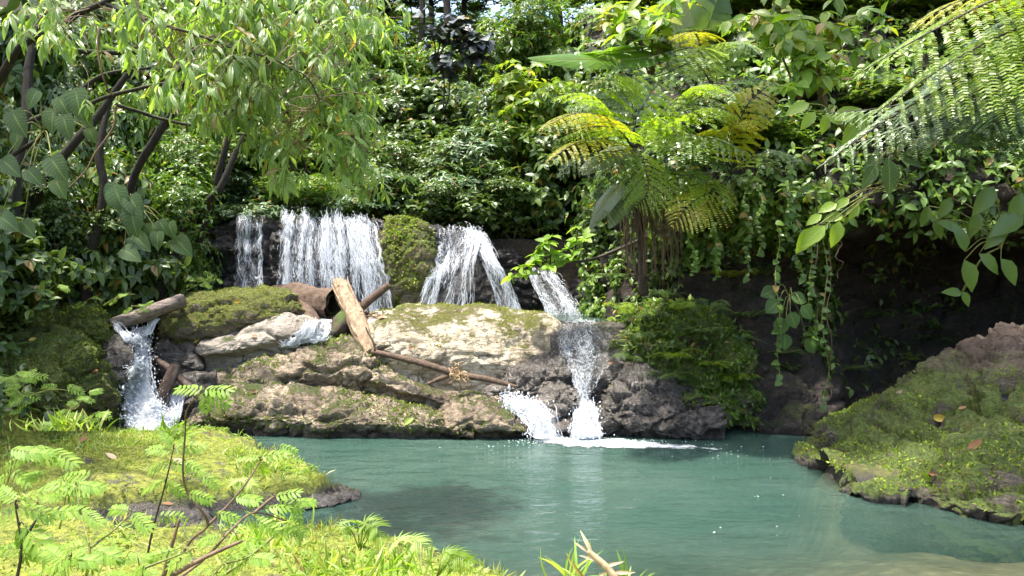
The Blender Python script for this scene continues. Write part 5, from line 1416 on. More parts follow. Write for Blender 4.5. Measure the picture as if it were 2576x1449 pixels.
# ------------------------------------------------------------------ sunlit tree that hangs in from the upper left
r = np.random.default_rng(300)
root = empty('overhanging_tree', P(-150, 700, 7.6), 'tree hanging in from the upper left with sunlit drooping ribbed leaves', 'tree')
LIMBS = [
 ([(-160, 640, 7.6), (-60, 330, 7.4), (40, 130, 7.0), (150, 62, 6.6), (262, 4, 6.3), (420, -70, 6.2)], .05, .014),
 ([(262, 4, 6.3), (330, 40, 6.2), (420, 66, 6.1), (560, 110, 6.0), (690, 150, 6.0)], .018, .006),
 ([(100, 96, 6.8), (200, 128, 7.0), (330, 130, 7.2), (470, 122, 7.3), (560, 128, 7.2), (650, 60, 7.0), (820, -20, 6.9)], .028, .008),
 ([(-100, 480, 7.8), (120, 330, 7.9), (250, 250, 7.6), (390, 215, 7.4), (500, 212, 7.2), (610, 238, 7.0), (760, 300, 6.9), (880, 340, 6.9), (940, 385, 7.0)], .024, .006),
 ([(560, 128, 7.2), (660, 160, 6.9), (740, 175, 6.8), (820, 150, 6.8), (930, 60, 7.0)], .018, .006),
 ([(610, 238, 7.0), (700, 225, 6.8), (800, 215, 6.8), (890, 235, 6.9)], .016, .005),
 ([(300, 262, 7.7), (420, 300, 7.9), (560, 330, 7.9), (700, 350, 7.7), (830, 400, 7.6), (900, 470, 7.6)], .018, .006),
 ([(690, 150, 6.0), (760, 190, 6.0), (800, 250, 6.1)], .007, .004),
 ([(420, -70, 6.2), (600, -20, 6.3), (740, 30, 6.5), (860, 90, 6.8)], .02, .007),
]
mb = MB(); limb_pts = []
for pts, r0, r1 in LIMBS:
    c = crom(PP(pts), 50); c = c + 0.025 * np.stack([fbm(c * 3, 3, 5), fbm(c * 3, 3, 6), fbm(c * 3, 3, 7)], -1)
    limb_pts.append(c[6:])
    add_tube(mb, c, np.linspace(r0, r1, 50), 8, None, 0.25, 8, 3)
limb_all = np.concatenate(limb_pts)
twig = MB(); lv = MB()
# density of leaf sprays over the picture: px, py, spread x, spread y, count, depth
sprays = []
for px, py, sx, sy, n, d0, d1 in [(430, 235, 60, 45, 12, 5.6, 6.4), (330, 90, 130, 50, 26, 6.0, 7.0), (560, 120, 160, 90, 75, 5.8, 7.2), (720, 100, 150, 90, 110, 6.0, 7.4), (830, 170, 90, 120, 110, 6.3, 7.5),
                                  (620, 220, 120, 60, 40, 5.9, 7.0), (780, 295, 110, 60, 48, 6.4, 7.4), (880, 360, 50, 60, 40, 6.6, 7.4), (690, 380, 60, 40, 18, 6.2, 7.0), (720, 460, 30, 20, 5, 6.2, 6.6), (560, 300, 60, 30, 14, 6.0, 6.8), (880, 40, 60, 60, 40, 6.4, 7.4), (60, 60, 70, 40, 10, 5.6, 6.4), (130, 110, 60, 20, 8, 6.0, 6.6), (470, 30, 120, 40, 34, 6.0, 7.0), (930, 450, 40, 40, 16, 7.2, 7.8), (640, 20, 160, 50, 50, 6.2, 7.4)]:
    for k in range(int(n * 1.35)):
        sprays.append(P(px + r.normal() * sx * 0.75, py + r.normal() * sy * 0.75, r.uniform(d0, d1)))
sprays = np.array(sprays)
for s in sprays:
    dd = np.linalg.norm(limb_all - s, axis=1); dd = dd + 0.35 * np.maximum(0, s[2] - limb_all[:, 2])
    a = limb_all[np.argmin(dd)]
    L = np.linalg.norm(s - a)
    if L > 0.45: a = s + (a - s) / L * (0.35 + 0.2 * r.random())
    m_ = (a + s) / 2 + np.array([0, 0, 0.12 * min(L, 1.0)]) + r.normal(size=3) * 0.03
    c = crom(np.array([a, m_, s]), 9)
    add_tube(twig, c, np.linspace(0.0035, 0.002, 9), 4, None, 0, 1, 0, False)
    out = unit(c[-1] - c[-3] + np.array([0, 0, -0.1]))
    k = int(r.integers(4, 8))
    side = unit(np.cross(out, [0, 0, 1.0]))
    fan = np.linspace(-1, 1, k) + r.normal(size=k) * 0.12
    base = s[None] - out[None] * (np.abs(fan) * 0.09)[:, None]
    d = unit(out[None] * (0.75 - 0.5 * np.abs(fan))[:, None] + side[None] * fan[:, None] + np.array([0, 0, -1.0]) * r.uniform(-0.1, 0.7, (k, 1)) + r.normal(size=(k, 3)) * 0.1)
    nor = unit(out[None] * 0.5 + np.array([0, 0, 0.9]) + np.array([0, -.35, 0]) + r.normal(size=(k, 3)) * 0.25)
    lv.add(*place(T_COCOA, base, d, nor, r.uniform(0.085, 0.16, k) * (1.0 if s[0] < -1.6 else 0.9), r.uniform(0.85, 1.1, k)))
mb.build('branch', M['bark'], root); twig.build('twig', M['twig'], root); lv.build('foliage', M['lf_canopy'], root)
# dangling leafless vines
for lab, pts in [('leafless brown vine dangling among the dark left trees', [(250, 70, 6.3), (247, 130, 6.3), (256, 180, 6.3), (270, 222, 6.35), (285, 240, 6.4)]),
                 ('long bare vine drooping from the thin top left branch', [(335, -20, 6.1), (356, 40, 6.1), (380, 78, 6.1), (420, 125, 6.1), (470, 190, 6.2), (520, 240, 6.2), (572, 290, 6.3)]),
                 ('curved pale vine arching over the dark left slope', [(290, 265, 7.4), (285, 320, 7.4), (240, 385, 7.4), (215, 430, 7.4), (170, 475, 7.4)])]:
    mb = MB(); add_tube(mb, PP(pts), np.linspace(0.011, 0.006, len(pts)), 6, 40, 0.2, 9); tag(mb.build('vine', M['twig']), lab, 'vine')

# dark leaning trunks of the left slope
for lab, pts, rr_, seed in [
    ('dark leaning trunk with a forked limb under the sunlit branch', [(300, 640, 11.2), (330, 470, 10.9), (390, 350, 10.6), (440, 270, 10.4), (480, 150, 10.2), (500, 0, 10.0)], [.06, .055, .05, .045, .04, .03], 1),
    ('thin dark trunk in front of the red earth slip', [(212, 735, 10.8), (225, 660, 10.8), (245, 570, 10.8), (262, 470, 10.8), (250, 380, 10.8), (280, 240, 10.9)], [.075, .065, .06, .055, .05, .03], 2),
    ('dark trunk at the left edge leaning right', [(10, 660, 9.6), (35, 520, 9.6), (40, 420, 9.6), (65, 300, 9.7), (75, 150, 9.8), (110, 20, 9.9)], [.08, .075, .07, .06, .05, .04], 3),
    ('slanting dark trunk behind the heart leaved vine', [(20, 560, 10.4), (90, 500, 10.4), (170, 380, 10.4), (240, 300, 10.4), (300, 215, 10.4), (370, 120, 10.4)], [.06, .055, .055, .05, .04, .03], 4),
    ('thin leaning trunk left of the narrow waterfall', [(425, 700, 12.4), (450, 600, 12.4), (520, 510, 12.3), (555, 470, 12.2), (600, 370, 12.2), (640, 300, 12.2)], [.07, .06, .055, .05, .04, .03], 5),
    ('slim dark trunk on the shady back slope', [(945, 480, 15.0), (925, 400, 15.0), (905, 340, 15.0), (930, 300, 15.0), (960, 260, 15.0)], [.06, .055, .05, .04, .03], 6),
    ('forked dark trunk rising behind the sunlit branch', [(500, 560, 12.6), (560, 400, 12.4), (590, 300, 12.3), (640, 200, 12.2)], [.05, .045, .04, .03], 7),
    ('thin pale trunk standing in the sky gap', [(1062, 330, 22.0), (1060, 120, 22.0), (1063, 40, 22.0), (1060, -80, 22.0)], [.10, .09, .08, .07], 8),
    ('dark trunk on the skyline right of the gap', [(1120, 260, 21.0), (1128, 90, 21.0), (1118, -60, 21.0)], [.12, .10, .09], 9)]:
    mb = MB(); c = PP(pts); c[0, 2] -= 0.3
    add_tube(mb, c, rr_, 10, 50, 0.25, 5, seed)
    if seed in (3,):
        q = crom(c, 30)[17]; e = q + np.array([0.9, 0.0, 0.55]); add_tube(mb, np.array([q, (q + e) / 2 + np.array([0, 0, -.08]), e, e + np.array([.6, 0, .1])]), [.035, .03, .025, .012], 8, 20, 0.25, 5)
    tag(mb.build('leaning_tree', M['bark']), lab, 'tree')

# heart leaved climber on the left
def leaf_plant(name, label, base, leaves, tpl, mat, cat='plant', stemmat='stem_green', stems=True, sr=0.007, part='leaf', wave=None):
    """leaves: (px,py,d,length,angle in the picture, tilt). every leaf a part"""
    o = empty(name, base, label, cat)
    base = np.asarray(base, float)
    me = None
    sb = MB()
    for (px, py, d, ln, ang, tilt) in leaves:
        p = P(px, py, d); a = math.radians(ang)
        dv = unit(np.array([math.cos(a), -0.35 * tilt, math.sin(a)]))
        nor = unit(np.array([0.15 * math.cos(a * 3), -1.0, 0.55]))
        b = p - dv * ln * 0.45
        mb = MB(); mb.add(*place(tpl, np.array([b]), np.array([dv]), np.array([nor]), ln))
        lf = mb.build(part, M[mat], o)
        if stems:
            m_ = (b + base) / 2 + np.array([0, 0, 0.10])
            add_tube(sb, np.array([base, m_, b]), np.array([sr, sr * .8, sr * .5]), 5, 10)
    if stems: sb.build('stem', M[stemmat], o)
    return o
leaf_plant('climbing_plant', 'large heart shaped leaves climbing in the shade at far left', P(110, 330, 7.9), [
    (45, 310, 7.6, 0.25, -60, .6), (130, 305, 7.6, 0.22, -95, .6), (165, 320, 7.5, 0.22, -75, .5), (195, 262, 7.6, 0.27, -80, .5), (160, 268, 7.6, 0.20, -60, .5), (215, 300, 7.7, 0.18, -50, .6), (25, 420, 7.5, 0.22, -40, .6), (85, 445, 7.5, 0.18, -45, .6), (145, 425, 7.4, 0.25, -55, .5), (150, 475, 7.5, 0.19, -60, .5),
    (40, 355, 7.8, 0.16, -100, .6), (230, 340, 7.8, 0.15, -60, .5), (80, 250, 7.8, 0.19, -120, .5), (20, 560, 7.6, 0.22, -35, .5), (70, 575, 7.7, 0.18, -50, .5)], T_HEART, 'lf_heart')
leaf_plant('climbing_plant', 'broad drooping grey leaves hanging left of the narrow waterfall', P(330, 520, 10.4), [
    (300, 505, 10.2, .34, -70, .5), (340, 520, 10.2, .30, -60, .5), (335, 560, 10.2, .34, -80, .4), (280, 490, 10.3, .28, -110, .5), (385, 585, 10.4, .24, -80, .4), (410, 572, 10.4, .2, -60, .4), (355, 610, 10.3, .28, -40, .5), (395, 605, 10.3, .22, -90, .5), (460, 620, 10.6, .3, -45, .5), (330, 640, 10.2, .26, -30, .5), (430, 580, 10.5, .22, -70, .5)], T_HEART, 'lf_heart')
leaf_plant('climbing_plant', 'round heart shaped leaves hanging in the dark below the right slope', P(1985, 745, 9.9), [
    (1945, 770, 9.7, .21, -140, .4), (1965, 820, 9.7, .21, -95, .4), (1995, 805, 9.6, .19, -70, .4), (2030, 785, 9.7, .19, -50, .4), (2010, 750, 9.8, .19, -20, .5), (1975, 860, 9.8, .19, -90, .4), (2040, 870, 9.9, .19, -60, .4), (1935, 735, 9.8, .2, -160, .4)], T_ROUND, 'lf_round')
leaf_plant('shrub', 'big drooping sunlit leaves poking out over the dark hollow', P(2290, 470, 7.6), [
    (2030, 600, 7.2, 0.27, -125, .3), (2050, 590, 7.1, 0.26, -140, .2), (2105, 585, 7.2, 0.24, -105, .4), (2085, 520, 7.3, 0.18, -160, .4), (2120, 510, 7.3, 0.16, -150, .5), (2150, 530, 7.3, 0.16, -120, .4), (2100, 545, 7.3, 0.19, -170, .4), (2050, 550, 7.3, 0.16, -150, .4)], T_OVATE, 'lf_lime', stems=True)
leaf_plant('shrub', 'big pale holed leaves in front of the grey fern frond', P(2260, 400, 7.6), [
    (2240, 440, 7.2, .32, -85, .3), (2190, 440, 7.3, .24, -120, .4), (2290, 400, 7.4, .26, -20, .5), (2200, 405, 7.4, .22, -150, .5), (2265, 360, 7.5, .22, 60, .4), (2300, 380, 7.4, .2, 20, .5)], T_OVATE, 'lf_heart')
leaf_plant('shrub', 'dark long drooping leaves at the right edge over the hollow', P(2520, 620, 7.4), [
    (2480, 500, 7.2, .30, -125, .3), (2420, 600, 7.3, .28, 110, .4), (2395, 570, 7.4, .22, 150, .4), (2440, 690, 7.3, .30, -70, .3), (2490, 660, 7.3, .26, -40, .4), (2540, 680, 7.3, .28, -55, .4), (2400, 735, 7.5, .18, 170, .4), (2430, 750, 7.5, .16, -60, .4), (2540, 560, 7.2, .34, -150, .4), (2510, 590, 7.3, .28, -130, .4), (2560, 520, 7.2, .3, -110, .4), (2455, 560, 7.4, .24, -100, .4), (2380, 520, 7.6, .22, -120, .4), (2330, 540, 7.8, .2, -110, .4), (2360, 575, 7.7, .2, -60, .4)], T_OVATE, 'lf_dark')
leaf_plant('shrub', 'lime green large leaves sunlit beside the great fern', P(2120, 330, 8.4), [
    (2010, 270, 8.2, .26, -160, .3), (2035, 300, 8.2, .22, -130, .3), (2130, 285, 8.1, .30, 30, .3), (2165, 300, 8.1, .30, -40, .3), (2150, 325, 8.1, .32, -130, .3), (2100, 300, 8.2, .22, 150, .3), (2075, 310, 8.2, .2, -100, .3)], T_OVATE, 'lf_lime')

# leafy branch over the shaded back waterfall
r = np.random.default_rng(310)
root = empty('shrub', P(1560, 640, 11.4), 'leafy green branch reaching left over the shaded back waterfall', 'branch')
mb = MB(); lf = MB()
main = crom(PP([(1640, 590, 11.3), (1560, 625, 11.2), (1480, 655, 11.1), (1400, 662, 11.0), (1330, 670, 10.9), (1285, 695, 10.9)]), 40)
add_tube(mb, main, np.linspace(.028, .008, 40), 7)
for px, py, n in [(1290, 695, 7), (1325, 690, 6), (1335, 660, 8), (1310, 672, 6), (1360, 625, 9), (1350, 640, 8), (1372, 610, 8), (1395, 640, 8), (1420, 660, 8), (1385, 670, 7), (1430, 625, 8), (1450, 605, 7), (1440, 645, 7), (1345, 655, 7), (1385, 595, 6), (1470, 600, 6), (1455, 570, 5), (1400, 655, 8)]:
    c = P(px, py, r.uniform(10.75, 11.05))
    a = main[np.argmin(np.linalg.norm(main - c, axis=1))]
    add_tube(mb, np.array([a, (a + c) / 2 + np.array([0, 0, .03]), c]), np.array([.009, .007, .005]), 5, 8)
    frames_leaf(lf, np.array([c]), np.array([[-.3, -.3, .7]]), n, T_OVATE, 0.17, 0.25, 0.35, r)
mb.build('branch', M['twig_dark'], root); lf.build('foliage', M['lf_mimosa'], root)

# purplish rosette shrubs on the back slope
for lab, px, py, lst in [('purplish dark leaved rosette shrub high on the back slope', 1180, 100, [(1180, 90, 26, 22), (1205, 120, 20, 18), (1150, 85, 20, 14), (1195, 150, 18, 10)]),
                         ('smaller purplish rosette plant below left of the large one', 1115, 170, [(1115, 165, 24, 16), (1130, 190, 16, 10)]),
                         ('grey purple leaved twig under the sky gap', 1090, 65, [(1080, 62, 22, 10), (1120, 68, 24, 12), (1160, 62, 20, 10)])]:
    root = empty('shrub', P(px, py + 110, 15.2), lab, 'shrub')
    lf = MB(); mb = MB()
    for qx, qy, sp, n in lst:
        for k in range(n):
            c = P(qx + r.normal() * sp, qy + r.normal() * sp * .7, 14.9 + r.normal() * .15)
            frames_leaf(lf, c[None], np.array([[0, -.3, 1]]), 4, T_ROUND, 0.17, 0.75, 0.3, r)
        e = P(qx, qy, 14.95); b = P(px, py + 110, 15.2)
        add_tube(mb, np.array([b, (b + e) / 2 + r.normal(size=3) * .05, e]), np.array([.02, .015, .008]), 6, 10)
    lf.build('foliage', M['lf_purple'], root); mb.build('stem', M['twig_dark'], root)

# sunlit yellow green shrubs at upper right
def spray_shrub(label, base, spots, mat, size, k, droop, dep, tpl=T_OVATE, cat='shrub', seed=0):
    r = np.random.default_rng(seed)
    root = empty('shrub', P(*base), label, cat); b = P(*base)
    lf = MB(); mb = MB()
    for qx, qy, sx, sy, n in spots:
        e0 = P(qx, qy, dep); add_tube(mb, np.array([b, (b + e0) / 2 + np.array([0, 0, .15]), e0]), np.array([.018, .013, .006]), 6, 12)
        for j in range(n):
            c = P(qx + r.normal() * sx, qy + r.normal() * sy, dep + r.normal() * .2)
            add_tube(mb, np.array([e0, c]), np.array([.005, .003]), 4)
            frames_leaf(lf, c[None], np.array([[-.3, -.4, .6]]), k, tpl, size, droop, 0.35, r)
    lf.build('foliage', M[mat], root); mb.build('stem', M['twig'], root)
spray_shrub('glowing yellow green shrub with broad leaves above the banana leaves', (1640, 200, 10.6), [(1530, 40, 16, 16, 5), (1580, 80, 30, 20, 9), (1640, 60, 30, 18, 9), (1690, 40, 22, 20, 6)], 'lf_lime', 0.22, 5, 0.2, 10.2, seed=1)
spray_shrub('bright yellow green bush with hanging pointed leaves at upper right', (2010, 250, 10.0), [(1900, 50, 30, 30, 10), (1960, 40, 35, 30, 12), (1990, 85, 35, 25, 14), (2050, 110, 40, 30, 14), (2110, 60, 35, 30, 12), (2060, 170, 30, 25, 10), (2180, 90, 25, 30, 8)], 'lf_lime', 0.20, 5, 0.75, 9.5, seed=2)
spray_shrub('fresh green leafy spray under the bright upper right bush', (2080, 270, 9.8), [(2010, 180, 25, 15, 6), (2040, 145, 20, 15, 6), (2000, 210, 20, 10, 4)], 'lf_mimosa', 0.2, 5, 0.45, 9.2, seed=3)

# banana like leaves
big_leaf_plant('banana_plant', 'bright green torn banana leaves pointing left on the right slope', P(1690, 160, 10.8), [
    (PP([(1680, 130, 10.8), (1600, 148, 10.2), (1480, 150, 9.8), (1330, 147, 9.5)]), .19, 'lf_banana', dict(nor=(0.1, -.75, .75), tear=0.35)),
    (PP([(1690, 120, 10.9), (1640, 95, 10.5), (1560, 95, 10.3), (1470, 112, 10.2)]), .17, 'lf_bananadull', dict(nor=(0, -.3, 1), tear=0.5)),
    (PP([(1690, 130, 10.8), (1630, 118, 10.4), (1540, 128, 10.0), (1430, 140, 9.9)]), .13, 'lf_banana', dict(nor=(0, .1, 1), tear=0.5)),
    (PP([(1700, 140, 10.9), (1670, 90, 10.7), (1610, 70, 10.5), (1530, 90, 10.4)]), .2, 'lf_banana', dict(nor=(-.2, -.6, .8), tear=0.3))])
big_leaf_plant('banana_plant', 'dull grey banana leaves hanging beside the tree fern roots', P(1640, 400, 9.9), [
    (PP([(1590, 376, 9.7), (1545, 388, 9.5), (1500, 412, 9.4), (1464, 440, 9.3)]), .13, 'lf_bananadull', dict(nor=(-.2, -.9, .5), tear=0.2)),
    (PP([(1600, 440, 9.6), (1560, 465, 9.3), (1515, 515, 9.2), (1482, 578, 9.2)]), .12, 'lf_bananadull', dict(nor=(-.5, -.9, .2), tear=0.3, droop=.6)),
    (PP([(1610, 440, 9.6), (1588, 475, 9.4), (1560, 520, 9.3), (1532, 575, 9.3)]), .13, 'lf_bananadull', dict(nor=(.3, -.9, .2), tear=0.2, droop=.6))])
big_leaf_plant('banana_plant', 'tall dark banana leaves standing upright at the top right of centre', P(1740, 330, 12.6), [
    (PP([(1730, 230, 12.6), (1710, 110, 12.4), (1690, 40, 12.3), (1660, 0, 12.2)]), .28, 'lf_bananadull', dict(nor=(-.6, -.7, .1), tear=0.4)),
    (PP([(1740, 230, 12.6), (1760, 120, 12.5), (1790, 40, 12.4), (1815, -40, 12.4)]), .34, 'lf_dark', dict(nor=(.3, -.9, .1), tear=0.4)),
    (PP([(1750, 240, 12.6), (1800, 170, 12.5), (1860, 110, 12.4), (1900, 100, 12.3)]), .24, 'lf_dark', dict(nor=(.3, -.6, .6), tear=0.4))])

# tree ferns
B0 = P(1592, 372, 9.6)
def L_(*q): return PP(q)
K = dict(npin=17, nsub=18, nor=(0, -.25, 1))
FERN_A = fern('tree_fern', 'tree fern with glowing yellow fronds and brown roots hanging round its trunk', P(1605, 640, 9.9), [
    ([B0, *L_((1530, 300, 9.2), (1450, 285, 8.9), (1358, 325, 8.6))], 0.55, 'lf_ferngold', K),
    ([B0, *L_((1600, 300, 9.4), (1628, 250, 9.2), (1668, 190, 9.1))], .66, 'lf_fern', dict(K, npin=11, nsub=22, sweep=0.12, droop=0.15, pw=0.75, nor=(-.35, -.95, .25))),
    ([B0, *L_((1590, 260, 9.8), (1560, 210, 9.7), (1478, 200, 9.5))], 0.55, 'lf_ferngrey', K),
    ([B0, *L_((1560, 330, 9.3), (1500, 320, 9.0), (1420, 345, 8.8))], 0.49, 'lf_fern', K),
    ([B0, *L_((1650, 300, 9.5), (1690, 320, 9.2), (1720, 370, 9.0))], 0.55, 'lf_fern', dict(K, nor=(.2, -.4, 1))),
    ([B0, *L_((1680, 345, 9.3), (1780, 345, 9.0), (1890, 390, 8.8))], 0.55, 'lf_ferngrey', dict(K, nor=(.2, -.5, 1))),
    ([B0, *L_((1620, 410, 9.2), (1630, 480, 9.1), (1600, 520, 9.1))], 0.36, 'lf_fern', dict(K, nor=(0, -1, .4))),
    ([B0, *L_((1700, 280, 10.0), (1800, 230, 10.0), (1890, 235, 9.9))], 0.55, 'lf_ferngrey', K),
    ([B0, *L_((1560, 270, 10.1), (1500, 255, 10.1), (1420, 275, 10.0))], 0.44, 'lf_ferngrey', K),
    ([B0, *L_((1600, 250, 9.9), (1570, 160, 9.9), (1500, 130, 9.7))], .50, 'lf_ferngrey', K),
    ([B0, *L_((1690, 260, 9.6), (1760, 215, 9.4), (1850, 215, 9.2))], .52, 'lf_fern', K),
    ([B0, *L_((1550, 380, 9.2), (1480, 390, 8.9), (1400, 440, 8.8))], .46, 'lf_ferndark', K),
    ([B0, *L_((1540, 290, 9.5), (1470, 235, 9.3), (1390, 245, 9.1))], .48, 'lf_fern', K),
    ([B0, *L_((1520, 350, 9.0), (1450, 360, 8.7), (1375, 410, 8.5))], .42, 'lf_ferngold', K),
    ([B0, *L_((1700, 300, 9.2), (1790, 270, 9.0), (1880, 300, 8.9))], .50, 'lf_fern', K),
    ([B0, *L_((1560, 420, 9.4), (1540, 500, 9.3), (1520, 570, 9.3))], .36, 'lf_ferndark', dict(K, nor=(-.4, -.8, .3))),
    ([B0, *L_((1660, 430, 9.4), (1760, 450, 9.2), (1840, 520, 9.0))], 0.47, 'lf_fern', dict(K, nor=(.3, -.7, .7)))], 'tree fern')
fern('tree_fern', 'golden tipped fern fronds rising right of the glowing tree fern', P(1840, 480, 9.8), [
    ([P(1840, 440, 9.6), *L_((1850, 340, 9.2), (1890, 250, 9.0), (1985, 185, 8.9))], 0.44, 'lf_ferngold', dict(K, nor=(-.6, -.6, .4))),
    ([P(1840, 440, 9.6), *L_((1830, 350, 9.2), (1860, 310, 9.1), (1960, 290, 9.0))], 0.44, 'lf_ferngold', K),
    ([P(1840, 440, 9.6), *L_((1790, 350, 9.3), (1730, 350, 9.1), (1650, 420, 9.0))], 0.47, 'lf_fern', K),
    ([P(1840, 440, 9.6), *L_((1900, 390, 9.3), (1960, 380, 9.2), (2040, 410, 9.1))], 0.47, 'lf_ferngrey', K),
    ([P(1840, 440, 9.6), *L_((1790, 480, 9.2), (1740, 510, 9.0), (1690, 570, 9.0))], 0.39, 'lf_ferngold', dict(K, nor=(-.2, -.8, .6))),
    ([P(1840, 440, 9.6), *L_((1800, 400, 9.5), (1740, 400, 9.3), (1700, 430, 9.2))], 0.44, 'lf_ferndark', K)], 'tree fern')
fern('tree_fern', 'pale lit fern fronds arching across the upper right slope', P(1880, 260, 11.2), [
    ([P(1800, 230, 11.0), *L_((1760, 130, 10.6), (1690, 130, 10.2), (1580, 165, 9.9))], 0.65, 'lf_ferngrey', K),
    ([P(1800, 230, 11.0), *L_((1760, 110, 10.8), (1740, 80, 10.5), (1680, 110, 10.3))], 0.47, 'lf_ferngold', K),
    ([P(1800, 230, 11.0), *L_((1810, 130, 10.8), (1850, 105, 10.6), (1900, 125, 10.4))], 0.55, 'lf_ferngrey', K),
    ([P(1800, 230, 11.0), *L_((1750, 160, 10.6), (1660, 190, 10.1), (1500, 235, 9.8))], 0.62, 'lf_ferngrey', K),
    ([P(1800, 230, 11.0), *L_((1860, 200, 10.9), (1920, 200, 10.8), (1990, 225, 10.7))], 0.52, 'lf_ferndark', K)], 'tree fern')
BR = P(2760, 60, 7.0)
K2 = dict(npin=19, nsub=24, nor=(-.1, -.35, 1), droop=0.45)
fern('tree_fern', 'great bright yellow green tree fern arching in from the top right corner', P(2760, 300, 7.2), [
    ([BR, *L_((2560, -10, 6.9), (2360, 70, 6.8), (2110, 215, 6.9))], 0.68, 'lf_fern', K2),
    ([BR, *L_((2600, 60, 6.7), (2420, 140, 6.6), (2180, 300, 6.6))], 0.73, 'lf_fern', K2),
    ([BR, *L_((2620, -40, 7.1), (2450, -10, 7.0), (2290, 60, 7.0))], 0.65, 'lf_ferngold', K2),
    ([BR, *L_((2650, 90, 6.6), (2520, 190, 6.5), (2350, 290, 6.5))], 0.60, 'lf_fern', K2),
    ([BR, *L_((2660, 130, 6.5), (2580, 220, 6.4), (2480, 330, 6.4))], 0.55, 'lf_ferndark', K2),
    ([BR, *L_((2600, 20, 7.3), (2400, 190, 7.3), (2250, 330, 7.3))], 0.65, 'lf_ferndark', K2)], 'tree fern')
BG_ = P(2640, 230, 7.4)
fern('tree_fern', 'grey green fern fronds sweeping down to the left below the great fern', P(2660, 420, 7.4), [
    ([BG_, *L_((2450, 195, 7.2), (2250, 290, 7.0), (2035, 440, 7.0))], 0.44, 'lf_ferngrey', K2),
    ([BG_, *L_((2420, 230, 7.4), (2230, 270, 7.3), (2075, 285, 7.3))], 0.47, 'lf_ferngrey', K2),
    ([BG_, *L_((2450, 250, 7.5), (2250, 330, 7.5), (2060, 380, 7.5))], 0.44, 'lf_ferngrey', K2),
    ([BG_, *L_((2500, 260, 7.4), (2420, 300, 7.3), (2330, 380, 7.2))], 0.52, 'lf_ferndark', K2),
    ([BG_, *L_((2560, 280, 7.2), (2500, 320, 7.1), (2440, 400, 7.0))], 0.47, 'lf_ferndark', K2)], 'tree fern')
# trunk of the tree fern with its skirt of hanging roots
mb = MB(); c = PP([(1596, 375, 9.6), (1600, 480, 9.75), (1612, 600, 9.9), (1620, 740, 10.3)])
add_tube(mb, c, [.032, .036, .042, .06], 12, 40, 0.5, 9, 2)
mb.build('trunk', M['wood_dark'], FERN_A)
rt = MB(); r = np.random.default_rng(320)
for k in range(90):
    x = r.uniform(1572, 1690) if k < 76 else r.uniform(1690, 1720); d = r.uniform(9.5, 9.9); y0 = r.uniform(385, 520); y1 = r.uniform(560, 720)
    add_tube(rt, PP([(1598 + (x - 1598) * .35, y0, 9.6), (x - 4 + r.normal() * 4, (y0 + y1) / 2, d), (x + r.normal() * 8, y1, d)]), np.array([.008, .006, .003]), 4, 12, 0.2, 8)
tag(rt.build('aerial_roots', M['root'], FERN_A), kind='stuff')

# vines hanging before the hollow
r = np.random.default_rng(330)
for k, (px, y0, y1, lab) in enumerate([
    (1957, 560, 960, 'leafy green vine hanging left of the round heart shaped leaves'), (2010, 470, 700, 'short leafy vine over the round heart shaped leaves'), (2040, 520, 860, 'thin looping vine right of the round heart shaped leaves'),
    (2055, 480, 830, 'thin bare vine at the left edge of the hollow'), (2078, 560, 1020, 'longest leafy vine hanging to the foot of the dark cliff'), (2090, 600, 1000, 'bare brown vine beside the longest leafy vine'), (2110, 600, 700, 'short bare root hanging inside the hollow'), (1880, 430, 700, 'leafy vine hanging over the middle of the dark cliff'), (1905, 400, 640, 'short leafy vine left of the long hanging vines'), (1800, 560, 700, 'leafy vine trailing behind the drooping golden fern'), (1745, 480, 690, 'leafy vine right of the hanging brown roots'), (1985, 420, 600, 'leafy vine at the top of the dark cliff')]):
    mb = MB(); lf = MB(); n = 16
    ys = np.linspace(y0, y1, n); c = PP([(px + 6 * math.sin(i * .9 + k) + 10 * fbm(np.array([[i * .4, k, 0.0]]), 2, 3)[0], y, 9.75 + .1 * math.sin(i * .6)) for i, y in enumerate(ys)])
    o = empty('vine', c[0], lab, 'vine')
    add_tube(mb, c, np.linspace(.008, .005, n), 5, 40, 0.1, 5); mb.build('stem', M['root'] if 'bare' in lab else M['stem_green'], o)
    if 'bare' not in lab:
        q = crom(c, 26); m_ = len(q)
        d = unit(np.stack([r.normal(size=m_), -np.abs(r.normal(size=m_)), r.normal(size=m_) * .4 - .4], -1))
        lf.add(*place(T_HEART, q, d, np.tile([0, -.8, .6], (m_, 1)), r.uniform(.05, .10, m_))); lf.build('leaves', M['lf_mid'], o)

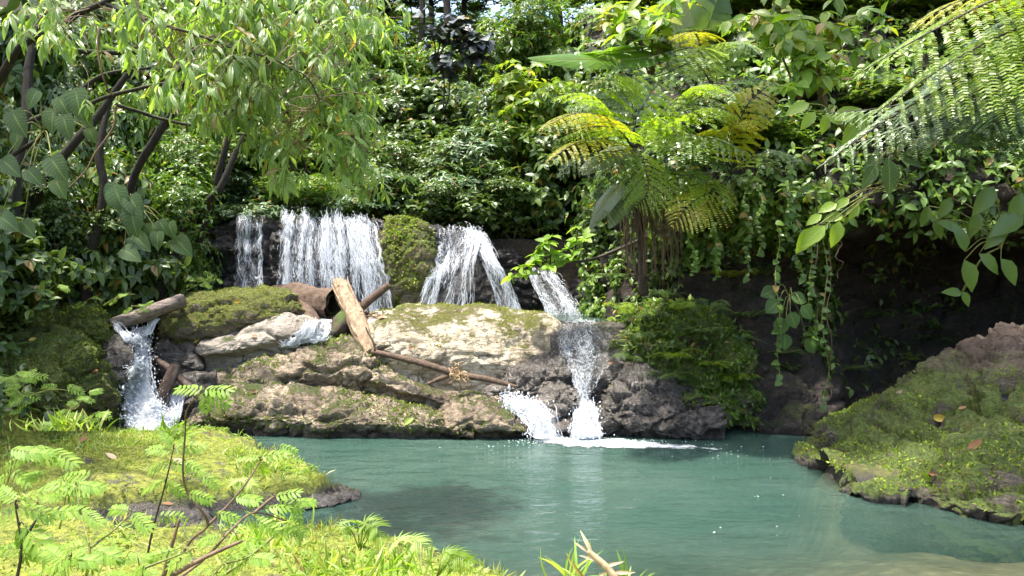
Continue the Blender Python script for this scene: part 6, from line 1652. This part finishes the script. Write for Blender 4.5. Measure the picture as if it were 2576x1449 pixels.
# ferns on the mound and cliff foot
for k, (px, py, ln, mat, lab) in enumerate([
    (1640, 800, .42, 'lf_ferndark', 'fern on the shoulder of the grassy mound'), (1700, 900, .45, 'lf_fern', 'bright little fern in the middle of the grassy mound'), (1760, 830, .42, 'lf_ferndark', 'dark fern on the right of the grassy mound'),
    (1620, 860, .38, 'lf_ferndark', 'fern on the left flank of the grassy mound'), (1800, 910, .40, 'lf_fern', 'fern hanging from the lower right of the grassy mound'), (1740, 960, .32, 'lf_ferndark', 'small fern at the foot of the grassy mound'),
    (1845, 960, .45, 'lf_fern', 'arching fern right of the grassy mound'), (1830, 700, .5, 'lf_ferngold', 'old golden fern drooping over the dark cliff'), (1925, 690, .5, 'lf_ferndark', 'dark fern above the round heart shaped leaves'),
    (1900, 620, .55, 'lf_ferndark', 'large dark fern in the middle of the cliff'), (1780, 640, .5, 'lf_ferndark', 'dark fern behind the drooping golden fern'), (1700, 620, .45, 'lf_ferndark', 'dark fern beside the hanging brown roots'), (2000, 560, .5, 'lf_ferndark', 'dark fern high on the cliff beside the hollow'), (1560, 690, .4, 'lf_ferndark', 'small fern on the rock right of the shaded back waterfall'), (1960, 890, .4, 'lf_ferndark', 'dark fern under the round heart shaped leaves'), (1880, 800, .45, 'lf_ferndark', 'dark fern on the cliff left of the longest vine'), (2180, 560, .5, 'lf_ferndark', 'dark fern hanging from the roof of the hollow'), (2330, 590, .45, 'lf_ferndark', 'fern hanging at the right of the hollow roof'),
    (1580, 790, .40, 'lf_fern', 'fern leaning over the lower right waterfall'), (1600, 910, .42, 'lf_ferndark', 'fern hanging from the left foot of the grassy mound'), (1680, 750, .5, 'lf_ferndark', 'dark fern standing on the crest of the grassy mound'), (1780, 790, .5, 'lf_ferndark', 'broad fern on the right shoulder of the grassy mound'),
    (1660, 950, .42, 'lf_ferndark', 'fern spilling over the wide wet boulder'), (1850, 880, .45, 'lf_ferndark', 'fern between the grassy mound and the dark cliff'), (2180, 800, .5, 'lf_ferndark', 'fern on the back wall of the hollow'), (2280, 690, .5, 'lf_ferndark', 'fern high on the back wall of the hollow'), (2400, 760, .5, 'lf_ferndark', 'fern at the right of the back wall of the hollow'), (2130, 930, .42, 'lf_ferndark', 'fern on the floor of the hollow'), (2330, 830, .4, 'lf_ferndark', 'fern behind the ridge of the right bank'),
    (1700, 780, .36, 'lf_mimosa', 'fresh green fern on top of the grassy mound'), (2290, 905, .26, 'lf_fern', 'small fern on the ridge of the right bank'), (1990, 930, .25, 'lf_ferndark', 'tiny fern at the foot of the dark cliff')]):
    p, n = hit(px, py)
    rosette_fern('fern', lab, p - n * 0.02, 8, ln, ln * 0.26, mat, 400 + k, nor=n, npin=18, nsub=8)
# ------------------------------------------------------------------ grass and moss of the near banks
r = np.random.default_rng(500)
def bank_pts(n, r, lo=0.06):
    """points on the two banks, as dense in the picture near as far"""
    y = 2.6 + (10.2 - 2.6) * r.random(n) ** 0.8; x = -y * 0.66 + r.random(n) * (y * 0.66 + 1.3)
    k = ((poly_sd(x, y, NEAR) > -0.02) | (poly_sd(x, y, SPIT) > 0.0)) & (x < 1.6)
    x, y = x[k], y[k]; z = H(x, y)
    k = z > lo
    return np.stack([x, y, z], -1)[k]
p = bank_pts(60000, r)
dn = fbm(p * np.array([1.6, 1.6, 0]), 4, 91)
k = r.random(len(p)) < 0.25 + 0.75 * sstep(-0.15, 0.15, dn)
q = p[k]; n = len(q)
d = unit(r.normal(size=(n, 3)) * np.array([.8, .8, .35]) + np.array([0, 0, .30]))
mb = MB(); mb.add(*place(T_SMALL, q, d, unit(np.array([0, 0, 1.0]) + r.normal(size=(n, 3)) * .5), r.uniform(.012, .032, n)))
tag(mb.build('moss_cover', M['lf_mossyellow']), 'yellow green moss carpeting the near left bank', 'moss', kind='stuff')
p = bank_pts(42000, r)
dn = fbm(p * np.array([1.2, 1.2, 0]), 4, 92)
k = r.random(len(p)) < 0.10 + 0.9 * sstep(0.0, 0.25, dn)
q = p[k]; n = len(q)
d = unit(r.normal(size=(n, 3)) * np.array([.6, .6, .15]) + np.array([0, 0, .75]))
mb = MB(); mb.add(*place(T_BLADE, q, d, rand_unit(n, r), r.uniform(.03, .10, n), r.uniform(1.0, 2.2, n)))
tag(mb.build('grass', M['lf_grass']), 'short bright grass growing through the moss of the near left bank', 'grass', kind='stuff')
p = bank_pts(9000, r); k = r.random(len(p)) < sstep(0.0, 0.3, fbm(p * np.array([1.0, 1.0, 0]), 3, 95)); q = p[k]; n = len(q)
mb = MB(); frames_leaf(mb, q + np.array([0, 0, .02]), np.tile([0, 0, 1.0], (n, 1)), 5, T_SMALL, 0.042, 0.1, 0.5, r)
tag(mb.build('ground_cover', M['lf_mimosa']), 'small leaved green seedlings among the grass of the near bank', 'ground cover', kind='stuff')

# ------------------------------------------------------------------ plants with pinnate leaves in the foreground
def pinnate_mesh(npair, seed, curve=0.12):
    r = np.random.default_rng(seed)
    mb = MB()
    t = np.linspace(0.12, 1, npair)
    c = np.stack([0 * t, t * 0.82, -curve * t ** 2], -1)
    T = unit(np.stack([0 * t, np.ones(npair), -2 * curve * t], -1))
    for s in (-1, 1):
        d = unit(np.array([s * 1.0, 0, -.16]) + T * (0.45 + 0.3 * t[:, None]) + r.normal(size=(npair, 3)) * .05)
        mb.add(*place(T_LEAFLET, c, d, np.tile([0, 0, 1.0], (npair, 1)) + r.normal(size=(npair, 3)) * .12, 0.33 * (0.75 + 0.35 * np.sin(t * 2.6)) * r.uniform(.9, 1.1, npair)))
    mb.add(*place(T_LEAFLET, c[-1:], T[-1:], np.array([[0, 0, 1.0]]), 0.30))
    add_tube(mb, np.concatenate([[[0, 0, 0]], c]), np.linspace(.012, .006, npair + 1), 4)
    me = mb.mesh('leaf'); me.materials.append(M['lf_mimosa']); return me
PIN = [pinnate_mesh(n, 40 + n) for n in (5, 6, 7, 8)]
def pinnate_plant(label, stems, leaves, seed, srad=0.006, stemmat='twig', d0=0.6):
    """stems: polylines (px,py,d); leaves: (px,py,d,length px,angle) leaf base in the picture"""
    r = np.random.default_rng(seed)
    base = P(*stems[0][0])
    o = empty('pinnate_plant', base, label, 'plant', None)
    mb = MB(); sp = []
    for st in stems:
        c = crom(PP(st), 30); sp.append(c[4:]); add_tube(mb, c, np.linspace(srad, srad * .35, 30), 6, None, .15, 30, seed)
    sp = np.concatenate(sp)
    if d0 < 1: leaves = [q for k, q in enumerate(leaves) if k < 6 or r.random() < d0]
    for (px, py, d, ln, ang) in leaves:
        b = P(px, py, d); a = math.radians(ang)
        e = sp[np.argmin(np.linalg.norm(sp - b, axis=1))]
        add_tube(mb, np.array([e, (e + b) / 2 + np.array([0, 0, .01]), b]), np.array([.0022, .002, .0016]), 4, 6)
        dv = unit(np.array([math.cos(a), r.uniform(-.5, .3), math.sin(a)])); nor = unit(np.array([0, -0.75, 1.0]) + r.normal(size=3) * .2)
        l = bpy.data.objects.new('leaf', PIN[r.integers(0, 4)]); C.objects.link(l); l.parent = o
        l.matrix_basis = frame_mat(b - base, dv, nor, ln / F * d * 0.62)
    mb.build('stem', M[stemmat], o)
    return o
def auto(stems, n, seed, ln=(85, 140), spread=30, t0=0.25):
    r = np.random.default_rng(seed); out = []
    for k in range(n):
        st = np.array(stems[k % len(stems)], float); u = t0 + (1 - t0) * r.random(); c = crom(st, 50)[int(u * 49)]
        left = r.random() < .5
        out.append((c[0] + r.normal() * spread * .4, c[1] + r.normal() * spread * .3, c[2] + r.normal() * .06, r.uniform(*ln), (r.uniform(150, 215) if left else r.uniform(-35, 30))))
    return out
S1 = [[(430, 1449, 3.0), (480, 1360, 3.0), (523, 1322, 3.0), (500, 1276, 2.95), (470, 1235, 2.95), (460, 1185, 2.9), (466, 1090, 2.85), (470, 1030, 2.8), (508, 985, 2.75)],
      [(523, 1322, 3.0), (575, 1270, 3.05), (620, 1215, 3.1), (655, 1160, 3.15)]]
pinnate_plant('tallest pinnate leaved sapling with a lone bright top leaf before the cascade', S1,
    [(512, 982, 2.75, 125, 170), (512, 980, 2.75, 125, 8), (514, 984, 2.75, 115, -28), (510, 984, 2.75, 90, -75), (655, 1150, 3.15, 95, 175), (655, 1150, 3.15, 115, 15), (655, 1152, 3.15, 80, -80), (656, 1152, 3.15, 90, -35), (650, 1150, 3.15, 80, 215),
     (640, 1125, 3.2, 100, 5), (700, 1120, 3.2, 80, -15), (466, 1160, 2.9, 90, -20), (462, 1150, 2.9, 90, 185), (500, 1190, 2.95, 100, -25), (470, 1240, 2.95, 110, -15), (540, 1290, 3.0, 100, -10), (520, 1320, 3.0, 95, 190), (590, 1250, 3.05, 110, 0), (600, 1240, 3.05, 90, -40)], 1)
S2 = [[(360, 1449, 3.2), (385, 1330, 3.2), (410, 1240, 3.15), (425, 1180, 3.1), (436, 1130, 3.1)]]
pinnate_plant('slender dark stemmed pinnate plant left of the tallest sapling', S2,
    [(436, 1132, 3.1, 110, 172), (438, 1130, 3.1, 120, 12), (436, 1122, 3.1, 70, 130), (440, 1118, 3.1, 80, 40), (428, 1166, 3.1, 115, 190), (430, 1165, 3.1, 110, -10), (415, 1210, 3.15, 120, 195), (418, 1212, 3.15, 90, -30), (400, 1290, 3.2, 110, 180), (395, 1300, 3.2, 100, 0)], 2, 0.005, 'twig_dark')
S3 = [[(430, 1470, 2.6), (520, 1400, 2.7), (585, 1330, 2.75), (640, 1290, 2.85), (720, 1310, 3.0)], [(640, 1290, 2.85), (690, 1250, 2.95), (740, 1240, 3.0)]]
pinnate_plant('spreading pinnate plant whose leaves reach out over the inlet', S3, [(690, 1250, 2.95, 110, 20), (700, 1260, 2.95, 105, -15), (740, 1262, 3.0, 90, 0), (745, 1265, 3.0, 80, -70), (660, 1280, 2.9, 110, 8), (670, 1300, 2.9, 90, -60), (640, 1305, 2.85, 115, -20), (720, 1310, 3.0, 100, -25), (610, 1310, 2.8, 90, 190), (690, 1330, 2.95, 90, -10), (600, 1360, 2.75, 110, -5), (560, 1350, 2.7, 110, 188)], 3)
S4 = [[(40, 1470, 2.3), (55, 1380, 2.3), (45, 1310, 2.3), (38, 1270, 2.3)], [(55, 1380, 2.3), (90, 1310, 2.3), (130, 1290, 2.35)]]
pinnate_plant('large leaved pinnate plant in the bottom left corner', S4, [(45, 1280, 2.3, 150, 200), (45, 1275, 2.3, 150, -15), (40, 1262, 2.3, 120, 150), (48, 1262, 2.3, 120, 30), (60, 1320, 2.3, 190, -35), (50, 1320, 2.3, 160, -80), (45, 1320, 2.3, 160, 215), (120, 1290, 2.35, 150, 5), (130, 1300, 2.35, 150, -40), (60, 1380, 2.3, 140, 180), (65, 1380, 2.3, 140, 0)], 4, 0.005, 'twig_dark')
S5 = [[(215, 1460, 2.6), (225, 1380, 2.6), (205, 1300, 2.65), (190, 1220, 2.7)], [(225, 1380, 2.6), (290, 1330, 2.7), (330, 1290, 2.75)]]
pinnate_plant('pinnate plant with long thin stem in the lower left foreground', S5, [(190, 1220, 2.7, 110, 200), (192, 1218, 2.7, 110, -5), (205, 1280, 2.65, 120, 190), (210, 1285, 2.65, 110, -20), (330, 1290, 2.75, 120, -25), (325, 1285, 2.75, 100, 175), (280, 1330, 2.7, 130, 190), (290, 1335, 2.7, 130, -15), (225, 1370, 2.6, 130, 185), (228, 1380, 2.6, 130, -10), (250, 1410, 2.6, 130, 10)], 5, 0.0045, 'stem_green')
for k, (lab, st, n) in enumerate([
    ('low pinnate plant spreading along the bottom edge left of centre', [[(330, 1480, 2.4), (360, 1430, 2.4), (340, 1390, 2.45)], [(360, 1430, 2.4), (440, 1400, 2.45), (480, 1385, 2.5)]], 7),
    ('low pinnate seedlings by the rock lip of the near bank', [[(520, 1470, 2.9), (560, 1420, 2.9), (600, 1385, 2.95)], [(560, 1420, 2.9), (640, 1400, 3.0)]], 7),
    ('feathery pinnate plant at the left edge of the mossy bank', [[(10, 1250, 4.2), (30, 1160, 4.2), (20, 1100, 4.2)], [(30, 1160, 4.2), (120, 1130, 4.2)]], 12),
    ('pinnate plant with arching leaves in the middle of the mossy bank', [[(150, 1330, 3.4), (165, 1240, 3.4), (150, 1170, 3.4)], [(165, 1240, 3.4), (240, 1190, 3.4)]], 10),
    ('pinnate shoots low in the grass at bottom left', [[(110, 1480, 2.2), (150, 1420, 2.2), (180, 1400, 2.2)]], 9)]):
    pinnate_plant(lab, st, auto(st, n, 60 + k), 70 + k, 0.004, 'stem_green')
for k, (lab, st, n, ln) in enumerate([
    ('bright pinnate bush at the foot of the great left boulder', [[(40, 1060, 7.6), (60, 980, 7.6), (40, 930, 7.6)], [(60, 1000, 7.6), (130, 980, 7.6), (190, 985, 7.6)], [(60, 1000, 7.6), (0, 950, 7.6)]], 34, (50, 80)),
    ('pinnate bush trailing right below the great left boulder', [[(130, 1080, 7.4), (180, 1030, 7.4), (240, 985, 7.4)], [(150, 1060, 7.4), (220, 1050, 7.4), (240, 1040, 7.4)]], 24, (50, 75)),
    ('small pinnate shrub growing beside the dark fallen log', [[(440, 745, 12.0), (480, 715, 12.0), (500, 690, 12.0)], [(440, 745, 12.0), (520, 705, 12.0), (540, 690, 12.0)]], 20, (26, 44)),
    ('pinnate seedlings on the mossy shelf behind the left boulder', [[(260, 770, 10.5), (300, 745, 10.5), (340, 740, 10.5)], [(200, 765, 10.4), (230, 750, 10.4)], [(330, 770, 10.7), (370, 770, 10.7)]], 24, (28, 46)),
    ('pinnate seedlings on the left slope under the dark trees', [[(110, 740, 9.2), (140, 715, 9.2)], [(60, 730, 9.2), (90, 700, 9.2)]], 12, (30, 50))]):
    pinnate_plant(lab, st, auto(st, n, 80 + k, ln, 26, 0.15), 90 + k, 0.008, 'stem_green')

# palm like seedlings, grass tufts and the broken stalk at the water side
def palm(label, px, py, d, fr, mat='lf_fern', dead=False):
    base = P(px, py, d)
    o = empty('palm_seedling', base, label, 'palm seedling')
    for (tx, ty, w) in fr:
        e = P(px + (tx - px) * .8, py + (ty - py) * .8, d - .1); m_ = (base + e) / 2 + np.array([0, 0, .05])
        c = crom(np.array([base, m_, e]), 14)
        T = unit(np.gradient(c, axis=0)); n = len(c)
        mb = MB(); add_tube(mb, c, np.linspace(.004, .0015, n), 4)
        for s in (-1, 1):
            B = unit(np.cross(T, np.array([0, -.5, 1.0]))) * s
            dv = unit(B + T * .8 + np.array([0, 0, -.15]))[4:]
            mb.add(*place(T_STRAP, c[4:], dv, np.tile([0, -.4, 1.0], (n - 4, 1)), 0.55 * w * np.sin(np.linspace(.6, 2.6, n - 4)), 0.6))
        mb.build('frond', M[mat], o)
palm('palm seedling with narrow leaflets at the edge of the inlet', 905, 1385, 4.1, [(890, 1290, .17), (960, 1310, .17), (850, 1320, .14), (985, 1350, .12), (930, 1290, .15)])
palm('half dry palm seedling beside the grass tuft at the water side', 990, 1420, 3.9, [(1010, 1345, .15), (1075, 1350, .17), (1110, 1375, .14)], 'lf_grass')
palm('green palm seedling bending right at the water side', 1100, 1449, 3.6, [(1180, 1390, .15), (1210, 1410, .14), (1140, 1380, .13)])
palm('small palm seedling on the spit before the left cascade', 430, 1120, 6.6, [(400, 1085, .16), (450, 1075, .16), (480, 1095, .14), (420, 1070, .14)])
palm('small palm seedling on the crest of the near bank', 610, 1240, 5.6, [(580, 1215, .14), (640, 1215, .14), (600, 1200, .12), (660, 1235, .12)], 'lf_grass')
def tuft(label, px, py, d, n, ln, seed, sx=20, mat='lf_grass'):
    r = np.random.default_rng(seed)
    pos = np.array([P(px + r.normal() * sx, py, d + r.normal() * .08) for _ in range(n)])
    mb = MB(); dv = unit(r.normal(size=(n, 3)) * np.array([.6, .5, .2]) + np.array([0, 0, .9]))
    mb.add(*place(T_STRAP, pos, dv, rand_unit(n, r), r.uniform(.5, 1.2, n) * ln, r.uniform(.4, .8, n)))
    return tag(mb.build('grass_tuft', M[mat]), label, 'grass')
tuft('tall grass tuft at the bottom edge left of the broken stalk', 1445, 1470, 3.2, 16, .16, 1)
tuft('long bladed grass tuft in front of the inlet', 640, 1380, 4.4, 30, .18, 2, 40)
tuft('grass tuft hanging over the inlet at the tallest sapling', 690, 1345, 5.0, 26, .20, 3, 40)
tuft('bright grass tuft right of the half dry palm', 1000, 1449, 3.6, 40, .14, 4, 60, 'lf_mimosa')
tuft('thin grass at the bottom edge below the palm seedlings', 860, 1455, 3.4, 50, .13, 5, 70, 'lf_grass')
tuft('sparse grass at the bottom edge right of the broken stalk', 1560, 1475, 3.1, 12, .12, 6, 40)
tuft('grass tuft at the foot of the great left boulder', 180, 1085, 7.0, 50, .2, 7, 60, 'lf_grass')
tuft('grass tuft on the spit by the left cascade', 440, 1105, 7.2, 30, .22, 8, 12, 'lf_mimosa')
root = empty('broken_stalk', P(1560, 1470, 3.0), 'broken pale dry stalk sticking up at the bottom edge', 'stalk')
mb = MB(); add_tube(mb, PP([(1575, 1490, 3.0), (1530, 1432, 3.0), (1478, 1385, 3.0)]), [.016, .014, .010], 10, 24, .35, 40, 2); mb.build('stem', M['twig_pale'], root)
mb = MB()
for a, b in [((1478, 1388), (1455, 1370)), ((1490, 1395), (1470, 1350)), ((1520, 1425), (1560, 1415)), ((1505, 1410), (1470, 1400)), ((1530, 1435), (1500, 1455)), ((1540, 1440), (1590, 1440))]:
    p0, p1 = P(*a, 3.0), P(*b, 2.98); mb.add(*place(T_STRAP, p0[None], (p1 - p0)[None], np.array([[0, -1, .4]]), np.linalg.norm(p1 - p0) * 1.1))
mb.build('husk', M['dead_pale'], root)
# thin bare stems
for k, (lab, pts) in enumerate([('thin bare stick slanting across the lower left plants', [(430, 1449, 2.5), (520, 1400, 2.55), (610, 1360, 2.6)]), ('stubby broken stick among the lower left plants', [(412, 1449, 2.8), (430, 1380, 2.8), (452, 1305, 2.8)]), ('thin pale stem leaning over the inlet', [(560, 1449, 3.4), (640, 1390, 3.5), (735, 1310, 3.6)])]):
    mb = MB(); add_tube(mb, PP(pts), [.008, .007, .004], 6, 20, .3, 20, k); tag(mb.build('stick', M['twig'] if k < 2 else M['stem_green']), lab, 'stick')

# ------------------------------------------------------------------ fallen leaves
r = np.random.default_rng(600)
def fallen(px, py, ln, mat, lab, ang=None, curl=None, up=0.012):
    p, n = hit(px, py)
    a = r.random() * 6.28 if ang is None else math.radians(ang)
    dv = np.array([math.cos(a), math.sin(a) * .6, 0.0]); dv = unit(dv - n * np.dot(dv, n) + n * 0.12)
    tp = leaf_tpl(6, r.uniform(.2, .28), .45, r.uniform(.3, .7), -r.uniform(.05, .35))
    mb = MB(); mb.add(*place(tp, (p + n * up - dv * ln * .5)[None], dv[None], unit(n + np.array([0, -.3, 0]))[None], ln))
    tag(mb.build('fallen_leaf', M[mat]), lab, 'fallen leaf')
for q in [(65, 1148, .16, 'dead_brown', 'brown curled fallen leaf at the left of the mossy bank', 10), (205, 1115, .14, 'dead_brown', 'dark upright curled leaf standing on the mossy bank', 60), (278, 1152, .14, 'dead_pale', 'tan fallen leaf in the middle of the mossy bank', 165), (450, 1166, .12, 'dead_pale', 'tan fallen leaf behind the tallest sapling', 150),
          (420, 1272, .09, 'dead_brown', 'small reddish fallen leaf on the bank rock', 30), (130, 1075, .16, 'dead_pale', 'long pale fallen leaf at the foot of the great left boulder', 5), (240, 940, .12, 'dead_brown', 'orange brown leaf on the side of the great left boulder', -30), (180, 1025, .11, 'dead_brown', 'tan leaf caught under the great left boulder', 20),
          (80, 855, .08, 'dead_yellow', 'small yellow leaf on top of the great left boulder', 70), (865, 1422, .10, 'dead_brown', 'rusty brown fallen leaf at the bottom edge near the palms', 50), (20, 885, .12, 'dead_brown', 'curled brown leaf left on top of the great left boulder', 80),
          (598, 758, .12, 'dead_yellow', 'pale yellow leaf on the rounded mossy boulder', 10), (497, 860, .10, 'dead_yellow', 'yellow leaf on the wet dark boulder by the cascade', 50), (640, 848, .09, 'dead_brown', 'reddish brown leaf in front of the rounded mossy boulder', 10), (1022, 893, .10, 'dead_yellow', 'yellow leaf on the front of the pale boulder', 80),
          (1035, 876, .08, 'dead_brown', 'small brown curled leaf on the front of the pale boulder', 40), (960, 800, .12, 'dead_brown', 'brown leaf lying on top of the pale boulder', 15), (1028, 1064, .17, 'lf_lime', 'big green yellow leaf stuck on the low brown boulder', 70), (965, 1052, .1, 'dead_pale', 'pale leaf on the crest of the low brown boulder', 20),
          (640, 985, .08, 'dead_brown', 'brown leaf on the left of the low brown boulder', 10), (1745, 870, .10, 'dead_brown', 'brown leaf on the grassy mound', 30), (1532, 912, .10, 'dead_brown', 'red brown leaf on the wide wet boulder', 15), (2365, 1050, .15, 'dead_yellow', 'yellow leaf on the middle of the right bank', -60), (2455, 1125, .17, 'dead_brown', 'long brown and yellow leaf on the right bank', 0),
          (2340, 1198, .12, 'lf_lime', 'lime green leaf low on the right bank', 10), (2350, 1190, .08, 'dead_brown', 'small orange leaf beside the lime leaf on the right bank', 100), (2535, 1000, .16, 'lf_purple', 'grey veined leaf at the right edge of the right bank', -70), (2260, 988, .10, 'dead_pale', 'pale leaf on the upper right bank', 30), (2420, 1030, .1, 'dead_brown', 'brown leaf on the shaded hollow of the right bank', 20), (2130, 1140, .08, 'dead_brown', 'small brown leaf at the left tip of the right bank', 20)]:
    fallen(*q)
